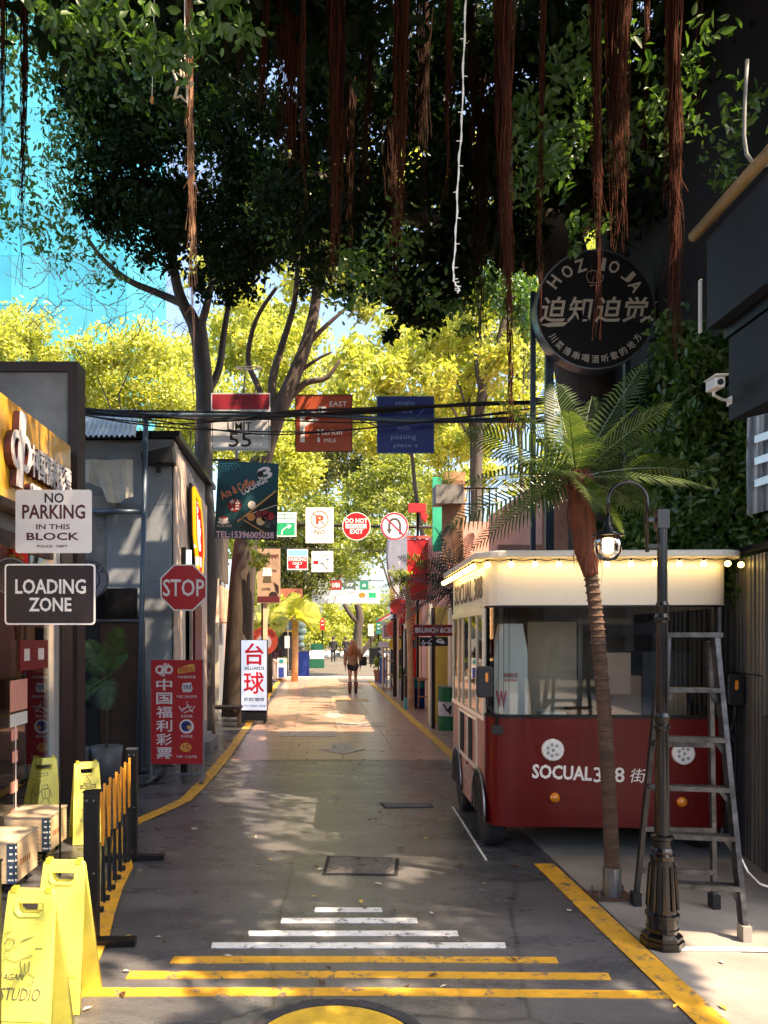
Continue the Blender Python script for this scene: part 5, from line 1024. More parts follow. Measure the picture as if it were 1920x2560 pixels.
# contents
def inn(name, label, cat, mbx, m, extra=()):
    o = thing(name, label, cat, parent_matrix(tr).translation, -.042); obj('body', mbx, m, o); return o
bag = inn('white_bag', 'tall white paper bag with red print standing behind the windscreen', 'bag', MB().prism([(-.84, .95), (-.56, .95), (-.56, 1.62), (-.60, 1.86), (-.78, 1.86), (-.84, 1.6)], .35, .5), mat('white_bag_paper', (.85, .85, .80), .7, 0, .05))
bb = Board(bag, (1223+1822)/2, V0+H*F/BY, BY/F, .349); bb.text('请和我在花', 1282, 1688, 1320, 1700, M_RED, y=.001, bold=.02); bb.text('我在等你', 1285, 1704, 1318, 1712, M_RED, y=.001, bold=.02); bb.text('W', 1262, 1735, 1292, 1780, mat('magenta_print', (.55, .02, .15), .5), y=.001, bold=.04)
inn('shelf_counter', 'dark counter across the inside of the food truck', 'counter', MB().box(-.88, .86, .3, .75, .28, .94), M_BLACK)
inn('tan_panel', 'large tan board leaning inside the truck behind the windscreen', 'board', MB().box(-.50, -.08, .6, .64, .95, 1.88), mat('tan_board', (.50, .38, .27), .6, 0, .2, 3))
inn('cardboard_box', 'brown cardboard box with printing inside the truck at the centre', 'box', MB().box(.12, .40, .4, .7, .95, 1.42), mat('brown_cardboard', (.40, .24, .15), .7, 0, .15, 3))
inn('grey_equipment', 'dark equipment cabinet in the right half of the truck', 'cabinet', MB().box(.45, .85, .5, .9, .95, 1.62), mat('dark_equipment', (.03, .035, .05), .4))
inn('paper_box', 'small brown carton stacked inside the truck at the right', 'box', MB().box(.55, .74, .32, .48, .95, 1.3), mat('brown_cardboard', 0))
inn('leaning_frame_panel', 'pale window frame leaning inside the truck', 'frame', MB().box(-.80, -.10, .9, .93, 1.86, 1.92).box(.02, .5, .9, .93, 1.86, 1.92).box(.02, .06, .9, .93, 1.0, 1.85).box(-.05, -.01, .9, .93, 1.0, 1.85), mat('pale_frame', (.4, .38, .34), .5))

# ---------------------------------------------------------------- palms
def palm(label, cat, base, path, radii, crown, tips, Lw, mtrunk, mleaf, n=38, sag=.12, fib=None):
    t = thing('palm_tree', label, cat, (base[0], base[1], 0)); o = obj('trunk', MB().tube(path, radii, 14), mtrunk, t, world=True, smooth=True)
    for tp in tips: frond(t, crown, tp, sag*R.uniform(.7, 1.3), Lw*R.uniform(.9, 1.1), mleaf, n)
    return t
PY = 5.16
M_PTR = mat('palm_trunk_bark', (.10, .058, .036), .85, 0, .5, 14, 1.0, stretch=(.5, .5, 2.5)); M_FIB = mat('palm_fibre', (.15, .045, .02), .85, 0, .6, 16, .8, stretch=(2, 2, .3))
path = smooth_pts([at(1530, 2175, PY), at(1527, 2080, PY), at(1520, 1950, PY), at(1512, 1800, PY), at(1500, 1650, PY), at(1490, 1540, PY), at(1478, 1440, PY)], 6)
cr = at(1440, 1195, PY)
tips = [at(*p) for p in ((1149, 1069, 5.0), (1194, 1140, 4.7), (1152, 1205, 4.6), (1104, 1321, 4.9), (1165, 1385, 5.1), (1377, 950, 5.5), (1480, 990, 5.7), (1619, 896, 5.3), (1690, 1000, 5.0), (1668, 1090, 5.6), (1762, 1180, 5.3), (1800, 1225, 5.0), (1640, 1285, 5.5), (1350, 1060, 5.9), (1260, 1290, 4.4), (1560, 1330, 4.9), (1420, 1020, 4.6), (1240, 1000, 5.7), (1600, 1010, 4.7), (1330, 1180, 4.35), (1490, 1290, 4.3))]
pt = palm('artificial palm with leaning trunk in a steel sleeve before the red food truck', 'palm', (at(1530, 2240, PY).x, PY), path, [.050-.0002*i for i in range(len(path))], cr, tips, .24, M_PTR, M_PALM, 28, .05)
for i in range(2, len(path)-1): obj('trunk_ring', MB().tube([path[i], path[i]+Vector((0, 0, .012))], [.053, .047], 12), M_PTR, pt, world=True)
fp = smooth_pts([at(1478, 1440, PY), at(1466, 1380, PY), at(1455, 1300, PY), at(1448, 1230, PY), at(1446, 1165, PY)], 4)
obj('fibre_sheath', MB().tube(fp, [.048, .052, .058, .066, .074, .078, .08, .082, .085, .083, .08, .075, .07, .07, .065, .05, .03][:len(fp)], 16), M_FIB, pt, world=True, smooth=True)
hair = MB()
for i in range(110):
    t_ = R.uniform(.2, 1); p = fp[int(t_*(len(fp)-1))]; a = R.uniform(0, 6.28); q = p+Vector((math.cos(a), math.sin(a), 0))*.075*R.uniform(.5, 1.05); hair.tube([q, q+Vector((math.cos(a)*.02, math.sin(a)*.02, -.07)), q+Vector((math.cos(a)*.01, math.sin(a)*.01, -.16))], [.003, .0025, .001], 3, cap=False)
for i in range(26):
    a = R.uniform(0, 6.28); q = cr+Vector((math.cos(a)*.05, math.sin(a)*.05, R.uniform(-.1, .05))); hair.tube([q, q+Vector((math.cos(a)*.06, math.sin(a)*.06, .05))], [.014, .006], 5)
obj('fibre_hair', hair, M_FIB, pt, world=True)
bx, by = at(1530, 2240, PY).x, PY
obj('steel_sleeve', MB().lathe([(.06, .012), (.06, .205), (.052, .205)], (0, 0, 0), 24), M_STEEL, pt, smooth=False); obj('base_plate', MB().box(-.14, .13, -.1, .1, .001, .012), mat('rusty_plate', (.12, .07, .05), .7, .4, .4), pt)
for x in (-.11, .1):
    for y in (-.07, .07): obj('bolt', MB().lathe([(.007, .0), (.007, .06)], (x, y, .0), 6).lathe([(.013, .02), (.013, .03)], (x, y, 0), 6), M_STEEL, pt)
# second, darker palm beyond the truck
P2 = 9.0; c2 = at(1140, 1475, P2)
palm('dark palm with drooping fronds standing just beyond the rear of the food truck', 'palm', (at(1178, 1700, P2).x, P2), smooth_pts([Vector((at(1200, 1700, P2).x, P2, 0)), at(1185, 1800, P2), at(1170, 1680, P2), at(1158, 1580, P2), at(1140, 1480, P2)], 4), .085, c2,
     [at(*p) for p in ((990, 1390, 8.8), (948, 1470, 8.7), (960, 1520, 9.2), (985, 1585, 8.5), (1045, 1590, 8.3), (1020, 1340, 9.3), (1085, 1320, 9.6), (1125, 1310, 8.8), (1185, 1330, 9.0), (1230, 1400, 9.3), (1090, 1600, 8.2), (1000, 1450, 8.4), (1060, 1400, 8.2), (1150, 1590, 8.3), (970, 1555, 8.9))], .24, M_BARKD, M_PALMD, 24, .12)
# far sunlit palm at the kerb on the left and one more behind the poster
P3 = 30.0
palm('small sunlit palm with a bright tan trunk at the far kerb on the left', 'palm', (at(736, 1700, P3).x, P3), [Vector((at(736, 1700, P3).x, P3, 0)), at(738, 1640, P3), at(738, 1550, P3)], [.14, .12, .15], at(738, 1548, P3), [at(*p) for p in ((668, 1572, 29.5), (685, 1530, 30), (712, 1500, 31), (745, 1485, 30), (775, 1505, 30.5), (795, 1522, 30), (798, 1552, 29.5), (700, 1575, 29), (770, 1560, 29), (755, 1495, 29.5))], .8, mat('tan_palm_trunk', (.60, .36, .16), .7, 0, .3, 8), M_PALMY, 22, .12)
palm('sunlit palm with orange green fronds behind the vintage coffee poster', 'palm', (at(672, 1700, 24).x, 24), [Vector((at(672, 1700, 24).x, 24, 0)), at(672, 1560, 24)], [.12, .1], at(672, 1560, 24), [at(*p) for p in ((620, 1570, 24), (640, 1520, 24), (680, 1510, 24.5), (710, 1540, 24), (715, 1575, 23.5), (650, 1590, 23))], .6, M_BARK, M_PALMY, 20, .12)
yc = thing('yucca_plant', 'bright green spiky plant on the terrace corner beside the second palm', 'plant', at(1120, 1215, 14)); 
for tp in ((1085, 1165), (1100, 1130), (1122, 1115), (1145, 1150), (1160, 1180), (1095, 1195), (1135, 1125)): frond(yc, at(1120, 1215, 14), at(*tp, 14+R.uniform(-.2, .2)), .05, .12, M_LEAFG, 12, .012)
obj('planter', MB().box(-.25, .25, -.2, .2, -.35, -.01), M_CONC, yc)

# ---------------------------------------------------------------- street lamp
LX, LY = 1.96, 4.35
lp = thing('street_lamp', 'glossy black street lamp with a lit lantern on a curved swan neck, beside the ladder', 'street lamp', (LX, LY, 0))
obj('base', MB().lathe([(.118, .001), (.118, .045), (.108, .05), (.108, .07), (.085, .09)], n=8), M_BLKGLOSS, lp)
obj('pedestal', MB().lathe([(.084, .088), (.088, .11), (.082, .115), (.083, .17), (.092, .175), (.092, .19), (.080, .20), (.062, .49), (.066, .495), (.068, .52), (.058, .53), (.060, .545), (.05, .56), (.048, .60), (.062, .61), (.062, .625), (.045, .635)], n=24), M_BLKGLOSS, lp, smooth=False)
fl_ = MB()
for i in range(10):
    a = 2*math.pi*i/10; fl_.tube([(.083*math.cos(a), .083*math.sin(a), .22), (.066*math.cos(a), .066*math.sin(a), .46)], .008, 6)
obj('fluting', fl_, M_BLKGLOSS, lp)
obj('pole', MB().lathe([(.042, .63), (.034, 1.22), (.044, 1.23), (.044, 1.25), (.036, 1.26), (.042, 1.30), (.034, 1.32), (.031, 1.83), (.040, 1.84), (.040, 1.86), (.032, 1.88), (.036, 1.93), (.028, 1.95), (.027, 2.40), (.001, 2.41)], n=20), M_BLKGLOSS, lp, smooth=False)
obj('finial', MB().box(-.04, .03, -.03, .03, 2.36, 2.47), M_BLKGLOSS, lp, bevel=.004)
lx0 = at(1520, 1300, LY).x-LX; lx1 = at(1618, 1300, LY).x-LX
zz = lambda v: H-(v-V0)/F*LY
arc = [(lx1, 0, zz(1380)), (lx1, 0, zz(1255))]+[((lx0+lx1)/2+(lx1-lx0)/2*math.cos(math.radians(a)), 0, zz(1255)+(lx1-lx0)/2*1.02*math.sin(math.radians(a))) for a in range(12, 181, 12)]+[(lx0, 0, zz(1290))]
obj('swan_neck', MB().tube(arc, .011, 10), M_BLKGLOSS, lp, smooth=True); obj('neck_clamp', MB().bar((lx1, 0, zz(1365)), (0, 0, zz(1365)), .02).bar((lx1, 0, zz(1300)), (0, 0, zz(1300)), .02), M_BLKGLOSS, lp)
obj('lamp_shade', MB().lathe([(.008, zz(1288)), (.018, zz(1290)), (.022, zz(1312)), (.045, zz(1328)), (.088, zz(1338)), (.088, zz(1340)), (.06, zz(1340))], (lx0, 0, 0), 28), mat('lamp_shade_black', (.01, .012, .014), .25, .2, 0), lp, smooth=True)
obj('lantern_glass', MB().lathe([(.066, zz(1341)), (.076, zz(1358)), (.070, zz(1382)), (.048, zz(1398)), (.001, zz(1404))], (lx0, 0, 0), 24), glassmat('lantern_clear_glass', (.95, .9, .8), .06), lp, smooth=True)
obj('bulb', MB().lathe([(.001, zz(1340)), (.028, zz(1342)), (.032, zz(1355)), (.03, zz(1378)), (.02, zz(1383)), (.001, zz(1385))], (lx0, 0, 0), 16), mat('lamp_bulb_glow', '#fff', emit='#ffcf80', es=2.5), lp, smooth=True)

# ---------------------------------------------------------------- ladder
ld_ = thing('step_ladder', 'worn aluminium A-frame step ladder with black rear legs beside the food truck', 'ladder', (2.3, 4.75, 0))
M_ALU = mat('worn_aluminium', (.07, .071, .073), .42, .6, .8, 14, .2); M_ALUD = mat('dark_worn_aluminium', (.05, .052, .055), .35, .7, .5, 14, .2)
def LD(name, mb, m, **k): return obj(name, mb, m, ld_, world=True, **k)
FL, FR_, RL, RR = Vector((1.99, 4.52, .02)), Vector((2.47, 4.43, .02)), Vector((2.08, 5.0, .02)), Vector((2.57, 4.96, .02)); TL, TR = Vector((2.19, 4.80, 1.75)), Vector((2.47, 4.76, 1.75))
LD('side_rail', MB().bar(FL, TL, .03, .06), M_ALUD); LD('side_rail', MB().bar(FR_, TR, .03, .06), M_ALU); LD('rear_leg', MB().bar(RL, TL+Vector((0, .06, -.03)), .028, .035), M_ALUD); LD('rear_leg', MB().bar(RR, TR+Vector((0, .06, -.03)), .028, .035), M_ALU)
LD('top_cap', MB().bar(TL+Vector((-.04, .03, .012)), TR+Vector((.04, .03, .012)), .14, .03, up=(0, 0, 1)), M_ALU)
for z in (.27, .55, .83, 1.12, 1.42):
    t_ = z/1.75; a_, b_ = FL.lerp(TL, t_), FR_.lerp(TR, t_); LD('step', MB().bar(a_, b_, .085, .028), M_ALU)
    LD('step_bracket', MB().bar(b_+Vector((-.055, 0, -.01)), b_+Vector((-.005, 0, -.075)), .012, .03), M_ALU); LD('step_bracket', MB().bar(a_+Vector((.055, 0, -.01)), a_+Vector((.005, 0, -.075)), .012, .03), M_ALU)
for z in (.22, .5, .78, 1.06):
    t_ = z/1.75; a_, b_ = RL.lerp(TL, t_), RR.lerp(TR, t_); LD('rear_rung', MB().bar(a_, b_, .02, .03), M_ALU)
for p in (FL, FR_, RL, RR): LD('rubber_foot', MB().box(p.x-.025, p.x+.025, p.y-.035, p.y+.035, .001, .09), mat('pale_rubber_foot', (.28, .26, .23), .8) if p is FR_ else M_BLKPLAS)
LD('spreader', MB().bar(FR_.lerp(TR, .45), RR.lerp(TR, .45), .012).bar(FL.lerp(TL, .45), RL.lerp(TL, .45), .012), M_STEEL)

# ---------------------------------------------------------------- small things on the right
t, b = hang('shop_sign', 'red BRUNCH & CBD sign board over the orange wall', 'sign', 1032, 1562, 1122, 1590, 12.6); b.plate(1032, 1562, 1140, 1590, mat('brick_red_board', '#98141c', .5, 0, .1), t=.06); b.text('BRUNCH &CBD', 1037, 1569, 1136, 1582, M_PRINTW, y=.062, bold=.03)
t, b = hang('shop_sign', 'black board with white scooter and car outlines below the red brunch sign', 'sign', 1048, 1593, 1119, 1615, 12.5); b.plate(1048, 1593, 1119, 1615, M_PRINTK, t=.04); b.ring(1057, 1610, 2, 4, M_PRINTW, 'scooter', y=.0402); b.ring(1074, 1610, 2, 4, M_PRINTW, 'scooter', y=.0402); b.strokes([[(1052, 1606), (1068, 1608), (1074, 1600), (1080, 1597)], [(1056, 1600), (1060, 1607)]], 2, M_PRINTW, 'scooter', y=.042); b.poly([(1089, 1602), (1094, 1597), (1103, 1597), (1109, 1603), (1112, 1609), (1106, 1610), (1090, 1606)], M_PRINTW, 'car', y=.0402); b.poly([(1096, 1600), (1103, 1600), (1104, 1602), (1096, 1602)], M_PRINTK, 'car_window', y=.0445, t=.001)
for (u, v0, v1, Y, w, lab) in ((1083, 1520, 1822, 14.0, .08, 'dark pole in front of the brunch sign'), (987, 1512, 1742, 22.0, .09, 'thin dark brown pole in front of the red lanterns and banner')):
    Y = H*F/(v1-V0); x = at(u, v0, Y).x; t = thing('street_pole', lab, 'pole', (x, Y, 0)); s = Y/F; obj('pole', MB().box(-4.5*s, 4.5*s, -4*s, 4*s, .0, H-(v0-V0)/F*Y), mat('dark_brown_pole', (.025, .008, .006), .4), t)
def drum(label, u0, u1, v0, v1, bands):
    Y = H*F/(v1-V0); s = Y/F; x = at((u0+u1)/2, 0, Y).x; r = (u1-u0)/2*s; h = (v1-v0)*s; t = thing('oil_drum', label, 'drum', (x, Y, 0), 0)
    n = len(bands)
    for i, m in enumerate(bands):
        z0, z1 = h*(i/n), h*((i+1)/n); obj('drum_band', MB().lathe([(r, z0+.002), (r, z1-.02), (r*1.03, z1-.012), (r, z1-.002)], n=24), m, t)
    obj('lid', MB().lathe([(r*.95, h), (r*.95, h+.012)], n=24), M_STEEL, t); return t, x, Y, r, h
GRD = mat('drum_green', (.01, .16, .06), .4, .2, .15); WHD = mat('drum_white', (.62, .62, .6), .5, 0, .15); BLD = mat('drum_blue', (.02, .05, .28), .4, .2, .2); TQD = mat('drum_turquoise', (.03, .35, .4), .4, 0, .2)
t, x, Y, r, h = drum('green oil drum with a white graffiti band next to the food truck rear', 1095, 1150, 1717, 1824, [GRD, WHD, GRD]); t_ = Board(t, 0, 0, 1., -r-.002); t_.strokes([[(-r*.7, -h*.62), (-r*.3, -h*.45), (0, -h*.58), (-r*.1, -h*.38)], [(-r*.35, -h*.5), (-r*.05, -h*.40)]], .03, M_PRINTK, 'graffiti', y=.0)
drum('blue and black painted drum beside the tan slim palm trunk', 1010, 1034, 1688, 1772, [TQD, M_BLACK, M_BLACK]); drum('blue painted drum with a stool standing against it', 1034, 1062, 1695, 1771, [BLD, BLD, TQD])
st = thing('bar_stool', 'orange wooden stool between the blue drum and the yellow wall', 'stool', (at(1055, 1770, 19).x, 18.6, 0)); OW = mat('orange_wood', (.5, .25, .1), .6, 0, .2)
obj('seat', MB().box(-.17, .17, -.15, .15, .70, .74), OW, st)
for sx in (-1, 1):
    for sy in (-1, 1): obj('leg', MB().bar((sx*.15, sy*.13, .7), (sx*.17, sy*.15, .0), .03), OW, st)
obj('stretcher', MB().box(-.16, .16, -.15, -.13, .3, .33), OW, st)
tp = thing('slim_trunk', 'slim pale tree trunk rising between the two painted drums', 'tree', (at(1024, 1772, 18.7).x, 18.4, 0)); obj('trunk', MB().tube([(0, 0, 0), (-.02, 0, 1.2), (-.08, 0, 3)], [.09, .07, .06], 8), mat('pale_bark', (.45, .30, .17), .8, 0, .4), tp); leaves('crown', [(tp.location.x-.1, 18.4, 3.3, .5, .4, .4, 260)], .12, M_LEAFG, tp)
# red banners and round signs
t = thing('red_banner', 'tall bright red vertical banner on the right side of the street', 'banner', (at(1045, 1500, 19).x, 19, 0)); b = Board(t, 1045, V0+H*F/19, 19/F); RB = mat('bright_red_cloth', (.70, .01, .02), .6, 0, .1, 2)
b.plate(1018, 1349, 1072, 1500, RB, 'cloth', t=.03); b.plate(1020, 1262, 1062, 1282, RB, 'topper', t=.2); b.poly([(1050, 1282), (1068, 1290), (1062, 1308), (1052, 1296)], RB, 'topper', y=0, t=.2); b.plate(1016, 1340, 1074, 1347, mat('banner_edge', (.5, .08, .06), .6), 'top_rail', t=.05); obj('pole', MB().box(-.03, .03, .03, .09, 0, 4.9), M_BLACK, t)
b.plate(1022, 1620, 1040, 1700, RB, 'lower_cloth', t=.02)
t = thing('grey_disc_sign', 'large grey and white disc seen edge on left of the red banner', 'sign', at(1003, 1400, 22)); obj('disc', MB().lathe([(1.05, -.03), (1.05, .03)], (0, 0, 0), 32, 'y').xf(Matrix.Rotation(math.radians(62), 4, 'Z')), mat('grey_disc', (.35, .36, .4), .4), t)
for (u, v, r_, Y, c, lab, txt) in ((995, 1517, 20, 22, (.6, .05, .04), 'round red lantern sign just under the dark palm fronds', 'BAR'), (988, 1572, 22, 23, (.65, .12, .08), 'round orange red sign crossed by the brown pole', 'CAFE'), (989, 1610, 17, 24, (.85, .55, .03), 'round yellow sign on the brown pole', '')):
    t = thing('round_shop_sign', lab, 'sign', at(u, v, Y)); b = Board(t, u, v, Y/F); b.disc(u, v, r_, mat('round_%d' % v, c, .5, 0, .1), 'face', y=0, t=.06); b.ring(u, v, r_-3, r_, mat('round_rim_%d' % v, tuple(min(1, x*1.3+.05) for x in c), .5), 'rim', y=.061)
    obj('bracket', MB().box(-.02, .02, .0, .04, -at(u, v, Y).z, 0), M_OFFW, t)
t = thing('chalk_board', 'white framed menu board at the far right of the lane', 'board', at(966, 1600, 26)); b = Board(t, 966, 1600, 26/F); b.plate(955, 1556, 978, 1598, M_WHITE, 'frame', t=.05); b.plate(959, 1562, 974, 1592, mat('menu_print', (.5, .3, .2), .6), 'face', y=.051, t=.004); obj('leg', MB().box(-.15, -.1, 0, .04, -t.location.z, 0).box(.1, .15, 0, .04, -t.location.z, 0), M_OFFW, t)
t = thing('arrow_board', 'white board with arrow above a blue cloth at the far right', 'sign', at(958, 1640, 27)); b = Board(t, 958, 1640, 27/F); b.plate(945, 1604, 975, 1618, M_WHITE, 'panel', t=.04); b.poly([(945, 1629), (958, 1620), (958, 1625), (976, 1625), (976, 1634), (958, 1634), (958, 1640)], M_WHITE, 'arrow', y=.0, t=.04); obj('post', MB().box(.1, .16, .05, .1, -t.location.z, .5), OW, t); obj('blue_cloth', MB().box(-.12, .08, 0, .05, -t.location.z+.1, -.06), mat('blue_cloth', (.03, .15, .45), .7), t)
t = thing('rattan_shelf', 'open rattan shelf standing at the right kerb line', 'shelf', (at(968, 1722, 25).x, 25, 0))
for z in (.05, .5, .95, 1.38): obj('shelf', MB().box(-.16, .26, -.15, .15, z, z+.03), OW, t)
for x in (-.15, .23): obj('side_frame', MB().box(x, x+.03, -.15, -.12, 0, 1.4), OW, t)
t = thing('trash_bin', 'black litter bin at the far end of the lane on the right', 'bin', (at(938, 1640, 50).x, 50, 0)); obj('bin', MB().box(-.4, .4, -.3, .3, 0, .95), M_BLACK, t); obj('lid', MB().box(-.43, .43, -.33, .33, .951, 1.05), M_BLKPLAS, t)
t = thing('green_crate_stack', 'dark green and white crate stack in front of the far kiosk', 'crate stack', (at(795, 1650, 44).x, 43.5, 0)); obj('crate', MB().box(-.55, .35, -.3, .3, 0, .5), mat('crate_green', (.01, .1, .06), .5), t); obj('crate', MB().box(-.45, .35, -.3, .3, .51, 1.0), M_WHITE, t); obj('crate', MB().box(-.4, .3, -.3, .3, 1.01, 1.35), mat('crate_green', 0), t)
t = thing('blue_board', 'white and blue standing board beside the person in white trousers', 'board', (at(700, 1695, 29.5).x, 29.5, 0)); b = Board(t, 702, V0+H*F/29.5, 29.5/F); b.plate(695, 1645, 719, 1695, M_WHITE, 'panel', t=.03); b.plate(698, 1668, 712, 1694, BLD, 'print', y=.031, t=.002); b.disc(705, 1653, 6, TQD, 'print', y=.031, t=.002)
t = thing('round_lounge_sign', 'round orange red LOUNGE sign behind the coffee poster pole', 'sign', at(660, 1602, 23)); b = Board(t, 660, 1602, 23/F); OR = mat('lounge_orange', (.75, .12, .06), .5); b.disc(660, 1602, 35, OR, 'face', y=0, t=.05); b.disc(660, 1606, 19, M_WHITE, 'centre', y=.051); 
for i, ch in enumerate('LOUNGE'): a_ = math.radians(150-24*i); b.text(ch, 655+27*math.cos(a_), 1597-27*math.sin(a_), 665+27*math.cos(a_), 1607-27*math.sin(a_), mat('rust_letter', (.3, .02, .02), .5), rot=a_-math.pi/2, y=.055, bold=.03)
obj('bracket', MB().box(-.03, .03, .0, .05, -t.location.z, -.3), M_BLACK, t)
t = thing('blue_drum_planter', 'tall dark blue bin beside the sunlit palm trunk', 'bin', (at(758, 1680, 33).x, 34, 0)); obj('bin', MB().box(-.25, .25, -.2, .2, 0, 1.1), BLD, t); obj('lid', MB().box(-.27, .27, -.22, .22, 1.101, 1.15), M_STEEL, t)
t = thing('balloon_column', 'pale green balloons stacked beside the dark kiosk', 'balloons', (at(755, 1600, 37).x, 37, 0))
for i in range(4): obj('balloon', MB().ball((.05*math.sin(i*2), 0, 2.35-.33*i), .2-.02*i, 10, 8), mat('pale_green_balloon', (.4, .5, .42), .3), t, smooth=True)
obj('string', MB().box(-.01, .01, -.01, .01, 0, 1.2), M_CABLE, t)
t = thing('concrete_block', 'pair of low concrete blocks at the foot of the balcony house', 'block', (-1.9, 12.8, 0)); obj('block', MB().box(-.2, .15, -.2, .2, 0, .16), M_CONC, t, bevel=.01); obj('block', MB().box(-.25, .0, .22, .6, 0, .3), M_CONC, t, bevel=.01)
t = thing('wooden_ledge', 'thin dark bench ledge round the left tree trunk', 'bench', (-1.75, 15.0, 0)); obj('seat', MB().box(-.45, .3, -.2, .2, .35, .40), M_BARKD, t)
for x in (-.4, .25): obj('leg', MB().box(x-.03, x+.03, -.15, .15, 0, .349), M_BARKD, t)

# more clutter along both sides of the far lane
for (u0, v0, u1, v1, Y, c, lab) in ((1000, 1500, 1012, 1560, 21, '#c81822', 'narrow red vertical flag sign right of the yellow round sign'), (1026, 1520, 1036, 1600, 18.5, '#c04a20', 'slim orange vertical sign beside the lower red cloth'), (975, 1470, 985, 1505, 26, '#d8b040', 'small yellow vertical sign left of the red banner foot'), (940, 1545, 952, 1585, 31, '#2c7a70', 'small teal vertical sign near the far right kerb'), (608, 1540, 622, 1590, 24, '#b02430', 'small red sign under the round lounge sign on the left'), (712, 1590, 724, 1620, 34, '#e0d8c8', 'small cream sign behind the sunlit palm trunk'), (800, 1545, 812, 1575, 46, '#b83028', 'small red sign at the kiosk corner'), (920, 1560, 934, 1590, 44, '#c8c0b0', 'small pale sign at the far right corner')):
    t, b = hang('shop_sign', lab, 'sign', u0, v0, u1, v1, Y); b.plate(u0, v0, u1, v1, mat('clutter_'+c[1:], c, .5, 0, .1), t=.08); b.strokes([[(u0+3, v0+8+k*9), (u1-3, v0+8+k*9)] for k in range(max(1, int((v1-v0-10)/9)))], 2.4, M_PRINTW, 'printed_line', y=.085); s = Y/F
    obj('post', MB().box(-.03, .03, .0, .05, -t.location.z, 0), M_BLACK, t)
for i, (u, Y, c, lab) in enumerate(((1000, 24, (.6, .55, .45), 'cream parasol base planter with shrub on the right far kerb'), (950, 30, (.25, .12, .08), 'brown planter with shrub at the far right kerb'), (612, 21, (.3, .3, .3), 'grey planter with shrub left of the coffee poster'), (700, 31, (.4, .2, .1), 'terracotta planter with shrub at the far left kerb'))):
    p = at(u, 1700, Y); t = thing('planter', lab, 'planter', (p.x, Y, 0)); obj('pot', MB().lathe([(.2, .0), (.27, .45), (.24, .46)], n=12), mat('planter_%s' % 'abcd'[i], c, .7), t); leaves('foliage', [(p.x, Y, .75, .35, .3, .3, 260)], .12, M_LEAFG, t)
inn('parcel', 'small white parcel on the counter inside the truck', 'parcel', MB().box(-.45, -.25, .32, .5, .95, 1.12), M_WHITE); inn('bottle_crate', 'dark crate of bottles on the counter inside the truck', 'crate', MB().box(-.2, .05, .32, .55, .95, 1.15), mat('crate_brown', (.2, .1, .05), .6)); inn('menu_poster', 'pinkish paper poster taped inside the truck windscreen', 'poster', MB().box(.02, .24, .2, .205, 1.28, 1.62), mat('poster_paper', (.60, .40, .30), .7, 0, .1))
# ---------------------------------------------------------------- people
def skin_body(name, pts, edges, radii, m, root, sub=2):
    me = bpy.data.meshes.new(name); me.from_pydata([tuple(p) for p in pts], edges, []); o = bpy.data.objects.new(name, me); COL.objects.link(o); o.parent = root
    sk = o.modifiers.new('skin', 'SKIN'); 
    for i, r in enumerate(radii): me.skin_vertices[0].data[i].radius = (r if isinstance(r, tuple) else (r, r))
    me.skin_vertices[0].data[0].use_root = True
    s = o.modifiers.new('subdivision', 'SUBSURF'); s.levels = sub; s.render_levels = sub
    dg = bpy.context.evaluated_depsgraph_get(); me2 = bpy.data.meshes.new_from_object(o.evaluated_get(dg)); o.modifiers.clear(); o.data = me2; me2.materials.clear(); me2.materials.append(m)
    me2.polygons.foreach_set('use_smooth', [True]*len(me2.polygons)); return o
SKIN = mat('skin', (.52, .28, .19), .5, 0, .05)
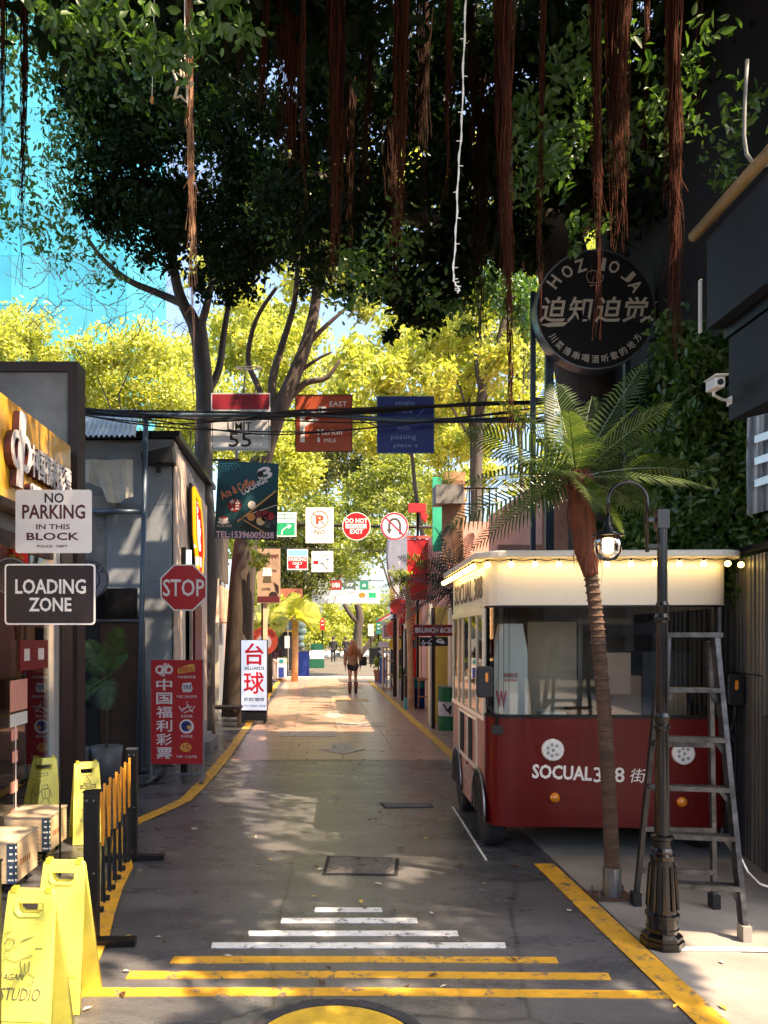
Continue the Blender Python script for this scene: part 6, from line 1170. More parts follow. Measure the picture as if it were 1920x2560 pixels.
def person(label, x, y, h, top, trousers, hair, shoe, rz=0, stride=.10, bare=False, longhair=True, mbody=SKIN):
    k = h/1.7; t = thing('person', label, 'person', (x, y, 0), rz)
    s = stride
    B_ = [(0, 0, .93), (0, .01, 1.12), (0, .0, 1.32), (0, 0, 1.44), (0, 0, 1.54), (0, .01, 1.63), (.17, 0, 1.40), (.23, -.02, 1.14), (.24, .04, .93), (.245, .07, .85), (-.17, 0, 1.40), (-.23, .03, 1.14), (-.24, -.05, .93), (-.245, -.08, .85),
          (.09, 0, .88), (.095, s*.6, .50), (.10, s*.2, .09), (.10, s*.2+.10, .035), (-.09, 0, .88), (-.095, -s*.2, .50), (-.10, -s, .09), (-.10, -s+.10, .035)]
    E_ = [(0,1),(1,2),(2,3),(3,4),(4,5),(2,6),(6,7),(7,8),(8,9),(2,10),(10,11),(11,12),(12,13),(0,14),(14,15),(15,16),(16,17),(0,18),(18,19),(19,20),(20,21)]
    Rr = [(.125, .09), (.11, .08), (.13, .09), .055, .085, .08, .055, .04, .032, .03, .055, .04, .032, .03, .085, .055, .036, .03, .085, .055, .036, .03]
    skin_body('body', [Vector(p)*k for p in B_], E_, [tuple(q*k for q in r) if isinstance(r, tuple) else r*k for r in Rr], mbody, t)
    # hands with fingers
    for sx in (-1, 1):
        hx, hy, hz_ = (.245*sx, .07 if sx > 0 else -.08, .83); mb = MB()
        for f in range(4): mb.tube([Vector((hx*k, (hy-.025+.017*f)*k, hz_*k)), Vector(((hx-.005*sx)*k, (hy-.025+.017*f)*k, (hz_-.07)*k)), Vector(((hx-.02*sx)*k, (hy-.02+.017*f)*k, (hz_-.115+.006*abs(f-1.5))*k))], [.010*k, .009*k, .007*k], 6)
        mb.tube([Vector((hx*k, (hy+.03)*k, hz_*k)), Vector(((hx-.01*sx)*k, (hy+.055)*k, (hz_-.05)*k))], [.011*k, .008*k], 6); mb.ball((hx*k, hy*k, (hz_-.01)*k), .035*k, 8, 6, .5, 1, 1.2); obj('hand', mb, SKIN, t, smooth=True)
    # garments: jacket and sleeves, legs
    if top: 
        J = [(0, 0, .84), (0, .0, 1.0), (0, .01, 1.2), (0, 0, 1.38), (0, 0, 1.46), (.19, 0, 1.38), (.245, -.02, 1.14), (.25, .04, .90), (-.19, 0, 1.38), (-.245, .03, 1.14), (-.25, -.05, .90)]
        skin_body('jacket', [Vector(p)*k for p in J], [(0,1),(1,2),(2,3),(3,4),(3,5),(5,6),(6,7),(3,8),(8,9),(9,10)], [tuple(q*k for q in r) if isinstance(r, tuple) else r*k for r in [(.20, .14), (.18, .13), (.165, .12), (.15, .11), .07, .075, .06, .052, .075, .06, .052]], top, t)
    if trousers:
        z_end = .70 if bare else .07
        Lg = [(0, 0, .93), (.09, 0, .86), (.096, s*.5, .52), (.10, s*.2, z_end if not bare else .6), (-.09, 0, .86), (-.096, -s*.2, .52), (-.10, -s, z_end)] if not bare else [(0, 0, .93), (.09, 0, .86), (.095, .02, z_end+.02), (-.09, 0, .86), (-.095, 0, z_end+.02)]
        if not bare: Lg[3] = (.10, s*.2, z_end)
        skin_body('shorts' if bare else 'trousers', [Vector(p)*k for p in Lg], [(0,1),(1,2),(2,3),(0,4),(4,5),(5,6)] if not bare else [(0,1),(1,2),(0,3),(3,4)], [q*k for q in ([.13, .105, .075, .06, .105, .075, .06] if not bare else [.14, .115, .10, .115, .10])], trousers, t, 1)
    for sx, dy in ((1, s*.2), (-1, -s)):
        mb = MB()
        if bare: mb.tube([Vector((sx*.10*k, (dy)*k, .38*k)), Vector((sx*.10*k, dy*k, .1*k)), Vector((sx*.10*k, (dy+.01)*k, .02*k))], [.075*k, .055*k, .05*k], 10)
        mb.ball((sx*.10*k, (dy+.05)*k, .04*k), .05*k, 10, 6, .9, 2.3, .8); obj('boot' if bare else 'shoe', mb, shoe, t, smooth=True)
    hb = MB().ball((0, .005*k, 1.63*k), .115*k, 14, 10, .95, 1.05, 1.12)
    if longhair:
        for i in range(26):
            a = R.uniform(-.2, math.pi+.2)+math.pi; x_ = .09*math.cos(a)*k; y_ = .07*math.sin(a)*k
            hb.tube([Vector((x_*.9, y_, 1.66*k)), Vector((x_*1.3, y_*1.3-.02*k, 1.5*k)), Vector((x_*1.25+R.uniform(-.02, .02), y_-.06*k, R.uniform(1.22, 1.34)*k))], [.035*k, .03*k, .010*k], 6)
    obj('hair', hb, hair, t, smooth=True)
    f = MB().ball((0, .10*k, 1.61*k), .014*k, 8, 6, 1, 1, 1.6)
    obj('nose', f, SKIN, t, smooth=True)
    e = MB().ball((.035*k, .088*k, 1.635*k), .013*k, 8, 6).ball((-.035*k, .088*k, 1.635*k), .013*k, 8, 6); obj('eye', e, M_PRINTK, t)
    obj('mouth', MB().box(-.025*k, .025*k, .083*k, .092*k, 1.565*k, 1.573*k), mat('lip', (.35, .08, .07), .5), t)
    return t, k
WY = H*F/(1734-V0)
JK = mat('brown_jacket', (.30, .155, .08), .8, 0, .2, 8, .3)
w1, k1 = person('woman with long auburn hair, brown jacket and knee boots walking away', at(882, 0, WY).x, WY, 1.62, JK, mat('dark_shorts', (.02, .015, .015), .8), mat('auburn_hair', (.38, .15, .06), .45, 0, .4, 20), mat('brown_leather_boot', (.12, .04, .022), .4), 0, .12, True)
bgm = MB().prism(rrect(-.09, .13, -.14, .14, .05), -.05, .05); hb_ = thing('shoulder_bag', 'black shoulder bag carried by the woman in the brown jacket', 'bag', (w1.location.x+.30, WY, 1.0)); obj('bag_body', bgm, M_BLKPLAS, hb_); obj('strap', MB().tube([(-.02, 0, .14), (-.08, 0, .38), (-.14, 0, .40)], .01, 6), M_BLKPLAS, hb_)
MYm = H*F/(1655-V0)
m1, k1 = person('person in dark clothes carrying a dark bag, far down the street', at(833, 0, MYm).x, MYm, 1.72, mat('dark_coat', (.012, .012, .014), .8), mat('dark_trousers', (.015, .016, .02), .8), mat('black_hair', (.01, .008, .008), .5), M_BLKPLAS, 0, .06, False, False)
hb2 = thing('hand_bag', 'dark bag held by the far person in dark clothes', 'bag', (m1.location.x+.36, MYm, .55)); obj('bag_body', MB().prism(rrect(-.16, .16, -.2, .12, .05), -.08, .08), mat('dark_green_bag', (.03, .05, .045), .6), hb2); obj('handle', MB().tube([(-.08, 0, .12), (-.05, 0, .22), (.05, 0, .22), (.08, 0, .12)], .012, 6), M_BLKPLAS, hb2)
m2, k2_ = person('second far person in dark clothes beside the one with the bag', m1.location.x+.95, MYm+2, 1.70, mat('dark_coat', 0), mat('dark_trousers', 0), mat('black_hair', 0), M_BLKPLAS, 0, .1, False, False)
w2, k3 = person('person in dark top and white trousers partly hidden beside the billiards light box', at(689, 0, 30).x, 30, 1.6, mat('dark_plum_top', (.04, .015, .03), .8), mat('white_trousers', (.75, .68, .6), .7), mat('black_hair', 0), M_WHITE, .6, .12, False, True)
# ---------------------------------------------------------------- blue glass tower
tw = thing('glass_tower', 'tall blue glass office tower rising behind the trees at the upper left', 'building', (-32, 95, 0))
M_TOW = mat('blue_curtain_glass', (.04, .30, .43), .4, .0, .35, .04, 0, spec=.5); M_TF = mat('tower_joint', (.04, .30, .42), .5, 0, 0)  # broad colour noise paints cloud reflections onto the panes
obj('wall', MB().box(-34, 8.6, .3, 25, 0, 96), M_TF, tw)
pane = MB().box(-2.325, 2.325, -.0, .28, -3.03, 3.03).mesh('glass_panel'); pane.materials.append(M_TOW)
pan2 = MB().box(-2.325, 2.325, -.0, .28, -3.03, 3.03).mesh('glass_panel'); pan2.materials.append(mat('blue_curtain_glass_light', (.06, .35, .48), .4, 0, .35, .04, 0, spec=.5))  # lighter panes, same painted cloud reflections
for i in range(9):
    for j in range(15):
        o = link('glass_panel', pane if R.random() < .7 else pan2, None, tw); o.location = (-31.5+4.68*i, 0, 3.1+6.1*j)
# ---------------------------------------------------------------- trees in the distance
DK = 7.0
def pbl(u, v, Y, ru, rv, dens=1., ry=None, lf=.2):
    p = at(u, v, Y); s = Y/F; a, b = ru*s, rv*s; n = dens*DK*math.pi*a*b/(lf*lf*.5*.55); return (p.x, p.y, p.z, a, ry or max(.8, min(a, b)), b, n)
def tree(label, u, v, Y, blobs, m, lf, group='trees along and beyond the street', trunk=(.10, .05), mt=None, per=45, clump=.28):
    c = at(u, v, Y); t = thing('tree', label, 'tree', (c.x, Y, 0), 0, group); tops = []
    bx_ = c.x if abs(c.x) > 3.2 else math.copysign(3.6 if Y < 35 else 6, c.x)
    obj('trunk', MB().tube(wiggle((bx_, Y, 0), (c.x*.5+bx_*.5, Y, max(2.5, c.z*.8)), 5, .12), [trunk[0]-(trunk[0]-trunk[1])*i/5 for i in range(6)], 8), mt or M_BARK, t, world=True, smooth=True)
    lb_ = MB()
    for q in blobs: lb_.tube(wiggle((c.x*.5+bx_*.5, Y, max(2.5, c.z*.8)-.3), (q[0], q[1], q[2]), 4, .15), [trunk[1], trunk[1]*.8, trunk[1]*.6, trunk[1]*.4, trunk[1]*.2], 5)
    obj('limb', lb_, mt or M_BARK, t, world=True)
    leaves('crown', blobs, lf, m, t, per=per, clump=clump, up=.9); return t
T_ = [
 ('pale yellow broad tree above the parapet wall at the far left', 60, 850, 36, [(60, 840, 90, 70), (10, 860, 70, 60), (110, 880, 60, 50)], M_LEAFY, .26),
 ('wide golden yellow tree behind the corrugated awning', 290, 930, 30, [(230, 900, 80, 60), (320, 860, 90, 60), (290, 980, 120, 80), (400, 900, 80, 80), (430, 990, 90, 70), (200, 990, 50, 70)], M_LEAFY, .24),
 ('golden tree between the two left trunks', 470, 1020, 34, [(480, 900, 60, 60), (520, 1000, 60, 90), (440, 1060, 60, 60)], M_LEAFY, .26),
 ('yellow green tree behind the speed limit sign', 660, 900, 27, [(620, 760, 60, 60), (660, 850, 70, 80), (720, 960, 80, 80), (640, 990, 70, 60), (760, 860, 60, 70)], M_LEAFY, .22),
 ('sunlit feathery tree with large pale leaves above the blue sign', 950, 950, 22, [(880, 900, 80, 60), (960, 960, 90, 70), (860, 1020, 70, 60), (1030, 900, 70, 70), (1050, 1040, 80, 60), (950, 1090, 80, 50)], M_LEAFY, .24),
 ('bright lime tree reaching up under the banyan to the right of centre', 1180, 900, 21, [(1120, 850, 70, 60), (1190, 780, 60, 70), (1160, 960, 80, 70), (1250, 900, 60, 80), (1280, 1010, 70, 60), (1080, 960, 60, 50)], M_LEAFY, .2),
 ('fresh green tree beside the steel posts of the round sign', 1300, 900, 21, [(1310, 820, 50, 60), (1320, 920, 45, 60), (1290, 1000, 50, 50), (1350, 760, 40, 50)], M_LEAFG, .17),
 ('olive brown tree in the middle of the view above the round red sign', 850, 1140, 38, [(830, 1100, 60, 50), (880, 1160, 60, 60), (800, 1180, 50, 50), (930, 1110, 50, 50)], M_LEAFO, .26),
 ('green sunlit tree behind the no U-turn sign', 960, 1230, 34, [(960, 1180, 70, 50), (1020, 1140, 60, 50), (900, 1250, 60, 60), (990, 1290, 60, 70), (930, 1350, 70, 60), (1040, 1230, 60, 60)], M_LEAFG, .24),
 ('yellow tree behind the small green direction sign', 720, 1200, 33, [(690, 1120, 60, 60), (740, 1190, 60, 60), (660, 1230, 50, 60), (770, 1120, 50, 60), (600, 1150, 50, 60)], M_LEAFY, .24),
 ('shaded dark green tree behind the third row of signs', 720, 1400, 42, [(700, 1330, 60, 50), (740, 1420, 60, 60), (680, 1450, 60, 50), (790, 1370, 50, 50), (780, 1450, 40, 40)], M_LEAFO, .28),
 ('dark green tree behind the crossed P sign', 800, 1260, 44, [(800, 1280, 60, 50), (850, 1330, 60, 50), (860, 1400, 60, 50)], M_LEAFG, .28),
 ('pale sunlit tree closing the far end of the street', 870, 1560, 66, [(830, 1530, 50, 40), (890, 1560, 60, 50), (850, 1590, 60, 40), (930, 1530, 50, 50), (960, 1590, 50, 50), (790, 1580, 50, 50)], M_LEAFY, .36),
 ('leafy tree above the right hand shops near the yellow drape', 1120, 1180, 24, [(1100, 1130, 60, 50), (1160, 1100, 60, 50), (1110, 1230, 50, 50), (1200, 1180, 50, 50), (1080, 1300, 40, 50)], M_LEAFY, .2),
 ('pale green bushy tree above the mauve house', 640, 1480, 36, [(640, 1480, 40, 40), (610, 1530, 40, 40), (700, 1520, 30, 30)], M_LEAFY, .24),
]
for lab, u, v, Y, bl, m, lf in T_:
    lf *= .78
    tree(lab, u, v, Y, [pbl(a, b, Y+R.uniform(-1.5, 1.5), c, d, .62, None, lf) for a, b, c, d in bl], m, lf)
P = []
for i in range(42): P.append(pbl(R.uniform(90, 1420), R.uniform(1000, 1560), R.uniform(72, 85), 90, 70, .5, 4, .6))
for i in range(46): P.append(pbl(R.uniform(520, 1500), R.uniform(420, 1000), R.uniform(60, 75), 90, 70, .4, 4, .6))
o = leaves('distant_woodland', P, .6, M_LEAFY, None, per=30); o['kind'] = 'stuff'
wh = thing('far_hedge', 'low pale hedge and white stones at the far end of the street', 'hedge', (at(870, 1630, 60).x, 60, 0))
for i in range(14): obj('white_stone', MB().ball((-4+.62*i, R.uniform(-.4, .4), .35), .38, 8, 6, 1, .8, .8), mat('white_stone', (.7, .7, .68), .8), wh)

# ---------------------------------------------------------------- left street trees
def px(path): return [at(u, v, Y) for u, v, Y in path]
la = thing('street_tree', 'left tree with a mottled grey trunk and a dark crown hanging against the blue tower', 'tree', (at(508, 0, 13.8).x, 13.8, 0))
def br(root, path, r0, r1, m=M_BARK, name='limb', k=5):
    p = smooth_pts(px(path), k); n = len(p); return obj(name, MB().tube(p, [r0+(r1-r0)*i/(n-1) for i in range(n)], 9), m, root, world=True, smooth=True)
Y = 13.8
br(la, [(512, 1836, Y), (512, 1600, Y), (520, 1400, Y), (508, 1200, Y), (512, 1000, Y), (502, 880, Y), (494, 810, Y)], .19, .15, M_BARK, 'trunk')
for pth, r0, r1 in (([(496, 830, Y), (470, 770, Y), (400, 735, Y+.1), (320, 700, Y), (255, 645, Y-.1), (215, 590, Y-.2)], .09, .03), ([(494, 830, Y), (450, 740, Y), (432, 650, Y-.2), (430, 560, Y-.3)], .12, .06), ([(498, 830, Y), (520, 750, Y), (528, 690, Y+.1), (505, 620, Y+.1)], .08, .04), ([(505, 1000, Y), (545, 930, Y+.2), (560, 830, Y+.3), (575, 750, Y+.3), (600, 690, Y+.2)], .08, .035), ([(500, 900, Y), (475, 820, Y+.3), (440, 700, Y+.4), (380, 640, Y+.4)], .05, .02), ([(575, 760, Y+.3), (560, 700, Y+.3), (530, 640, Y)], .04, .02)): br(la, pth, r0, r1)
tw_ = MB()
for i in range(150):
    u, v = R.uniform(60, 500), R.uniform(430, 860); a = R.uniform(-2.6, -.5); L = R.uniform(60, 130); p0 = at(u, v, Y+R.uniform(-.5, 1)); p1 = at(u+L*math.cos(a), v+L*math.sin(a)*.7, Y+R.uniform(-.5, 1)); wp = wiggle(p0, p1, 5, .035); tw_.tube(wp, [.009, .007, .006, .005, .004, .002], 4, cap=False)
    for q in wp[1:5]: tw_.tube([q, q+Vector((R.uniform(-.2, .2), R.uniform(-.1, .1), R.uniform(-.02, .2)))], [.004, .0015], 3, cap=False)
obj('twig', tw_, mat('pale_twig', (.28, .18, .12), .8, 0, .3), la, world=True)
dens = .85
cb_ = [(330, 120, 150, 130), (250, 300, 110, 110), (480, 60, 150, 110), (450, 270, 140, 120), (320, 450, 130, 110), (240, 520, 60, 50), (470, 520, 130, 110), (600, 600, 110, 90), (590, 690, 80, 55), (590, 150, 140, 120), (620, 350, 120, 120), (200, 170, 80, 90), (690, 480, 100, 110), (400, 590, 110, 60), (540, 690, 60, 50), (650, 620, 60, 60), (180, 60, 100, 90), (330, 300, 90, 100)]
leaves('crown', [pbl(a, b, 12.6+R.uniform(-.7, .9), c, d, dens, .8, .11) for a, b, c, d in cb_], .11, M_LEAFD, la, per=70, clump=.24)
leaves('crown_edge', [pbl(a, b, 12.2+R.uniform(-.5, .5), c, d, dd, .6, .10) for a, b, c, d, dd in ((230, 240, 90, 110, .45), (180, 420, 80, 120, .18), (110, 300, 70, 170, .07), (90, 560, 90, 120, .12), (40, 380, 60, 160, .08), (90, 80, 100, 90, .3), (20, 30, 60, 60, .2), (220, 650, 110, 60, .1), (480, 330, 120, 90, .3), (700, 500, 90, 100, .3), (600, 400, 90, 120, .25), (380, 200, 120, 90, .25), (60, 120, 60, 110, .06))], .10, M_LEAFM, la, per=25, clump=.35)
lb2 = thing('street_tree', 'thick dark leaning trunk behind the billiards light box forking behind the hanging signs', 'tree', (at(592, 0, 17).x, 17, 0)); Y = 17
br(lb2, [(590, 1790, Y), (598, 1600, Y), (606, 1450, Y), (618, 1330, Y), (640, 1200, Y), (672, 1090, Y), (705, 1010, Y), (735, 940, Y), (765, 860, Y), (788, 760, Y), (795, 650, Y)], .34, .09, M_BARKD, 'trunk')
for pth, r0, r1 in (([(690, 1050, Y), (680, 960, Y), (700, 880, Y+.2), (735, 760, Y+.2), (745, 640, Y)], .11, .05), ([(770, 860, Y), (815, 815, Y), (868, 768, Y)], .07, .03), ([(700, 1020, Y), (760, 960, Y), (815, 945, Y), (850, 900, Y)], .10, .03), ([(672, 1090, Y), (650, 980, Y), (620, 900, Y+.2), (640, 800, Y), (690, 720, Y)], .08, .04), ([(735, 940, Y), (790, 900, Y), (830, 880, Y)], .05, .02)): br(lb2, pth, r0, r1, M_BARKD)
leaves('crown', [pbl(a, b, 16.5+R.uniform(-1, 1), c, d, .7, .9, .14) for a, b, c, d in ((760, 600, 90, 70), (700, 560, 80, 60), (860, 640, 80, 80), (840, 540, 90, 80), (770, 690, 40, 40))], .14, M_LEAFD, lb2, per=50)
leaves('crown_edge', [pbl(a, b, 15.5, c, d, .3, .6, .12) for a, b, c, d in ((880, 700, 60, 60), (920, 760, 60, 60), (620, 1100, 50, 50), (640, 1390, 40, 40), (820, 600, 70, 90))], .12, M_LEAFG, lb2, per=30)
lc3 = thing('street_tree', 'pale leaning trunk left of the big root and right of the blue sign', 'tree', (at(1185, 0, 20.7).x, 20.7, 0)); Y = 20.7
br(lc3, [(1185, 1780, Y), (1190, 1300, Y), (1196, 1080, Y), (1210, 960, Y), (1240, 880, Y), (1262, 800, Y), (1290, 700, Y)], .17, .08, M_BARK, 'trunk'); br(lc3, [(1205, 990, Y), (1190, 900, Y), (1200, 800, Y), (1190, 700, Y)], .07, .03)
leaves('crown', [pbl(a, b, 19.8, c, d, .6, .7, .14) for a, b, c, d in ((1250, 700, 80, 80), (1180, 680, 70, 60), (1300, 780, 50, 60))], .14, M_LEAFM, lc3, per=40)
fc = thing('street_tree', 'forked brown trunk at the far end of the street under the white banner', 'tree', (at(892, 0, 57).x, 57, 0)); Y = 57
br(fc, [(892, 1640, Y), (895, 1580, Y), (900, 1545, Y), (893, 1510, Y)], .35, .25, M_BARKD, 'trunk'); br(fc, [(898, 1560, Y), (875, 1535, Y), (860, 1510, Y)], .2, .15, M_BARKD); br(fc, [(900, 1640, Y+1), (935, 1590, Y+1), (960, 1570, Y+1)], .2, .12, M_BARKD)

# ---------------------------------------------------------------- the big banyan overhead
bn = thing('banyan_tree', 'huge dark banyan overhead with curtains of reddish hanging aerial roots', 'tree', (4.05, 10.6, 0))
obj('trunk', MB().tube(smooth_pts([Vector((4.05, 10.6, 0)), Vector((4.0, 10.6, 2)), Vector((3.9, 10.5, 4)), Vector((3.6, 10.9, 6.6)), Vector((3.2, 11.2, 8.6))], 4), [.62-.02*i for i in range(17)], 14), M_BARKD, bn, world=True, smooth=True)
for pth in ([(3.3, 11.1, 8.0), (2.2, 11.4, 8.8), (.6, 10.6, 9.4), (-1.2, 9.4, 10)], [(3.3, 11.1, 8.2), (3.4, 9.4, 9.6), (2.6, 6.2, 9.2), (1.0, 3.0, 8.9)], [(3.5, 11.2, 7.2), (1.6, 11.8, 8.2), (-.4, 11.9, 9)], [(3.6, 11, 7.6), (4.8, 8.8, 8.8), (5, 5, 8.8), (5, 2, 8.6), (4, -1, 8.6)], [(1.0, 3.0, 8.9), (.4, 1.2, 8.8), (0, -.6, 8.7)]):
    p = smooth_pts([Vector(q) for q in pth], 5); obj('limb', MB().tube(p, [.26-.18*i/(len(p)-1) for i in range(len(p))], 9), M_BARKD, bn, world=True, smooth=True)
def bb_(u, v, Y, ru, rv, d=1., ry=.7, lf=.12): return pbl(u, v, Y, ru, rv, d, ry, lf)
B1 = []
for (u, v, ru, rv, Y) in [(760, 60, 130, 110, 10.5), (760, 260, 110, 120, 11), (760, 440, 90, 80, 11.5), (900, 120, 130, 130, 10), (900, 330, 120, 130, 10.5), (930, 530, 120, 100, 11), (960, 680, 110, 90, 11.2), (1080, 130, 130, 130, 9.5), (1080, 340, 130, 130, 9.8), (1100, 550, 120, 110, 10.3), (1100, 720, 110, 80, 10.6), (1250, 130, 130, 130, 9), (1250, 340, 120, 130, 9.5), (1270, 540, 90, 90, 10),
  (1430, 80, 130, 110, 9), (1450, 260, 130, 110, 9.6), (1430, 440, 120, 100, 10), (1620, 80, 130, 120, 8.8), (1620, 280, 130, 110, 9), (1620, 480, 130, 110, 9.3), (1790, 90, 130, 120, 8), (1800, 280, 130, 120, 8.2), (1760, 470, 120, 110, 8.8), (1680, 640, 90, 120, 9.6), (1010, 790, 80, 40, 11), (1880, 180, 100, 160, 7.6), (1290, 640, 60, 60, 10.6), (840, 560, 80, 80, 11.5), (1180, 640, 90, 80, 10.5)]:
    B1.append(bb_(u, v, Y+R.uniform(-.4, .4), ru, rv, .85))
for i in range(15): B1.append(bb_(R.uniform(700, 1900), R.uniform(-50, 560), R.uniform(11, 13.5), 130, 110, .5, 1.2, .14))
def keep(Pn):
    gx = Pn[:, 0]-Pn[:, 2]*(SUN_TO.x/SUN_TO.z); gy = Pn[:, 1]-Pn[:, 2]*(SUN_TO.y/SUN_TO.z); k = np.ones(len(Pn))
    def zone(m, p): k[m] = np.minimum(k[m], p)
    zone((gx > 1.75+.25*(gy-3.3)) & (gx < 4) & (gy < 4.6) & (gy > 1.5), .0)
    zone(((gx+1.35)/.65)**2+((gy-3.6)/.75)**2 < 1, .08); zone(((gx+2.3)/.6)**2+((gy-6.0)/.9)**2 < 1, .15)
    zone(((gx+.55)/.5)**2+((gy-3.75)/.16)**2 < 1, .12); zone(((gx-.9)/.9)**2+((gy-3.85)/.1)**2 < 1, .25)
    zone(((gx-.3)/1.0)**2+((gy-4.7)/.45)**2 < 1, .5); zone(((gx-.4)/1.25)**2+((gy-8.8)/3.5)**2 < 1, .04)
    zone((gy > 8) & (gy < 13) & (gx > -1.3) & (gx < 2.2), .05); zone((gy > 13) & (gx > -2.2), .03)
    zone(((gx+4.1)/.7)**2+((gy-7.2)/1.4)**2 < 1, .12); zone((gx > -4.3) & (gx < -2.4) & (gy > 11) & (gy < 15), .1)
    return NP.random(len(Pn)) < k
def keep_low(Pn):  # thins visible banyan leaves whose shadow would darken the lit road
    k = NP.random(len(Pn)) < .35; gx = Pn[:, 0]-Pn[:, 2]*(SUN_TO.x/SUN_TO.z); gy = Pn[:, 1]-Pn[:, 2]*(SUN_TO.y/SUN_TO.z)
    return k | ~((np.abs(gx-.5) < 1.1) & (gy > 8) & (gy < 17))
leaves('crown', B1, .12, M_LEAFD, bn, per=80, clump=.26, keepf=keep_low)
# lighter green leafy sprays that hang into view
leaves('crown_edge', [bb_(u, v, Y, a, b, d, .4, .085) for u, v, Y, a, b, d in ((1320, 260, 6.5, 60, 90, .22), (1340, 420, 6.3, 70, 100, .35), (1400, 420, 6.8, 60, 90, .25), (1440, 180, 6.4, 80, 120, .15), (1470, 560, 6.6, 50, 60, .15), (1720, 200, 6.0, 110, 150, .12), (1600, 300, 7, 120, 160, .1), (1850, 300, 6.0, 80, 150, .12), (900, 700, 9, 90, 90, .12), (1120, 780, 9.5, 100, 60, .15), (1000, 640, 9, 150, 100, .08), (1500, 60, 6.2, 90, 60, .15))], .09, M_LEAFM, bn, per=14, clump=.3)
leaves('near_leaf_spray', [bb_(u, v, Y, a, b, d, .25, .08) for u, v, Y, a, b, d in ((250, 60, 4.6, 130, 80, .28), (420, 130, 4.6, 90, 90, .18), (150, 20, 4.4, 90, 60, .2), (560, 60, 4.8, 120, 80, .2))], .085, M_LEAFM, bn, per=9, clump=.3, kind='stuff')
# crown above and behind the viewpoint: it shades the foreground, with gaps cut to let chosen sun patches through
UB = []
for i in range(62):
    x, y = R.uniform(-5, 9.5), R.uniform(-1.5, 7.5); z = R.uniform(7.0, 9.2)
    if y > 3 and z < 8: z = R.uniform(8, 9.2)
    UB.append((x, y, z, 1.7, 1.7, .8, 1700))
for i in range(24): UB.append((R.uniform(4, 10), R.uniform(1, 11), R.uniform(7, 9.2), 1.5, 1.5, .8, 1400))
for i in range(26): UB.append((R.uniform(0, 8.5), R.uniform(2, 8.5), R.uniform(10.2, 12), 1.9, 1.9, .8, 1500))  # added unseen layer that keeps sun off the banyan leaves below
for i in range(16): UB.append((R.uniform(-2.5, 4.5), R.uniform(7.5, 10.5), R.uniform(12.5, 14), 1.9, 1.7, .7, 1300))  # added unseen layer, blocks sun from the left tree's crown
leaves('upper_shade_crown', UB, .19, M_LEAFD, bn, per=60, clump=.3, keepf=keep, up=1.5)
# aerial roots
def root_bundle(u, v0, v1, Y, w, n, m, fray=1., pale=False):
    z0, z1 = H-(v0-V0)/F*Y, H-(v1-V0)/F*Y; x = (u-U0)/F*Y; r = w/2*Y/F; mb = MB(); cs = []
    n = int(n*.95); k = max(1, n//18)
    subs = [(R.uniform(-.6, .6)*r, R.uniform(-.6, .6)*r, R.uniform(.5, 1.)) for _ in range(k)]
    ph = R.uniform(0, 6)
    for i in range(n):
        sx, sy, rel = subs[i % k]; end = z0+(z1-z0)*min(1, max(.12, rel*R.uniform(.75, 1.15) if i > n*.12 else R.uniform(.85, 1.)))
        a = R.uniform(0, 6.28); q = r*R.random()**.5; ox, oy = q*math.cos(a)*.55+sx*.6, q*math.sin(a)*.55+sy*.6; L = z0-end; seg = max(5, int(L/.17)); pts = []; rad = []
        fx, fy = R.uniform(-1, 1), R.uniform(-1, 1); p1, p2 = R.uniform(0, 6), R.uniform(3, 9); jx = R.uniform(-.05, .05)*fray
        for j in range(seg+1):
            t = j/seg; z = z0-L*t; d_ = (z0-z)/(z0-z1+1e-6); c = 1-.55*d_
            pts.append((x+ox*c+.014*math.sin(p1+z*p2)+.03*math.sin(ph+z*1.1)*d_+(fx*.05*fray*max(0, t-.8)/.2)+jx*max(0, t-.9), Y+oy*c+.010*math.cos(p1+z*p2*1.1)+fy*.04*fray*max(0, t-.8)/.2, z))
            rad.append(.0031*(1.15-.75*t)*(Y/5.5)*R.choice((1, 1, 1.4)) if j else .005)
        mb.tube(pts, rad, 3, cap=False)
        if R.random() < .35*fray:
            jn = int(seg*R.uniform(.5, .95)); p = Vector(pts[jn]); mb.tube([p, p+Vector((R.uniform(-.03, .03), R.uniform(-.02, .02), -.05)), p+Vector((R.uniform(-.06, .06), R.uniform(-.03, .03), -.14))], [.003, .0025, .001], 3, cap=False)
    return obj('aerial_root', mb, m, bn, world=True)
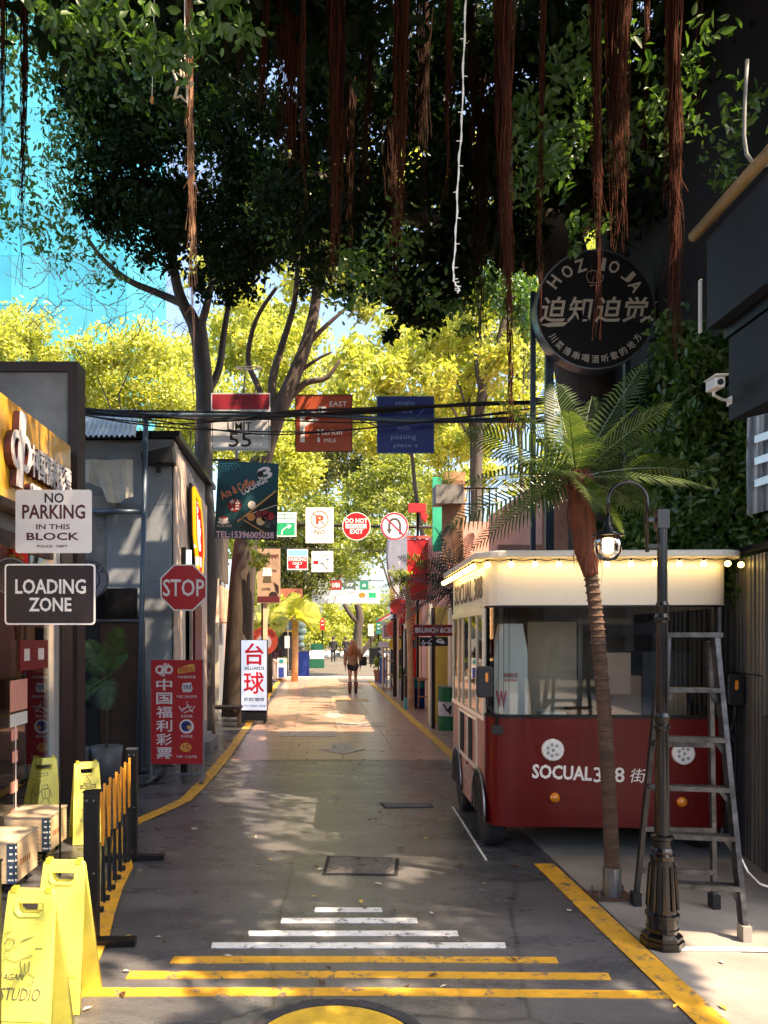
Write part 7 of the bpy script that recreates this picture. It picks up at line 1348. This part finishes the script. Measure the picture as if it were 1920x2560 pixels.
for a in [(475, -60, 1130, 6.0, 22, 30, M_ROOTPALE), (12, -40, 560, 6.5, 22, 18, M_ROOTD), (58, -40, 830, 6.6, 26, 24, M_ROOTD), (758, -60, 640, 6.2, 14, 16, M_ROOT), (725, -60, 420, 7.2, 95, 80, M_ROOT), (838, -60, 720, 6.6, 66, 110, M_ROOT), (1000, -60, 620, 6.3, 58, 70, M_ROOT), (1120, -60, 580, 6.4, 30, 34, M_ROOT), (1268, -60, 780, 5.6, 72, 150, M_ROOT), (1268, 500, 1310, 5.6, 20, 22, M_ROOT), (1358, -60, 860, 6.1, 18, 18, M_ROOT), (1487, -60, 900, 5.7, 34, 54, M_ROOT), (1545, -60, 640, 5.9, 80, 120, M_ROOT), (1682, -60, 900, 5.5, 56, 100, M_ROOT), (660, -60, 300, 7, 40, 34, M_ROOT), (600, -60, 260, 7, 12, 10, M_ROOTD), (565, -60, 210, 6.8, 10, 8, M_ROOTD), (1180, -60, 420, 8, 50, 40, M_ROOTD), (920, -60, 560, 8, 60, 40, M_ROOTD), (1065, -60, 700, 8.5, 60, 50, M_ROOTD), (1620, -60, 480, 7, 30, 22, M_ROOT), (1750, -60, 420, 6.5, 30, 22, M_ROOTD), (1200, 200, 860, 9, 60, 40, M_ROOTD), (880, 200, 760, 9, 50, 34, M_ROOTD), (980, 300, 820, 9, 60, 40, M_ROOTD), (1590, 560, 1180, 9.9, 90, 60, M_ROOTD), (1640, 700, 1200, 9.9, 50, 30, M_ROOTD)]: root_bundle(*a)
# hanging string light, star ornament, ring, small charm
sl_ = thing('hanging_light_string', 'white fairy light string dangling from the banyan above the blue sign', 'string lights', at(1160, 0, 5.4))
pts = smooth_pts([at(1168, -60, 5.4), at(1160, 120, 5.4), at(1155, 300, 5.4), at(1146, 430, 5.4), at(1141, 560, 5.4), at(1134, 680, 5.4), at(1138, 708, 5.4), at(1148, 722, 5.4), at(1144, 732, 5.4)], 8)
M_LS = mat('white_plastic_cable', '#e6e6e0', .4, 0, 0, emit='#ffffff', es=.05); obj('wire', MB().tube(pts, .0045, 5).tube([p+Vector((.008*math.sin(i*1.1), .004, 0)) for i, p in enumerate(pts)], .0035, 5), M_LS, sl_, world=True)
lbm = MB()
for i in range(3, len(pts)-2, 4): s = R.choice((-1, 1)); lbm.tube([pts[i], pts[i]+Vector((s*.03, 0, R.uniform(-.005, .005)))], .003, 4)
obj('light_bulb', lbm, M_LS, sl_, world=True, kind='stuff')
sr = thing('star_ornament', 'hollow pale star ornament hanging on a thin cord beside the pale root', 'ornament', at(458, 205, 5.8)); s = 5.8/F
so_ = [(450, 148), (462, 198), (482, 208), (468, 224), (468, 258), (452, 240), (436, 246), (446, 212), (430, 172), (452, 190)]; so_ = [(458+(u-458)*1.0, v) for u, v in so_]
obj('star_frame', MB().tube([((u-458)*s, 0, (205-v)*s) for u, v in so_+[so_[0]]], .011, 6), mat('pale_star_plastic', (.62, .58, .45), .5), sr); obj('cord', MB().tube([((462-458)*s, 0, (205-148)*s), ((462-458)*s, 0, (205+60)*s)], .004, 5), M_LS, sr)
ch = thing('hanging_charm', 'tiny amber charm on a thin white cord in front of the left crown', 'ornament', at(380, 250, 6)); obj('charm', MB().ball((0, 0, 0), .02, 8, 6, .8, .8, 1.6), mat('amber_charm', (.5, .25, .08), .4), ch); obj('cord', MB().tube([(0, 0, .03), (.01, 0, .4), (.02, 0, .9)], .003, 4), M_LS, ch)
rg_ = thing('wire_ring', 'pale wire ring hooked on the branches of the left tree', 'ring', at(622, 920, 13)); obj('ring', MB().tube([(.22*math.cos(a), .15*math.sin(a), .03*math.sin(a)) for a in [2*math.pi*i/24 for i in range(25)]], .012, 6), M_OFFW, rg_)

print('TRIS', sum(len(o.data.polygons) for o in bpy.data.objects if o.type == 'MESH'), len(bpy.data.objects))
